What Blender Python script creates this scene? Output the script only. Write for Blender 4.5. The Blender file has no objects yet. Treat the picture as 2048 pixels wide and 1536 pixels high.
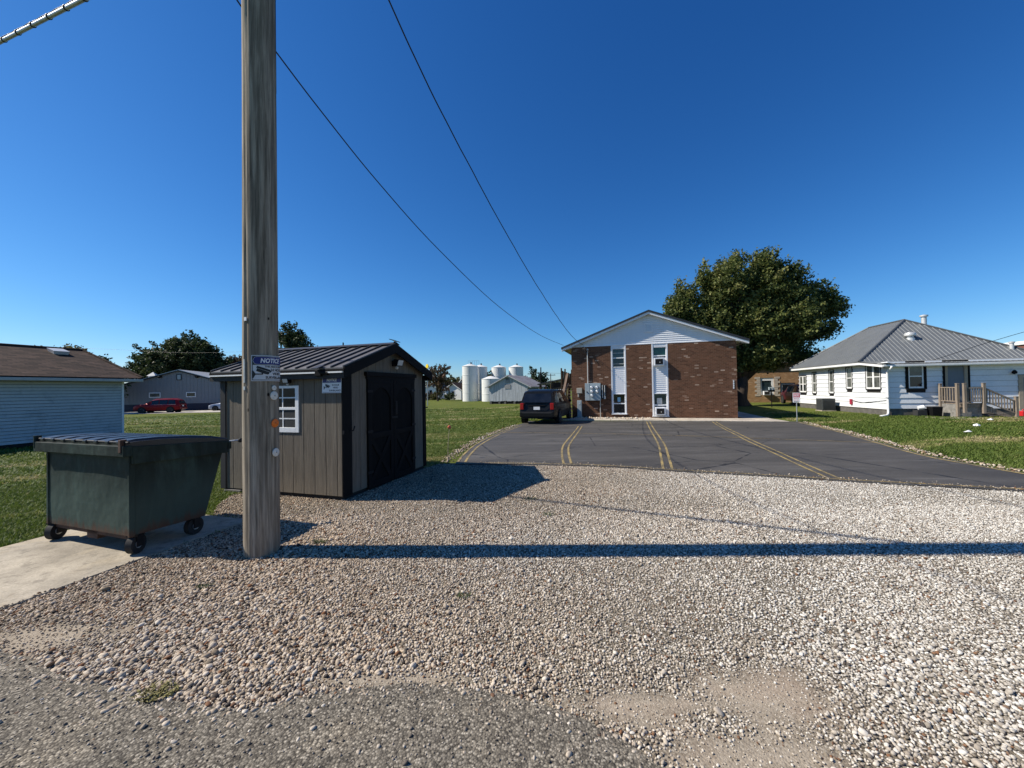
import bpy, bmesh, math, random
import numpy as np
from mathutils import Vector, Matrix, Euler, noise as mnoise
from mathutils.geometry import delaunay_2d_cdt

S = bpy.context.scene
COL = S.collection
R = math.radians
PI = math.pi
random.seed(7)
rng = np.random.default_rng(11)

# ------------------------------------------------------------------ camera, sky, sun, exposure
cam_data = bpy.data.cameras.new('camera')
cam = bpy.data.objects.new('camera', cam_data)
COL.objects.link(cam)
cam_data.sensor_width = 36.0
cam_data.lens = 36.0 * 769.0 / 2048.0
cam_data.clip_start = 0.05
cam_data.clip_end = 3000.0
cam.location = (0, 0, 1.6)
cam.rotation_euler = (Matrix.Rotation(R(90.75), 3, 'X') @ Matrix.Rotation(R(-0.9), 3, 'Z')).to_euler()
S.camera = cam

SUN_ELEV = 43.0
w = bpy.data.worlds.new('World'); S.world = w; w.use_nodes = True
wn = w.node_tree
bg = wn.nodes['Background']
sky = wn.nodes.new('ShaderNodeTexSky')
sky.sky_type = 'NISHITA'; sky.sun_disc = False
sky.sun_elevation = R(SUN_ELEV); sky.sun_rotation = R(270.0)
sky.altitude = 400.0; sky.air_density = 1.0; sky.dust_density = 0.25; sky.ozone_density = 3.0
# deeper, bluer clear-day colour for the whole sky: one response curve per channel, the same in every direction
sep = wn.nodes.new('ShaderNodeSeparateColor'); com = wn.nodes.new('ShaderNodeCombineColor')
wn.links.new(sky.outputs[0], sep.inputs[0])
for ch, (gain, power) in enumerate(((0.324, 1.65), (0.90, 1.22), (1.78, 1.0))):
    pw = wn.nodes.new('ShaderNodeMath'); pw.operation = 'POWER'; pw.inputs[1].default_value = power
    mu = wn.nodes.new('ShaderNodeMath'); mu.operation = 'MULTIPLY'; mu.inputs[1].default_value = gain
    wn.links.new(sep.outputs[ch], pw.inputs[0]); wn.links.new(pw.outputs[0], mu.inputs[0]); wn.links.new(mu.outputs[0], com.inputs[ch])
wn.links.new(com.outputs[0], bg.inputs[0])
bg.inputs[1].default_value = 0.053

sd = bpy.data.lights.new('sun', 'SUN'); sun = bpy.data.objects.new('sun', sd); COL.objects.link(sun)
sd.energy = 5.0; sd.angle = R(0.53); sd.color = (1.0, 0.93, 0.82)
ldir = Vector((math.cos(R(SUN_ELEV)), -0.018, -math.sin(R(SUN_ELEV))))
sun.rotation_euler = ldir.to_track_quat('-Z', 'Y').to_euler()
sun.location = (-20, 0, 20)

S.view_settings.view_transform = 'Standard'
S.view_settings.look = 'None'
S.view_settings.exposure = 0.45
S.view_settings.gamma = 1.0
S.view_settings.use_curve_mapping = False

# ------------------------------------------------------------------ helpers
def ss(a, b, x):
    t = min(1.0, max(0.0, (x - a) / (b - a))); return t * t * (3 - 2 * t)

def gz(x, y):
    L = max(ss(7, -3, x), ss(42, 55, y) * ss(16, 8, x))
    return -0.2 * ss(8, 18, y) - 0.6 * ss(20, 42, y) * L

def gzv(x, y):
    s = lambda a, b, v: (lambda t: t * t * (3 - 2 * t))(np.clip((v - a) / (b - a), 0, 1))
    L = np.maximum(s(7, -3, x), s(42, 55, y) * s(16, 8, x))
    return -0.2 * s(8, 18, y) - 0.6 * s(20, 42, y) * L

def tag(o, label=None, cat=None, group=None, kind=None):
    if label: o['label'] = label
    if cat: o['category'] = cat
    if group: o['group'] = group
    if kind: o['kind'] = kind
    return o

def thing(name, label, cat, loc=(0, 0, 0), rz=0.0, group=None):
    o = bpy.data.objects.new(name, None); COL.objects.link(o)
    o.empty_display_size = 0.2
    o.location = loc; o.rotation_euler = (0, 0, rz)
    return tag(o, label, cat, group)

class MB:
    def __init__(self): self.v = []; self.f = []; self.xf = None
    def add(self, vs, fs):
        n = len(self.v)
        for p in vs:
            self.v.append(tuple(self.xf @ Vector(p)) if self.xf is not None else tuple(p))
        for f in fs: self.f.append(tuple(i + n for i in f))
        return self
    def box(self, x0, x1, y0, y1, z0, z1):
        if x1 < x0: x0, x1 = x1, x0
        if y1 < y0: y0, y1 = y1, y0
        if z1 < z0: z0, z1 = z1, z0
        vs = [(x0, y0, z0), (x1, y0, z0), (x1, y1, z0), (x0, y1, z0), (x0, y0, z1), (x1, y0, z1), (x1, y1, z1), (x0, y1, z1)]
        return self.add(vs, [(0, 3, 2, 1), (4, 5, 6, 7), (0, 1, 5, 4), (1, 2, 6, 5), (2, 3, 7, 6), (3, 0, 4, 7)])
    def hexa(self, b, t):
        """b, t: four bottom and four top points in the same winding (ccw seen from above)"""
        return self.add(list(b) + list(t), [(3, 2, 1, 0), (4, 5, 6, 7), (0, 1, 5, 4), (1, 2, 6, 5), (2, 3, 7, 6), (3, 0, 4, 7)])
    def prism(self, pts, a, b, axis='y'):
        """pts: polygon in the other two axes, extruded from a to b along axis"""
        n = len(pts)
        if axis == 'y': P = lambda p, d: (p[0], d, p[1])
        elif axis == 'x': P = lambda p, d: (d, p[0], p[1])
        else: P = lambda p, d: (p[0], p[1], d)
        vs = [P(p, a) for p in pts] + [P(p, b) for p in pts]
        fs = [tuple(range(n - 1, -1, -1)), tuple(range(n, 2 * n))]
        for i in range(n):
            j = (i + 1) % n; fs.append((i, j, n + j, n + i))
        return self.add(vs, fs)
    def tube(self, pts, r, n=8, cap=True):
        pts = [Vector(p) for p in pts]
        if not isinstance(r, (list, tuple)): r = [r] * len(pts)
        vs = []; fs = []
        up = Vector((0, 0, 1))
        prev = None
        for i, p in enumerate(pts):
            if i == 0: d = pts[1] - p
            elif i == len(pts) - 1: d = p - pts[-2]
            else: d = pts[i + 1] - pts[i - 1]
            d.normalize()
            if prev is None:
                a = d.cross(up if abs(d.z) < 0.95 else Vector((1, 0, 0)))
            else:
                a = prev - d * prev.dot(d)
            if a.length < 1e-6: a = d.cross(Vector((0.3, 0.9, 0.1)))
            a.normalize(); prev = a
            b = d.cross(a)
            for k in range(n):
                t = 2 * PI * k / n
                vs.append(tuple(p + (a * math.cos(t) + b * math.sin(t)) * r[i]))
        for i in range(len(pts) - 1):
            for k in range(n):
                k2 = (k + 1) % n
                fs.append((i * n + k, i * n + k2, (i + 1) * n + k2, (i + 1) * n + k))
        if cap:
            fs.append(tuple(range(n - 1, -1, -1)))
            m = (len(pts) - 1) * n
            fs.append(tuple(range(m, m + n)))
        return self.add(vs, fs)
    def lathe(self, prof, n=24, axis='z', c=(0, 0, 0)):
        """prof: (r, h) pairs"""
        vs = []; fs = []
        for (r, h) in prof:
            for k in range(n):
                t = 2 * PI * k / n
                a, b = r * math.cos(t), r * math.sin(t)
                if axis == 'z': p = (a, b, h)
                elif axis == 'y': p = (a, h, b)
                else: p = (h, a, b)
                vs.append((p[0] + c[0], p[1] + c[1], p[2] + c[2]))
        for i in range(len(prof) - 1):
            for k in range(n):
                k2 = (k + 1) % n
                fs.append((i * n + k, i * n + k2, (i + 1) * n + k2, (i + 1) * n + k))
        fs.append(tuple(range(n - 1, -1, -1)))
        m = (len(prof) - 1) * n
        fs.append(tuple(range(m, m + n)))
        return self.add(vs, fs)
    def build(self, name, mat, parent=None, smooth=False, bevel=0.0, loc=None, recalc=True):
        me = bpy.data.meshes.new(name)
        me.from_pydata(self.v, [], self.f)
        if recalc:
            bm = bmesh.new(); bm.from_mesh(me)
            bmesh.ops.recalc_face_normals(bm, faces=bm.faces)
            bm.to_mesh(me); bm.free()
        if mat is not None: me.materials.append(mat)
        if smooth:
            me.polygons.foreach_set('use_smooth', [True] * len(me.polygons))
        o = bpy.data.objects.new(name, me); COL.objects.link(o)
        if smooth == 'auto':
            m = o.modifiers.new('split', 'EDGE_SPLIT'); m.split_angle = R(38)
        if bevel > 0:
            m = o.modifiers.new('bevel', 'BEVEL'); m.width = bevel; m.segments = 2; m.limit_method = 'ANGLE'; m.angle_limit = R(40)
        if parent is not None: o.parent = parent
        if loc is not None: o.location = loc
        return o

def share(o, name, parent, loc=None, rot=None, scale=None):
    c = o.copy(); c.name = name; COL.objects.link(c); c.parent = parent
    if loc is not None: c.location = loc
    if rot is not None: c.rotation_euler = rot
    if scale is not None: c.scale = scale
    return c

def copy_tree(o, parent=None):
    c = o.copy(); COL.objects.link(c); c.parent = parent
    for ch in list(o.children): copy_tree(ch, c)
    return c

# ------------------------------------------------------------------ materials
class NT:
    def __init__(self, name):
        self.m = bpy.data.materials.new(name); self.m.use_nodes = True
        self.t = self.m.node_tree; self.n = self.t.nodes; self.b = self.n['Principled BSDF']; self.o = self.n['Material Output']
        self.tc = self.n.new('ShaderNodeTexCoord')
    def L(self, a, b): self.t.links.new(a, b)
    def coord(self, scale=(1, 1, 1), rot=(0, 0, 0), kind='Object'):
        mp = self.n.new('ShaderNodeMapping'); mp.inputs['Scale'].default_value = scale; mp.inputs['Rotation'].default_value = rot
        self.L(self.tc.outputs[kind], mp.inputs['Vector']); return mp.outputs[0]
    def world(self, scale=(1, 1, 1), rot=(0, 0, 0)):
        g = self.n.new('ShaderNodeNewGeometry')
        mp = self.n.new('ShaderNodeMapping'); mp.inputs['Scale'].default_value = scale; mp.inputs['Rotation'].default_value = rot
        self.L(g.outputs['Position'], mp.inputs['Vector']); return mp.outputs[0]
    def noise(self, vec, scale=5, detail=4, rough=0.6, dist=0.0):
        n = self.n.new('ShaderNodeTexNoise'); n.inputs['Scale'].default_value = scale; n.inputs['Detail'].default_value = detail
        n.inputs['Roughness'].default_value = rough; n.inputs['Distortion'].default_value = dist
        self.L(vec, n.inputs['Vector']); return n.outputs['Fac']
    def voro(self, vec, scale=5, feature='F1', out='Distance', rnd=1.0):
        n = self.n.new('ShaderNodeTexVoronoi'); n.feature = feature; n.inputs['Scale'].default_value = scale
        n.inputs['Randomness'].default_value = rnd
        self.L(vec, n.inputs['Vector']); return n.outputs[out]
    def ramp(self, fac, stops, interp='LINEAR'):
        r = self.n.new('ShaderNodeValToRGB'); cr = r.color_ramp; cr.interpolation = interp
        while len(cr.elements) < len(stops): cr.elements.new(0.5)
        for e, (p, c) in zip(cr.elements, stops):
            e.position = p; e.color = (c if len(c) == 4 else (*c, 1)) if not isinstance(c, float) else (c, c, c, 1)
        self.L(fac, r.inputs[0]); return r.outputs[0]
    def mix(self, fac, a, b, mode='MIX'):
        m = self.n.new('ShaderNodeMix'); m.data_type = 'RGBA'; m.blend_type = mode
        if isinstance(fac, (int, float)): m.inputs[0].default_value = fac
        else: self.L(fac, m.inputs[0])
        for i, x in ((6, a), (7, b)):
            if isinstance(x, (tuple, list)): m.inputs[i].default_value = (*x, 1) if len(x) == 3 else x
            else: self.L(x, m.inputs[i])
        return m.outputs[2]
    def math(self, op, a, b=None):
        m = self.n.new('ShaderNodeMath'); m.operation = op
        for i, x in ((0, a), (1, b)):
            if x is None: continue
            if isinstance(x, (int, float)): m.inputs[i].default_value = x
            else: self.L(x, m.inputs[i])
        return m.outputs[0]
    def attr(self, name, kind='GEOMETRY', out='Fac'):
        a = self.n.new('ShaderNodeAttribute'); a.attribute_name = name; a.attribute_type = kind
        return a.outputs[out]
    def bump(self, h, strength=0.3, dist=0.01, prev=None):
        b = self.n.new('ShaderNodeBump'); b.inputs['Strength'].default_value = strength; b.inputs['Distance'].default_value = dist
        self.L(h, b.inputs['Height'])
        if prev is not None: self.L(prev, b.inputs['Normal'])
        return b.outputs[0]
    def done(self, col=None, rough=0.7, nrm=None, metal=0.0, spec=0.5, coat=0.0):
        if col is not None:
            if isinstance(col, (tuple, list)): self.b.inputs['Base Color'].default_value = (*col, 1)
            else: self.L(col, self.b.inputs['Base Color'])
        if isinstance(rough, (int, float)): self.b.inputs['Roughness'].default_value = rough
        else: self.L(rough, self.b.inputs['Roughness'])
        if nrm is not None: self.L(nrm, self.b.inputs['Normal'])
        self.b.inputs['Metallic'].default_value = metal
        self.b.inputs['Specular IOR Level'].default_value = spec
        self.b.inputs['Coat Weight'].default_value = coat
        return self.m

def paint(name, c, var=0.18, rough=0.6, scale=3.0, metal=0.0, spec=0.4, bump=0.0, bscale=60, streak=False, dirt=None, dirt_amt=0.5, coat=0.0, fine=0.08):
    """a plain coloured surface with weathering: broad blotches, fine mottling, optional vertical streaks and dirt"""
    n = NT(name)
    v = n.coord((1, 1, 0.25) if streak else (1, 1, 1))
    a = n.noise(v, scale, 6, 0.65)
    f = n.noise(n.coord(), scale * 14, 3, 0.6)
    lo = tuple(x * (1 - var) for x in c); hi = tuple(min(1, x * (1 + var)) for x in c)
    col = n.mix(n.ramp(a, [(0.3, 0.0), (0.7, 1.0)]), lo, hi)
    col = n.mix(n.ramp(f, [(0.35, 0.0), (0.65, 1.0)]), n.mix(1.0, col, (1 - fine,) * 3, 'MULTIPLY'), col)
    if dirt is not None:
        d = n.noise(v, scale * 1.7, 8, 0.7, 0.4)
        col = n.mix(n.math('MULTIPLY', n.ramp(d, [(0.52, 0.0), (0.72, 1.0)]), dirt_amt), col, dirt)
    nrm = None
    if bump > 0: nrm = n.bump(n.noise(n.coord(), bscale, 4, 0.6), bump, 0.01)
    rr = n.math('ADD', rough - 0.08, n.math('MULTIPLY', f, 0.16))
    return n.done(col, rr, nrm, metal, spec, coat)

MAT = {}
MAT['white'] = paint('white_paint', (0.80, 0.80, 0.78), 0.05, 0.55, dirt=(0.45, 0.43, 0.38), dirt_amt=0.25)
MAT['vinyl'] = paint('white_vinyl', (0.78, 0.79, 0.80), 0.04, 0.45, dirt=(0.5, 0.5, 0.46), dirt_amt=0.15, streak=True)
MAT['black'] = paint('black_paint', (0.007, 0.007, 0.0075), 0.3, 0.7, spec=0.12)
MAT['black_metal'] = paint('black_metal', (0.012, 0.012, 0.013), 0.3, 0.6, spec=0.2)
MAT['galv'] = paint('galvanised_steel', (0.42, 0.44, 0.45), 0.2, 0.42, metal=0.6, scale=8)
MAT['boxgrey'] = paint('grey_enamel', (0.36, 0.42, 0.43), 0.1, 0.45, streak=True, dirt=(0.2, 0.18, 0.15), dirt_amt=0.3)
MAT['lightgrey'] = paint('light_grey_plastic', (0.5, 0.5, 0.47), 0.1, 0.5)
MAT['rubber'] = paint('rubber', (0.018, 0.018, 0.018), 0.3, 0.8)
MAT['steel'] = paint('wheel_steel', (0.45, 0.46, 0.47), 0.2, 0.3, metal=0.8)
MAT['chrome'] = paint('bright_metal', (0.6, 0.6, 0.6), 0.1, 0.18, metal=1.0)
MAT['concrete_grey'] = paint('grey_block', (0.115, 0.108, 0.098), 0.3, 0.9, bump=0.4, bscale=25, dirt=(0.07, 0.065, 0.06), dirt_amt=0.6)
MAT['orange'] = paint('orange_reflector', (0.75, 0.16, 0.01), 0.06, 0.35)
MAT['whitedisc'] = paint('white_reflector', (0.6, 0.6, 0.55), 0.06, 0.4)
MAT['tancream'] = paint('cream_trim', (0.36, 0.30, 0.22), 0.1, 0.6, dirt=(0.2, 0.17, 0.13))
MAT['blue_ink'] = paint('sign_blue', (0.012, 0.014, 0.14), 0.05, 0.4)
MAT['black_ink'] = paint('sign_black', (0.012, 0.012, 0.014), 0.05, 0.45)
MAT['sign_white'] = paint('sign_white', (0.55, 0.56, 0.57), 0.06, 0.4)
MAT['sign_white2'] = paint('sign_face', (0.70, 0.71, 0.72), 0.05, 0.4)
MAT['sign_red'] = paint('sign_red', (0.38, 0.03, 0.06), 0.08, 0.45)
MAT['red_plastic'] = paint('red_plastic', (0.55, 0.02, 0.025), 0.1, 0.4)
MAT['yellow'] = paint('yellow_sign', (0.85, 0.62, 0.02), 0.05, 0.4)
MAT['pinkorange'] = paint('faded_orange', (0.75, 0.16, 0.08), 0.08, 0.5)

def glass(name, c=(0.012, 0.015, 0.018), rough=0.03, streaks=False):
    n = NT(name)
    v = n.noise(n.coord(), 2.0, 3)
    col = n.mix(n.ramp(v, [(0.35, 0.0), (0.7, 1.0)]), tuple(x * 0.6 for x in c), tuple(x * 1.6 for x in c))
    nr = n.bump(n.noise(n.coord(), 1.5, 2), 0.05, 0.02)
    return n.done(col, rough, nr, 0.0, 0.6)
MAT['glass'] = glass('window_glass')
MAT['glass_blind'] = glass('window_glass_blind', (0.09, 0.095, 0.085), 0.06)
MAT['glass_green'] = glass('window_glass_green', (0.012, 0.05, 0.04), 0.06)
MAT['glass_teal'] = glass('window_glass_teal', (0.03, 0.05, 0.055), 0.05)
MAT['carglass'] = glass('car_glass', (0.008, 0.009, 0.011), 0.02)

# weathered pole wood
def pole_mat():
    n = NT('weathered_pole_wood')
    v = n.coord((1, 1, 0.045))
    a = n.noise(v, 26, 6, 0.7, 0.3)
    b = n.noise(n.coord((1, 1, 0.12)), 6, 4, 0.6, 0.5)
    crack = n.voro(n.coord((1, 1, 0.02)), 34, 'DISTANCE_TO_EDGE')
    ck = n.ramp(crack, [(0.0, 0.0), (0.07, 1.0)])
    gate = n.ramp(n.noise(n.coord((1, 1, 0.15)), 4.0, 3), [(0.62, 1.0), (0.74, 0.0)])
    ck = n.math('MAXIMUM', ck, gate)
    base = n.ramp(a, [(0.27, (0.060, 0.052, 0.044)), (0.48, (0.215, 0.193, 0.165)), (0.72, (0.46, 0.425, 0.375))])
    tone = n.ramp(b, [(0.3, (0.74, 0.70, 0.62)), (0.7, (1.14, 1.07, 0.94))])
    col = n.mix(1.0, base, tone, 'MULTIPLY')
    col = n.mix(ck, (0.018, 0.014, 0.011), col)
    # small knots and staple holes
    k = n.voro(n.coord((1, 1, 0.55)), 4.6)
    kk = n.ramp(k, [(0.035, 0.0), (0.06, 1.0)])
    col = n.mix(kk, (0.02, 0.015, 0.012), col)
    h = n.math('ADD', n.math('MULTIPLY', a, 0.5), ck)
    nr = n.bump(h, 0.8, 0.008)
    return n.done(col, 0.9, nr, 0, 0.2)
MAT['pole'] = pole_mat()

def plank_mat(name, c, grain=0.5, axis='z', scale=18, bump=0.6, dark=0.45):
    n = NT(name)
    sc = {'z': (1, 1, 0.06), 'x': (0.06, 1, 1), 'y': (1, 0.06, 1)}[axis]
    a = n.noise(n.coord(sc), scale, 7, 0.72, 0.6)
    f = n.noise(n.coord(sc), scale * 6, 3, 0.6)
    lo = tuple(x * dark for x in c); hi = tuple(min(1, x * 1.25) for x in c)
    col = n.mix(n.ramp(a, [(0.32, 0.0), (0.62, 1.0)]), lo, hi)
    col = n.mix(n.math('MULTIPLY', n.ramp(f, [(0.45, 0.0), (0.62, 1.0)]), grain), col, tuple(x * dark for x in c))
    nr = n.bump(n.math('ADD', a, n.math('MULTIPLY', f, 0.4)), bump, 0.006)
    return n.done(col, 0.8, nr, 0, 0.25)
def splash(m, z0, z1, c):
    t = m.node_tree; b = t.nodes['Principled BSDF']; src = b.inputs['Base Color'].links[0].from_socket
    tc = t.nodes.new('ShaderNodeTexCoord'); sp = t.nodes.new('ShaderNodeSeparateXYZ'); t.links.new(tc.outputs['Object'], sp.inputs[0])
    nz = t.nodes.new('ShaderNodeTexNoise'); nz.inputs['Scale'].default_value = 9; nz.inputs['Detail'].default_value = 6; t.links.new(tc.outputs['Object'], nz.inputs['Vector'])
    ad = t.nodes.new('ShaderNodeMath'); ad.operation = 'MULTIPLY_ADD'; t.links.new(nz.outputs['Fac'], ad.inputs[0]); ad.inputs[1].default_value = 0.30; t.links.new(sp.outputs[2], ad.inputs[2])
    mr = t.nodes.new('ShaderNodeMapRange'); mr.inputs['From Min'].default_value = z0 + 0.15; mr.inputs['From Max'].default_value = z1 + 0.15; mr.inputs['To Min'].default_value = 0.55; mr.inputs['To Max'].default_value = 0.0
    t.links.new(ad.outputs[0], mr.inputs['Value'])
    mx = t.nodes.new('ShaderNodeMix'); mx.data_type = 'RGBA'; t.links.new(mr.outputs[0], mx.inputs[0]); t.links.new(src, mx.inputs[6]); mx.inputs[7].default_value = (*c, 1)
    t.links.new(mx.outputs[2], b.inputs['Base Color'])
MAT['shed_siding'] = plank_mat('embossed_taupe_siding', (0.140, 0.120, 0.093), 0.3, 'z', 26, 1.0, 0.7)
splash(MAT['shed_siding'], 0.05, 0.40, (0.20, 0.165, 0.12))
MAT['deck_wood'] = plank_mat('grey_deck_wood', (0.27, 0.22, 0.17), 0.4, 'z', 22)
MAT['brown_wood'] = plank_mat('brown_fence_wood', (0.10, 0.068, 0.042), 0.4, 'z', 18)
MAT['pale_wood'] = plank_mat('pale_plank', (0.52, 0.38, 0.28), 0.3, 'z', 18)
MAT['barn_wood'] = plank_mat('silvered_barn_wood', (0.42, 0.44, 0.46), 0.45, 'z', 6, 0.5, 0.6)

def brick_mat(name, ca, cb, clight, mortar, bw=0.215, bh=0.0765, frac=0.94):
    n = NT(name)
    sp = n.n.new('ShaderNodeSeparateXYZ'); n.L(n.tc.outputs['Object'], sp.inputs[0])
    cb_ = n.n.new('ShaderNodeCombineXYZ')
    n.L(n.math('ADD', sp.outputs[0], sp.outputs[1]), cb_.inputs[0]); n.L(sp.outputs[2], cb_.inputs[1])
    bt = n.n.new('ShaderNodeTexBrick')
    bt.inputs['Scale'].default_value = 1.0; bt.inputs['Brick Width'].default_value = bw; bt.inputs['Row Height'].default_value = bh
    bt.inputs['Mortar Size'].default_value = 0.005; bt.inputs['Mortar Smooth'].default_value = 0.15; bt.inputs['Bias'].default_value = 0.0
    bt.inputs['Color1'].default_value = (0, 0, 0, 1); bt.inputs['Color2'].default_value = (1, 1, 1, 1); bt.inputs['Mortar'].default_value = (0.5, 0.5, 0.5, 1)
    n.L(cb_.outputs[0], bt.inputs['Vector'])
    mid = tuple((x + y) / 2 for x, y in zip(ca, cb))
    col = n.ramp(bt.outputs['Color'], [(0.0, ca), (0.35, mid), (frac - 0.06, cb), (frac, clight), (1.0, tuple(x * 1.15 for x in clight))])
    nz = n.noise(n.coord(), 1.3, 5)
    col = n.mix(1.0, col, n.ramp(nz, [(0.3, (0.78, 0.78, 0.8)), (0.7, (1.15, 1.12, 1.1))]), 'MULTIPLY')
    fz = n.noise(n.coord(), 60, 3)
    col = n.mix(1.0, col, n.ramp(fz, [(0.3, (0.85, 0.85, 0.85)), (0.7, (1.1, 1.1, 1.1))]), 'MULTIPLY')
    col = n.mix(bt.outputs['Fac'], col, mortar)
    h = n.math('SUBTRACT', n.math('MULTIPLY', fz, 0.25), bt.outputs['Fac'])
    # single bricks stand proud or back a little
    h = n.math('ADD', h, n.math('MULTIPLY', bt.outputs['Color'], 0.5))
    return n.done(col, 0.85, n.bump(h, 0.7, 0.008), 0, 0.2)
MAT['brick'] = brick_mat('dark_red_brown_brick', (0.098, 0.045, 0.025), (0.165, 0.078, 0.044), (0.40, 0.29, 0.21), (0.17, 0.115, 0.080), frac=0.992)
MAT['tan_brick'] = brick_mat('tan_brick', (0.30, 0.165, 0.075), (0.38, 0.22, 0.105), (0.42, 0.27, 0.15), (0.30, 0.22, 0.14))
MAT['red_brick'] = brick_mat('red_brick', (0.16, 0.06, 0.045), (0.25, 0.10, 0.07), (0.3, 0.16, 0.11), (0.2, 0.15, 0.12))

def shingle_mat():
    n = NT('brown_asphalt_shingle')
    v = n.coord()
    bt = n.n.new('ShaderNodeTexBrick'); bt.inputs['Scale'].default_value = 1.0
    bt.inputs['Brick Width'].default_value = 0.3; bt.inputs['Row Height'].default_value = 0.14; bt.inputs['Mortar Size'].default_value = 0.006
    bt.inputs['Color1'].default_value = (0.030, 0.020, 0.016, 1); bt.inputs['Color2'].default_value = (0.085, 0.055, 0.042, 1); bt.inputs['Mortar'].default_value = (0.012, 0.009, 0.008, 1)
    n.L(v, bt.inputs['Vector'])
    col = n.mix(1.0, bt.outputs['Color'], n.ramp(n.noise(n.coord(), 1.1, 4), [(0.3, (0.7, 0.7, 0.7)), (0.7, (1.25, 1.2, 1.15))]), 'MULTIPLY')
    fz = n.noise(n.coord(), 90, 3)
    col = n.mix(1.0, col, n.ramp(fz, [(0.3, (0.7, 0.7, 0.7)), (0.7, (1.25, 1.25, 1.25))]), 'MULTIPLY')
    return n.done(col, 0.92, n.bump(n.math('SUBTRACT', n.math('MULTIPLY', fz, 0.3), bt.outputs['Fac']), 0.6, 0.01), 0, 0.15)
MAT['shingle'] = shingle_mat()
MAT['dark_roof'] = paint('charcoal_metal_roof', (0.045, 0.045, 0.048), 0.15, 0.42, metal=0.2, scale=2)
MAT['shed_roof'] = paint('charcoal_shed_roof', (0.125, 0.118, 0.113), 0.15, 0.5, metal=0.1, scale=2.5, streak=True)
MAT['grey_roof'] = paint('grey_metal_roof', (0.17, 0.18, 0.18), 0.1, 0.42, metal=0.25, scale=1.5, dirt=(0.17, 0.15, 0.13), dirt_amt=0.3)
MAT['grey_rib'] = paint('grey_metal_rib', (0.235, 0.245, 0.245), 0.1, 0.42, metal=0.3, scale=1.5)
MAT['house_white'] = paint('white_siding_paint', (0.74, 0.76, 0.77), 0.06, 0.6, scale=1.2, dirt=(0.48, 0.5, 0.5), dirt_amt=0.35, bump=0.15, bscale=40)
MAT['garage_white'] = paint('shaded_weathered_siding', (0.46, 0.50, 0.50), 0.06, 0.55, scale=1.0, dirt=(0.10, 0.11, 0.11), dirt_amt=0.45)  # white greyed to put the wall's shade into the colour; blotches are wear
MAT['grey_metal_wall'] = paint('grey_metal_wall', (0.23, 0.235, 0.25), 0.06, 0.45, scale=0.6, metal=0.1)
MAT['navy_metal'] = paint('navy_wainscot', (0.022, 0.028, 0.055), 0.1, 0.45)
MAT['rust_roof'] = paint('rusty_tin_roof', (0.30, 0.27, 0.25), 0.2, 0.6, scale=0.7, dirt=(0.22, 0.085, 0.045), dirt_amt=0.95, streak=True)
MAT['silo'] = paint('silo_white', (0.72, 0.72, 0.68), 0.06, 0.5, scale=0.5, dirt=(0.45, 0.42, 0.35), dirt_amt=0.35, streak=True)
MAT['soffit'] = paint('soffit_tan', (0.45, 0.41, 0.34), 0.06, 0.6)
MAT['lid'] = paint('black_lid_plastic', (0.02, 0.021, 0.024), 0.25, 0.36, scale=4)

def dumpster_mat():
    n = NT('dumpster_green_paint')
    v = n.coord((1, 1, 0.3))
    a = n.noise(v, 3.2, 8, 0.72, 0.5)
    b = n.noise(n.coord((1, 1, 0.12)), 14, 5, 0.7)
    base = n.ramp(a, [(0.30, (0.005, 0.008, 0.007)), (0.5, (0.014, 0.024, 0.019)), (0.66, (0.040, 0.066, 0.054))])
    base = n.mix(n.math('MULTIPLY', n.ramp(b, [(0.5, 0.0), (0.66, 1.0)]), 0.45), base, (0.025, 0.034, 0.03))
    sp = n.n.new('ShaderNodeSeparateXYZ'); n.L(n.tc.outputs['Object'], sp.inputs[0])
    # worn, washed-out lower half of the panel; rust along the foot
    low = n.ramp(n.math('ADD', sp.outputs[2], n.math('MULTIPLY', n.math('SUBTRACT', a, 0.5), 0.5)), [(0.45, 1.0), (0.8, 0.0)])
    base = n.mix(n.math('MULTIPLY', low, 0.55), base, (0.062, 0.096, 0.080))
    ru = n.ramp(n.math('ADD', sp.outputs[2], n.math('MULTIPLY', n.math('SUBTRACT', b, 0.5), 0.35)), [(0.20, 1.0), (0.28, 0.0)])
    base = n.mix(n.math('MULTIPLY', ru, 0.75), base, (0.085, 0.038, 0.022))
    nr = n.bump(n.noise(n.coord(), 2.2, 3), 0.5, 0.05)
    nr = n.bump(b, 0.15, 0.004, nr)
    return n.done(base, n.math('ADD', 0.50, n.math('MULTIPLY', a, 0.35)), nr, 0.0, 0.2)
MAT['dumpster'] = dumpster_mat()

def leaf_mat(name, cols, trans=0.3):
    n = NT(name)
    t = n.attr('tint')
    st = [(i / (len(cols) - 1), c) for i, c in enumerate(cols)]
    col = n.ramp(t, st)
    n.done(col, 0.6, None, 0, 0.25)
    tr = n.n.new('ShaderNodeBsdfTranslucent'); n.L(col, tr.inputs[0])
    mx = n.n.new('ShaderNodeMixShader'); mx.inputs[0].default_value = trans
    n.L(n.b.outputs[0], mx.inputs[1]); n.L(tr.outputs[0], mx.inputs[2]); n.L(mx.outputs[0], n.o.inputs[0])
    return n.m
MAT['leaf'] = leaf_mat('maple_leaves', [(0.022, 0.036, 0.010), (0.066, 0.092, 0.024), (0.145, 0.165, 0.045), (0.24, 0.23, 0.080)])
MAT['leaf_dark'] = leaf_mat('dark_leaves', [(0.02, 0.032, 0.014), (0.045, 0.065, 0.024), (0.08, 0.098, 0.04)])
MAT['leaf_olive'] = leaf_mat('olive_leaves', [(0.05, 0.055, 0.018), (0.10, 0.10, 0.035), (0.16, 0.14, 0.05)])
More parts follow.
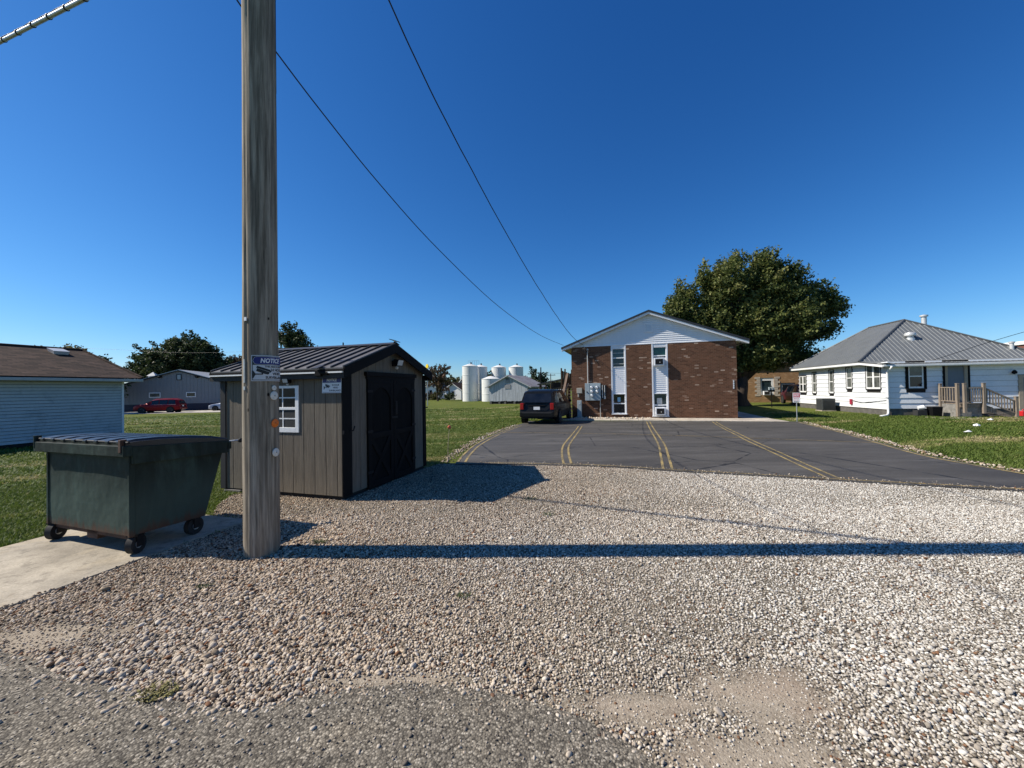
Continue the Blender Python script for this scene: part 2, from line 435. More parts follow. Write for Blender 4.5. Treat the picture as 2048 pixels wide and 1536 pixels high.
MAT['leaf_gold'] = leaf_mat('golden_leaves', [(0.10, 0.075, 0.015), (0.24, 0.15, 0.025), (0.32, 0.20, 0.04)])
MAT['leaf_rust'] = leaf_mat('rust_leaves', [(0.03, 0.036, 0.018), (0.085, 0.065, 0.035), (0.24, 0.13, 0.085)])
MAT['bark'] = plank_mat('bark', (0.06, 0.045, 0.034), 0.5, 'z', 10, 1.0)

# ---- ground materials
def lawn_mat():
    n = NT('mown_lawn')
    g = n.world()
    a = n.noise(g, 0.35, 5, 0.6)
    f = n.noise(g, 9.0, 5, 0.7)
    st = n.noise(n.world((0.18, 1.5, 1), (0, 0, R(17))), 1.0, 5, 0.65, 0.6)
    col = n.ramp(f, [(0.25, (0.045, 0.060, 0.011)), (0.5, (0.095, 0.120, 0.022)), (0.75, (0.155, 0.170, 0.042))])
    col = n.mix(1.0, col, n.ramp(a, [(0.3, (0.8, 0.85, 0.8)), (0.7, (1.2, 1.12, 1.0))]), 'MULTIPLY')
    col = n.mix(n.math('MULTIPLY', n.ramp(st, [(0.54, 0.0), (0.68, 1.0)]), 0.5), col, (0.17, 0.15, 0.065))
    h = n.noise(g, 30, 5, 0.75)
    return n.done(col, 0.95, n.bump(h, 0.9, 0.04), 0, 0.1)
MAT['lawn'] = lawn_mat()

def gravel_base_mat():
    n = NT('gravel_bed')
    g = n.world()
    dirt = n.attr('dirt', out='Fac')
    v = n.voro(g, 110, 'F1', 'Color')
    sp = n.n.new('ShaderNodeSeparateColor'); n.L(v, sp.inputs[0])
    st = n.ramp(sp.outputs[0], [(0.0, (0.06, 0.048, 0.034)), (0.35, (0.16, 0.132, 0.097)), (0.7, (0.30, 0.26, 0.195)), (1.0, (0.46, 0.42, 0.34))])
    vd = n.voro(g, 110)
    st = n.mix(1.0, st, n.ramp(vd, [(0.0, 1.0), (0.8, 0.5)]), 'MULTIPLY')  # bed darkened around each cell, painting in shade between the stones
    sand = n.ramp(n.noise(g, 55, 6, 0.75), [(0.3, (0.25, 0.20, 0.145)), (0.5, (0.36, 0.30, 0.225)), (0.75, (0.48, 0.41, 0.32))])
    red = n.ramp(n.noise(g, 2.2, 4), [(0.5, 0.0), (0.68, 1.0)])
    sand = n.mix(n.math('MULTIPLY', red, 0.3), sand, (0.30, 0.18, 0.12))
    col = n.mix(dirt, st, sand)
    h = n.math('ADD', n.math('MULTIPLY', vd, -0.8), n.noise(g, 80, 4))
    return n.done(col, 0.95, n.bump(h, 0.45, 0.008), 0, 0.15)
MAT['gravel_base'] = gravel_base_mat()

def stone_mat(name, stops, scale_noise=30):
    n = NT(name)
    t = n.attr('tint', 'INSTANCER')
    col = n.ramp(t, stops)
    warm = n.attr('warm', 'INSTANCER')
    col = n.mix(warm, col, n.mix(1.0, col, (0.98, 0.82, 0.66), 'MULTIPLY'))
    nz = n.noise(n.coord(), scale_noise, 4, 0.65)
    col = n.mix(1.0, col, n.ramp(nz, [(0.3, (0.78, 0.78, 0.78)), (0.7, (1.12, 1.12, 1.12))]), 'MULTIPLY')
    return n.done(col, 0.8, None, 0, 0.25)
MAT['pebble'] = stone_mat('pebbles', [(0.0, (0.030, 0.027, 0.027)), (0.12, (0.085, 0.074, 0.066)), (0.19, (0.21, 0.105, 0.052)), (0.26, (0.19, 0.166, 0.128)),
    (0.45, (0.325, 0.288, 0.238)), (0.65, (0.455, 0.415, 0.352)), (0.85, (0.54, 0.505, 0.44)), (1.0, (0.66, 0.635, 0.57))], 2.0)
MAT['chip'] = stone_mat('asphalt_chips', [(0.0, (0.06, 0.054, 0.048)), (0.4, (0.20, 0.175, 0.145)), (0.75, (0.34, 0.30, 0.25)), (1.0, (0.5, 0.45, 0.38))], 2.0)

def alley_mat():
    n = NT('worn_alley_asphalt')
    g = n.world()
    v = n.voro(g, 95, 'F1', 'Color'); sp = n.n.new('ShaderNodeSeparateColor'); n.L(v, sp.inputs[0])
    vd = n.voro(g, 95)
    agg = n.ramp(sp.outputs[0], [(0.0, (0.085, 0.075, 0.062)), (0.45, (0.19, 0.170, 0.138)), (0.8, (0.29, 0.26, 0.21)), (1.0, (0.45, 0.41, 0.34))])
    agg = n.mix(1.0, agg, n.ramp(vd, [(0.05, 1.0), (0.6, 0.45)]), 'MULTIPLY')
    big = n.noise(g, 2.0, 6, 0.65)
    col = n.mix(1.0, agg, n.ramp(big, [(0.3, (0.92, 0.91, 0.90)), (0.55, (1.25, 1.22, 1.17)), (0.75, (1.65, 1.56, 1.42))]), 'MULTIPLY')
    wv = n.n.new('ShaderNodeTexNoise'); wv.inputs['Scale'].default_value = 2.5; wv.inputs['Detail'].default_value = 6; n.L(g, wv.inputs['Vector'])
    wa = n.n.new('ShaderNodeVectorMath'); wa.operation = 'MULTIPLY_ADD'; n.L(wv.outputs['Color'], wa.inputs[0]); wa.inputs[1].default_value = (0.5, 0.5, 0); n.L(g, wa.inputs[2])
    cr = n.voro(wa.outputs[0], 1.3, 'DISTANCE_TO_EDGE')
    crk = n.math('MAXIMUM', n.ramp(cr, [(0.0, 0.35), (0.014, 1.0)]), n.ramp(n.noise(g, 1.3, 2), [(0.48, 1.0), (0.6, 0.0)]))
    col = n.mix(crk, (0.03, 0.027, 0.022), col)
    h = n.math('ADD', n.math('MULTIPLY', vd, -1.0), n.math('MULTIPLY', n.noise(g, 140, 3), 0.4))
    h = n.math('ADD', h, n.math('MULTIPLY', crk, 0.8))
    return n.done(col, 0.9, n.bump(h, 0.6, 0.006), 0, 0.2)
MAT['alley'] = alley_mat()

def lot_mat():
    n = NT('sealed_asphalt')
    g = n.world()
    a = n.noise(n.world((0.35, 1.2, 1), (0, 0, R(8))), 0.9, 6, 0.65, 0.4)
    f = n.noise(g, 60, 4, 0.7)
    col = n.ramp(a, [(0.3, (0.044, 0.040, 0.035)), (0.55, (0.070, 0.064, 0.056)), (0.75, (0.115, 0.106, 0.094))])
    col = n.mix(1.0, col, n.ramp(f, [(0.3, (0.75, 0.75, 0.75)), (0.7, (1.25, 1.25, 1.25))]), 'MULTIPLY')
    scuff = n.noise(n.world((0.5, 4, 1), (0, 0, R(12))), 1.2, 6, 0.75, 0.5)
    col = n.mix(n.math('MULTIPLY', n.ramp(scuff, [(0.56, 0.0), (0.72, 1.0)]), 0.5), col, (0.15, 0.146, 0.138))
    oil = n.voro(g, 0.9); og = n.ramp(n.math('ADD', oil, n.math('MULTIPLY', n.math('SUBTRACT', n.noise(g, 7, 5), 0.5), 0.22)), [(0.06, 0.45), (0.17, 1.0)])
    col = n.mix(og, (0.014, 0.013, 0.012), col)
    cr = n.voro(g, 0.35, 'DISTANCE_TO_EDGE')
    crk = n.ramp(n.math('ADD', cr, n.math('MULTIPLY', n.math('SUBTRACT', n.noise(g, 3, 4), 0.5), 0.03)), [(0.0, 0.0), (0.006, 1.0)])
    col = n.mix(crk, (0.012, 0.012, 0.013), col)
    return n.done(col, 0.75, n.bump(f, 0.4, 0.006), 0, 0.35)
MAT['lot'] = lot_mat()

def line_mat(name, c):
    n = NT(name)
    g = n.world()
    f = n.noise(g, 22, 6, 0.75)
    b = n.noise(g, 1.6, 3)
    wear = n.ramp(n.math('ADD', f, n.math('MULTIPLY', n.math('SUBTRACT', b, 0.5), 0.5)), [(0.36, 0.0), (0.60, 1.0)])
    col = n.mix(wear, (0.06, 0.058, 0.05), c)
    return n.done(col, 0.7, None, 0, 0.3)
MAT['line'] = line_mat('worn_yellow_paint', (0.36, 0.265, 0.10))

def conc_mat(name='concrete', c=(0.44, 0.385, 0.30)):
    n = NT(name)
    g = n.world()
    a = n.noise(g, 1.4, 6, 0.65); f = n.noise(g, 70, 4, 0.75); s = n.noise(g, 9, 6, 0.7)
    col = n.ramp(a, [(0.32, tuple(x * 0.58 for x in c)), (0.66, tuple(x * 1.2 for x in c))])
    col = n.mix(1.0, col, n.ramp(f, [(0.28, (0.72, 0.72, 0.72)), (0.7, (1.15, 1.15, 1.15))]), 'MULTIPLY')
    col = n.mix(n.math('MULTIPLY', n.ramp(s, [(0.52, 0.0), (0.64, 1.0)]), 0.6), col, tuple(x * 0.42 for x in c))
    blot = n.noise(g, 0.8, 7, 0.75, 0.6)
    col = n.mix(n.math('MULTIPLY', n.ramp(blot, [(0.5, 0.0), (0.66, 1.0)]), 0.4), col, (c[0] * 1.15, c[1] * 1.05, c[2] * 0.85))
    return n.done(col, 0.9, n.bump(n.math('ADD', f, s), 0.4, 0.006), 0, 0.2)
MAT['concrete'] = conc_mat()
MAT['walk'] = conc_mat('walk_concrete', (0.52, 0.46, 0.38))
MAT['pale_gravel'] = conc_mat('pale_gravel_road', (0.50, 0.46, 0.40))

def carpaint(name, c, metal=0.3):
    n = NT(name)
    d = n.noise(n.coord(), 2.5, 4)
    col = n.mix(n.ramp(d, [(0.3, 0.0), (0.7, 1.0)]), tuple(x * 0.85 for x in c), tuple(min(1, x * 1.15) for x in c))
    return n.done(col, 0.38, None, metal, 0.2, 0.08)
MAT['car_black'] = carpaint('black_car_paint', (0.006, 0.006, 0.0065), 0.0)
MAT['car_red'] = carpaint('red_car_paint', (0.20, 0.006, 0.010))
MAT['car_silver'] = carpaint('silver_blue_car_paint', (0.30, 0.34, 0.42))
MAT['car_maroon'] = carpaint('maroon_car_paint', (0.07, 0.008, 0.016))
MAT['taillight'] = paint('red_lens', (0.30, 0.012, 0.012), 0.1, 0.2)
MAT['plate'] = paint('number_plate', (0.75, 0.75, 0.75), 0.03, 0.35)

# ------------------------------------------------------------------ ground sheets
def inpoly(poly, x, y):
    c = False; n = len(poly); j = n - 1
    for i in range(n):
        xi, yi = poly[i]; xj, yj = poly[j]
        if (yi > y) != (yj > y) and x < (xj - xi) * (y - yi) / (yj - yi) + xi: c = not c
        j = i
    return c

def inpoly_v(poly, x, y):
    c = np.zeros(len(x), bool); n = len(poly); j = n - 1
    for i in range(n):
        xi, yi = poly[i]; xj, yj = poly[j]
        if yi != yj:
            m = ((yi > y) != (yj > y)) & (x < (xj - xi) * (y - yi) / (yj - yi) + xi)
            c ^= m
        j = i
    return c

def densify(poly, step, jit=0.0):
    out = []
    n = len(poly)
    for i in range(n):
        a = Vector(poly[i]); b = Vector(poly[(i + 1) % n]); L = (b - a).length; k = max(1, int(L / step))
        d = (b - a).normalized() if L > 0 else Vector((1, 0)); nn = Vector((-d.y, d.x))
        for t in range(k):
            p = a + (b - a) * (t / k)
            if jit and t: p = p + nn * (mnoise.noise(Vector((p.x * 3, p.y * 3, 1.3))) * jit)
            out.append((p.x, p.y))
    return out

def sheet(name, poly, dz, mat, res=0.6, skirt=0.0, jit=0.0, kind='structure', parent=None):
    poly = densify(poly, res, jit)
    xs = [p[0] for p in poly]; ys = [p[1] for p in poly]
    pts = [Vector(p) for p in poly]; n = len(pts)
    x = min(xs) + res / 2
    while x < max(xs):
        y = min(ys) + res / 2
        while y < max(ys):
            if inpoly(poly, x, y): pts.append(Vector((x, y)))
            y += res
        x += res
    r = delaunay_2d_cdt(pts, [], [list(range(n))], 1, 1e-5)
    mb = MB()
    mb.v = [(p.x, p.y, gz(p.x, p.y) + dz) for p in r[0]]
    mb.f = [tuple(f) for f in r[2]]
    if skirt > 0:
        k = len(mb.v)
        for p in poly: mb.v.append((p[0], p[1], gz(*p) + dz))
        for p in poly: mb.v.append((p[0], p[1], gz(*p) + dz - skirt))
        for i in range(n):
            j = (i + 1) % n
            mb.f.append((k + i, k + j, k + n + j, k + n + i))
    o = mb.build(name, mat, parent, recalc=False)
    if kind and parent is None: o['kind'] = kind
    return o

# terrain to the horizon
def terrain():
    xs = sorted(set([-1500, -900, -500, -300, -200, -140] + list(range(-100, 101, 4)) + [140, 200, 300, 500, 900, 1500]))
    ys = sorted(set([-60, -20, -8] + [i * 1.0 for i in range(-2, 60)] + list(range(60, 121, 5)) + [150, 200, 300, 500, 900, 1800]))
    mb = MB()
    for y in ys:
        for x in xs: mb.v.append((x, y, gz(x, y)))
    nx = len(xs)
    for j in range(len(ys) - 1):
        for i in range(nx - 1):
            mb.f.append((j * nx + i, j * nx + i + 1, (j + 1) * nx + i + 1, (j + 1) * nx + i))
    o = mb.build('ground', MAT['lawn'], None, smooth=True, recalc=False)
    o['kind'] = 'structure'
terrain()

ALLEY = [(-6.5, 2.62), (-4.2, 2.56), (-3.2, 2.41), (-2.95, 2.36), (-2.64, 2.22), (-2.22, 2.12), (-1.84, 2.02), (-1.34, 1.94), (-1.04, 2.05), (-0.55, 2.11),
         (-0.09, 2.03), (0.28, 1.89), (0.48, 1.75), (0.62, 1.60), (0.8, 1.2), (1.2, -1.5), (-6.5, -1.5)]
LOT = [(-1.24, 8.16), (0.08, 8.06), (1.26, 7.84), (2.33, 7.50), (2.94, 7.20), (3.93, 6.84), (5.27, 6.29), (6.3, 5.90), (7.35, 5.50), (8.75, 4.95),
       (8.72, 6.0), (8.75, 7.2), (8.95, 8.4), (10.0, 10.55), (11.89, 14.15), (13.75, 18.45), (3.35, 20.7), (0.9, 21.2), (0.35, 19.3), (-0.56, 15.7), (-1.08, 12.1), (-1.24, 9.6)]
# gravel yard (everything between the alley, the pad, the shed and the lot)
GRAVEL = [(-3.93, 2.66), (-3.6, 3.77), (-3.28, 4.84), (-3.95, 5.05), (-4.25, 5.55), (-4.42, 6.05), (-3.4, 6.6), (-1.75, 8.0), (-1.62, 8.32), (-1.24, 8.3),
          (0.08, 8.2), (1.26, 8.0), (2.94, 7.35), (5.27, 6.45), (7.35, 5.65), (8.9, 5.05), (14, 3.2), (14, -1.5), (-6.5, -1.5), (-6.5, 2.3)]
def vnoise(x, y, f, seed=0):
    """cheap smooth 2-D value noise in 0..1"""
    r = np.random.default_rng(seed); T = r.random((64, 64))
    u = x * f + 1000; v = y * f + 1000
    i = np.floor(u).astype(int); j = np.floor(v).astype(int); a = u - i; b = v - j
    a = a * a * (3 - 2 * a); b = b * b * (3 - 2 * b)
    g = lambda p, q: T[p % 64, q % 64]
    return (g(i, j) * (1 - a) + g(i + 1, j) * a) * (1 - b) + (g(i, j + 1) * (1 - a) + g(i + 1, j + 1) * a) * b

DIRT = [((-3.15, 2.58), 0.62, 0.20), ((-3.9, 2.5), 0.5, 0.2), ((0.62, 1.95), 0.40, 0.12), ((1.25, 1.98), 0.42, 0.20), ((1.0, 1.66), 0.35, 0.13), ((-0.75, 2.13), 0.5, 0.05)]
def dirt_v(x, y):
    d = np.zeros_like(x)
    for (cx, cy), a, b in DIRT:
        q = np.sqrt(((x - cx) / a) ** 2 + ((y - cy) / b) ** 2)
        q = q + 0.55 * (vnoise(x, y, 6.0, 31) - 0.5) + 0.4 * (vnoise(x, y, 17.0, 32) - 0.5)
        d = np.maximum(d, np.clip((1.15 - q) * 1.3, 0, 0.8))
    return d

def gravel_bed():
    o = sheet('gravel_yard', GRAVEL, 0.008, MAT['gravel_base'], 0.10, kind='structure')
    me = o.data
    co = np.empty(len(me.vertices) * 3); me.vertices.foreach_get('co', co); co = co.reshape(-1, 3)
    at = me.attributes.new('dirt', 'FLOAT', 'POINT')
    at.data.foreach_set('value', dirt_v(co[:, 0], co[:, 1]).astype(np.float32))
gravel_bed()
sheet('alley', ALLEY, 0.016, MAT['alley'], 0.3, 0.02, jit=0.10)
sheet('parking_lot', LOT, 0.03, MAT['lot'], 0.5, 0.05, jit=0.05)
sheet('alley_apron', [(-3.83, 2.90), (-3.6, 3.77), (-3.3, 4.83), (-5.03, 5.32), (-5.35, 4.2), (-5.75, 2.86)], 0.024, MAT['concrete'], 0.3, 0.05, jit=0.03)

# painted lines
def stripe(name, pts, wd, off=0.0):
    P = [Vector(p) for p in pts]
    # smooth polyline
    Q = []
    for i in range(len(P) - 1):
        p0 = P[max(0, i - 1)]; p1 = P[i]; p2 = P[i + 1]; p3 = P[min(len(P) - 1, i + 2)]
        k = max(3, int((p2 - p1).length / 0.35))
        for t in range(k):
            u = t / k
            Q.append(0.5 * ((2 * p1) + (p2 - p0) * u + (2 * p0 - 5 * p1 + 4 * p2 - p3) * u * u + (3 * p1 - p0 - 3 * p2 + p3) * u ** 3))
    Q.append(P[-1])
    mb = MB()
    for i, p in enumerate(Q):
        d = (Q[min(i + 1, len(Q) - 1)] - Q[max(i - 1, 0)]).normalized(); n = Vector((-d.y, d.x))
        for s in (-1, 1):
            q = p + n * (off + s * wd / 2)
            mb.v.append((q.x, q.y, gz(q.x, q.y) + 0.035))
    for i in range(len(Q) - 1): mb.f.append((2 * i, 2 * i + 1, 2 * i + 3, 2 * i + 2))
    return mb.build(name, MAT['line'], None, recalc=False)
for lab, pts in (('edge', [(-1.12, 8.27), (-1.12, 9.55), (-0.98, 11.8), (-0.45, 15.4), (0.36, 18.61)]),
                 ('second', [(1.13, 8.03), (1.22, 8.97), (1.42, 10.41), (1.79, 12.14), (3.14, 17.87)]),
                 ('third', [(2.93, 7.32), (3.44, 8.76), (4.12, 10.7), (5.21, 14.15), (6.93, 19.7)]),
                 ('fourth', [(5.33, 6.42), (5.81, 8.02), (6.84, 11.03), (7.8, 13.45), (9.93, 18.97)])):
    for s in (-1, 1):
        o = stripe('lane_line', pts, 0.05, s * 0.08); o['kind'] = 'structure'
o = stripe('lane_line', [(-0.41, 15.5), (3.37, 14.23), (5.97, 12.9), (7.96, 11.57), (9.75, 10.36)], 0.055); o['kind'] = 'structure'
o = stripe('lane_line', [(-1.1, 8.26), (0.08, 8.15), (1.26, 7.94), (2.33, 7.6), (2.94, 7.3), (3.93, 6.94), (5.27, 6.39), (6.3, 6.01), (7.35, 5.62), (8.6, 5.15)], 0.04); o['kind'] = 'structure'
o = stripe('lane_line', [(8.62, 6.0), (8.66, 7.2), (8.87, 8.45), (9.9, 10.6), (11.78, 14.2), (13.5, 18.2)], 0.07); o['kind'] = 'structure'

# ------------------------------------------------------------------ scatter (geometry nodes instancing for what nobody could count)
def scatter(name, pts, rots, scl, protos, mat, attrs):
    me = bpy.data.meshes.new(name)
    me.vertices.add(len(pts)); me.vertices.foreach_set('co', np.asarray(pts, np.float32).ravel())
    def at(n, typ, arr, key):
        a = me.attributes.new(n, typ, 'POINT'); a.data.foreach_set(key, np.asarray(arr).ravel())
    at('rot', 'FLOAT_VECTOR', np.asarray(rots, np.float32), 'vector')
    at('scl', 'FLOAT_VECTOR', np.asarray(scl, np.float32), 'vector')
    at('idx', 'INT', rng.integers(0, len(protos), len(pts)).astype(np.int32), 'value')
    for k, v in attrs.items(): at(k, 'FLOAT', np.asarray(v, np.float32), 'value')
    me.materials.append(mat)
    o = bpy.data.objects.new(name, me); COL.objects.link(o)
    col = bpy.data.collections.new(name + '_pieces')
    for i, pm in enumerate(protos):
        pm.materials.append(mat)
        po = bpy.data.objects.new('%s_piece_%02d' % (name, i), pm); col.objects.link(po)
    ng = bpy.data.node_groups.new(name, 'GeometryNodeTree')
    ng.interface.new_socket('Geometry', in_out='INPUT', socket_type='NodeSocketGeometry')
    ng.interface.new_socket('Geometry', in_out='OUTPUT', socket_type='NodeSocketGeometry')
    gi = ng.nodes.new('NodeGroupInput'); go = ng.nodes.new('NodeGroupOutput')
    mp = ng.nodes.new('GeometryNodeMeshToPoints'); mp.inputs['Radius'].default_value = 0.001
    ip = ng.nodes.new('GeometryNodeInstanceOnPoints')
    ci = ng.nodes.new('GeometryNodeCollectionInfo'); ci.inputs['Collection'].default_value = col
    ci.inputs['Separate Children'].default_value = True; ci.inputs['Reset Children'].default_value = True
    def na(n, typ):
        x = ng.nodes.new('GeometryNodeInputNamedAttribute'); x.data_type = typ; x.inputs['Name'].default_value = n
        return [s for s in x.outputs if s.enabled and s.name == 'Attribute'][0]
    ng.links.new(gi.outputs[0], mp.inputs[0]); ng.links.new(mp.outputs[0], ip.inputs['Points'])
    ng.links.new(ci.outputs[0], ip.inputs['Instance']); ip.inputs['Pick Instance'].default_value = True
    ng.links.new(na('idx', 'INT'), ip.inputs['Instance Index'])
    e2r = ng.nodes.new('FunctionNodeEulerToRotation'); ng.links.new(na('rot', 'FLOAT_VECTOR'), e2r.inputs[0])
    ng.links.new(e2r.outputs[0], ip.inputs['Rotation'])
    ng.links.new(na('scl', 'FLOAT_VECTOR'), ip.inputs['Scale'])
    ng.links.new(ip.outputs[0], go.inputs[0])
    m = o.modifiers.new('scatter', 'NODES'); m.node_group = ng
    o['kind'] = 'stuff'
    return o

def pebble_mesh(seed, sub=2, angular=0.0):
    rnd = random.Random(seed)
    bm = bmesh.new(); bmesh.ops.create_icosphere(bm, subdivisions=sub, radius=1.0)
    off = Vector((rnd.uniform(0, 50), rnd.uniform(0, 50), rnd.uniform(0, 50)))
    sx, sy, sz = rnd.uniform(0.85, 1.3), rnd.uniform(0.7, 0.95), rnd.uniform(0.55, 0.8)
    for v in bm.verts:
        k = 1 + 0.22 * mnoise.noise(v.co * 1.1 + off) + 0.07 * mnoise.noise(v.co * 3 + off)
        v.co = Vector((v.co.x * sx, v.co.y * sy, v.co.z * sz)) * k
    me = bpy.data.meshes.new('pebble'); bm.to_mesh(me); bm.free()
    me.polygons.foreach_set('use_smooth', [True] * len(me.polygons))
    return me

def jgrid(x0, x1, y0, y1, s, jit=0.45):
    nx = int((x1 - x0) / s); ny = int((y1 - y0) / (s * 0.87))
    X, Y = np.meshgrid(np.arange(nx), np.arange(ny))
    x = x0 + (X + 0.5 * (Y % 2)) * s + rng.uniform(-jit, jit, X.shape) * s
    y = y0 + Y * s * 0.87 + rng.uniform(-jit, jit, X.shape) * s
    return x.ravel(), y.ravel()

def gravel():
    xs, ys = [], []
    for (x0, x1, y0, y1, s) in ((-5.2, 12.6, 1.15, 5.0, 0.0160), (-4.6, 11.0, 5.0, 8.4, 0.0195)):
        x, y = jgrid(x0, x1, y0, y1, s)
        xs.append(x); ys.append(y)
    x = np.concatenate(xs); y = np.concatenate(ys)
    k = inpoly_v(GRAVEL, x, y) & (np.abs(x) < 1.42 * y + 0.5)
    # a few stones spill on to the concrete along its edge
    onpad = inpoly_v([(-3.83, 2.90), (-3.6, 3.77), (-3.3, 4.83), (-5.03, 5.32), (-5.35, 4.2), (-5.75, 2.86)], x, y)
    dist = np.abs((x + 3.6) * 0.962 - (y - 3.77) * 0.272)
    k &= ~onpad | (rng.random(len(x)) < 0.5 * np.exp(-dist / 0.035) + 0.0015)
    k &= ~inpoly_v([(-2.46, 5.68), (-1.78, 7.95), (-4.1, 8.6), (-4.75, 6.35)], x, y)
    x = x[k]; y = y[k]
    ina = inpoly_v(ALLEY, x, y)
    # distance into the alley along y: stray stones thin out
    edge = np.interp(x, [p[0] for p in ALLEY[:14]], [p[1] for p in ALLEY[:14]])
    d = np.clip((edge - y), 0, 3)
    prob = np.where(ina, 0.7 * np.exp(-d / 0.06) + 0.007, 1.0)
    dr = dirt_v(x, y)
    ruts = 0.30 * np.clip((vnoise(x * 0.35 + y * 0.1, y, 1.5, 4) * 0.6 + vnoise(x, y, 3.0, 6) * 0.4 - 0.52) * 5, 0, 1)
    prob = prob * (1 - 0.72 * dr) * (1 - ruts)
    k = rng.random(len(x)) < prob
    x = x[k]; y = y[k]; dr = dr[k]
    n = len(x)
    size = 0.0068 * (1.0 + 0.28 * np.clip((0.6 - x) / 2.0, 0, 1) * np.clip((6.5 - y) / 2.5, 0, 1)) * np.exp(rng.normal(0, 0.29, n)) * (1 - 0.55 * dr) * (0.85 + 0.35 * vnoise(x, y, 0.9, 2))
    z = gzv(x, y) + np.where(inpoly_v([(-3.83, 2.90), (-3.6, 3.77), (-3.3, 4.83), (-5.03, 5.32), (-5.35, 4.2), (-5.75, 2.86)], x, y), 0.024, 0.008) + size * rng.uniform(0.0, 0.75, n)
    rots = np.stack([rng.normal(0, 0.35, n), rng.normal(0, 0.35, n), rng.uniform(0, 6.28, n)], 1)
    scl = np.stack([size, size, size * rng.uniform(0.7, 1.1, n)], 1)
    t = np.clip(rng.beta(1.7, 1.15, n) + 0.16 * (vnoise(x, y, 0.55, 9) - 0.5) + np.clip((x - 0.0) * 0.025, -0.10, 0.12), 0, 1)
    warm = np.clip(0.72 - 0.17 * (x + 1.0) + 0.05 * (y - 4) + 0.5 * (vnoise(x, y, 0.8, 5) - 0.5), 0.08, 1) * rng.uniform(0.5, 1.2, n)
    o = scatter('gravel_stones', np.stack([x, y, z], 1), rots, scl, [pebble_mesh(i) for i in range(9)], MAT['pebble'], {'tint': t, 'warm': np.clip(warm, 0, 1)})
    tag(o, 'loose tan, white and grey river pebbles covering the yard', 'gravel')
gravel()

def strays():
    """coarser chips on the alley and small stones along the lot edges"""
    x, y = jgrid(-3.6, 1.0, 1.05, 2.5, 0.018)
    k = inpoly_v(ALLEY, x, y) & (np.abs(x) < 1.42 * y + 0.4) & (rng.random(len(x)) < 0.22)
    x = x[k]; y = y[k]; n = len(x)
    size = 0.0038 * np.exp(rng.normal(0, 0.4, n))
    z = gzv(x, y) + 0.017 + size * 0.15
    rots = np.stack([rng.normal(0, 0.4, n), rng.normal(0, 0.4, n), rng.uniform(0, 6.28, n)], 1)
    scl = np.stack([size * 1.2, size * 1.2, size], 1)
    o = scatter('alley_chips', np.stack([x, y, z], 1), rots, scl, [pebble_mesh(40 + i, 1) for i in range(5)], MAT['chip'], {'tint': rng.random(n), 'warm': np.full(n, 0.25)})
    tag(o, 'small stone chips worn out of the grey alley asphalt', 'gravel')
strays()

def border(name, pts, wd, s, sz, label, dz=0.012):
    P = [Vector(p) for p in pts]; xs = []; ys = []
    for a, b in zip(P[:-1], P[1:]):
        L = (b - a).length; d = (b - a) / L; nn = Vector((-d.y, d.x))
        n = int(L * wd / (s * s))
        t = rng.uniform(0, L, n); o = rng.normal(0, wd * 0.36, n)
        xs.append(a.x + d.x * t + nn.x * o); ys.append(a.y + d.y * t + nn.y * o)
    x = np.concatenate(xs); y = np.concatenate(ys); n = len(x)
    size = sz * np.exp(rng.normal(0, 0.35, n))
    z = gzv(x, y) + size * 0.3 + dz
    rots = np.stack([rng.normal(0, 0.5, n), rng.normal(0, 0.5, n), rng.uniform(0, 6.28, n)], 1)
    scl = np.stack([size, size, size * 0.8], 1)
    o = scatter(name, np.stack([x, y, z], 1), rots, scl, [pebble_mesh(60 + i, 1) for i in range(5)], MAT['pebble'], {'tint': np.clip(rng.beta(1.8, 1.6, n), 0, 1), 'warm': rng.uniform(0.3, 1.0, n)})
    tag(o, label, 'gravel')
border('border_stones', [(-1.55, 8.5), (-1.45, 9.8), (-1.28, 12.2), (-0.8, 15.6), (0.15, 19.2)], 0.26, 0.055, 0.018, 'pale stones strewn along the left edge of the parking lot')
border('border_stones', [(8.95, 5.4), (9.0, 7.0), (9.2, 8.4), (10.2, 10.45), (12.1, 14.1), (13.9, 18.3)], 0.26, 0.055, 0.018, 'pale stones strewn along the right edge of the parking lot')

border('spilled_stones', [(-1.2, 8.3), (0.08, 8.2), (1.26, 7.98), (2.33, 7.64), (2.94, 7.34), (3.93, 6.98), (5.27, 6.43), (6.3, 6.04), (7.35, 5.64), (8.6, 5.15)], 0.20, 0.050, 0.0075, 'loose pebbles spilled over the near edge of the parking lot', 0.031)

# ------------------------------------------------------------------ grass
def tuft_mesh(seed, nb=11, h=1.0, spread=0.5, wb=0.07):
    rnd = random.Random(seed); v = []; f = []
    for i in range(nb):
        a = rnd.uniform(0, 2 * PI); r = spread * math.sqrt(rnd.random()); bx, by = r * math.cos(a), r * math.sin(a)
        la = rnd.uniform(0, 2 * PI); ln = rnd.uniform(0.15, 0.75); hh = h * rnd.uniform(0.5, 1.1)
        wx, wy = -math.sin(la) * wb, math.cos(la) * wb
        p0 = (bx, by, 0); p1 = (bx + math.cos(la) * ln * 0.35 * hh, by + math.sin(la) * ln * 0.35 * hh, hh * 0.6); p2 = (bx + math.cos(la) * ln * hh, by + math.sin(la) * ln * hh, hh)
        k = len(v)
        v += [(p0[0] - wx, p0[1] - wy, 0), (p0[0] + wx, p0[1] + wy, 0), (p1[0] + wx * .8, p1[1] + wy * .8, p1[2]), (p1[0] - wx * .8, p1[1] - wy * .8, p1[2]), p2]
        f += [(k, k + 1, k + 2, k + 3), (k + 3, k + 2, k + 4)]
    me = bpy.data.meshes.new('tuft'); me.from_pydata(v, [], f); return me

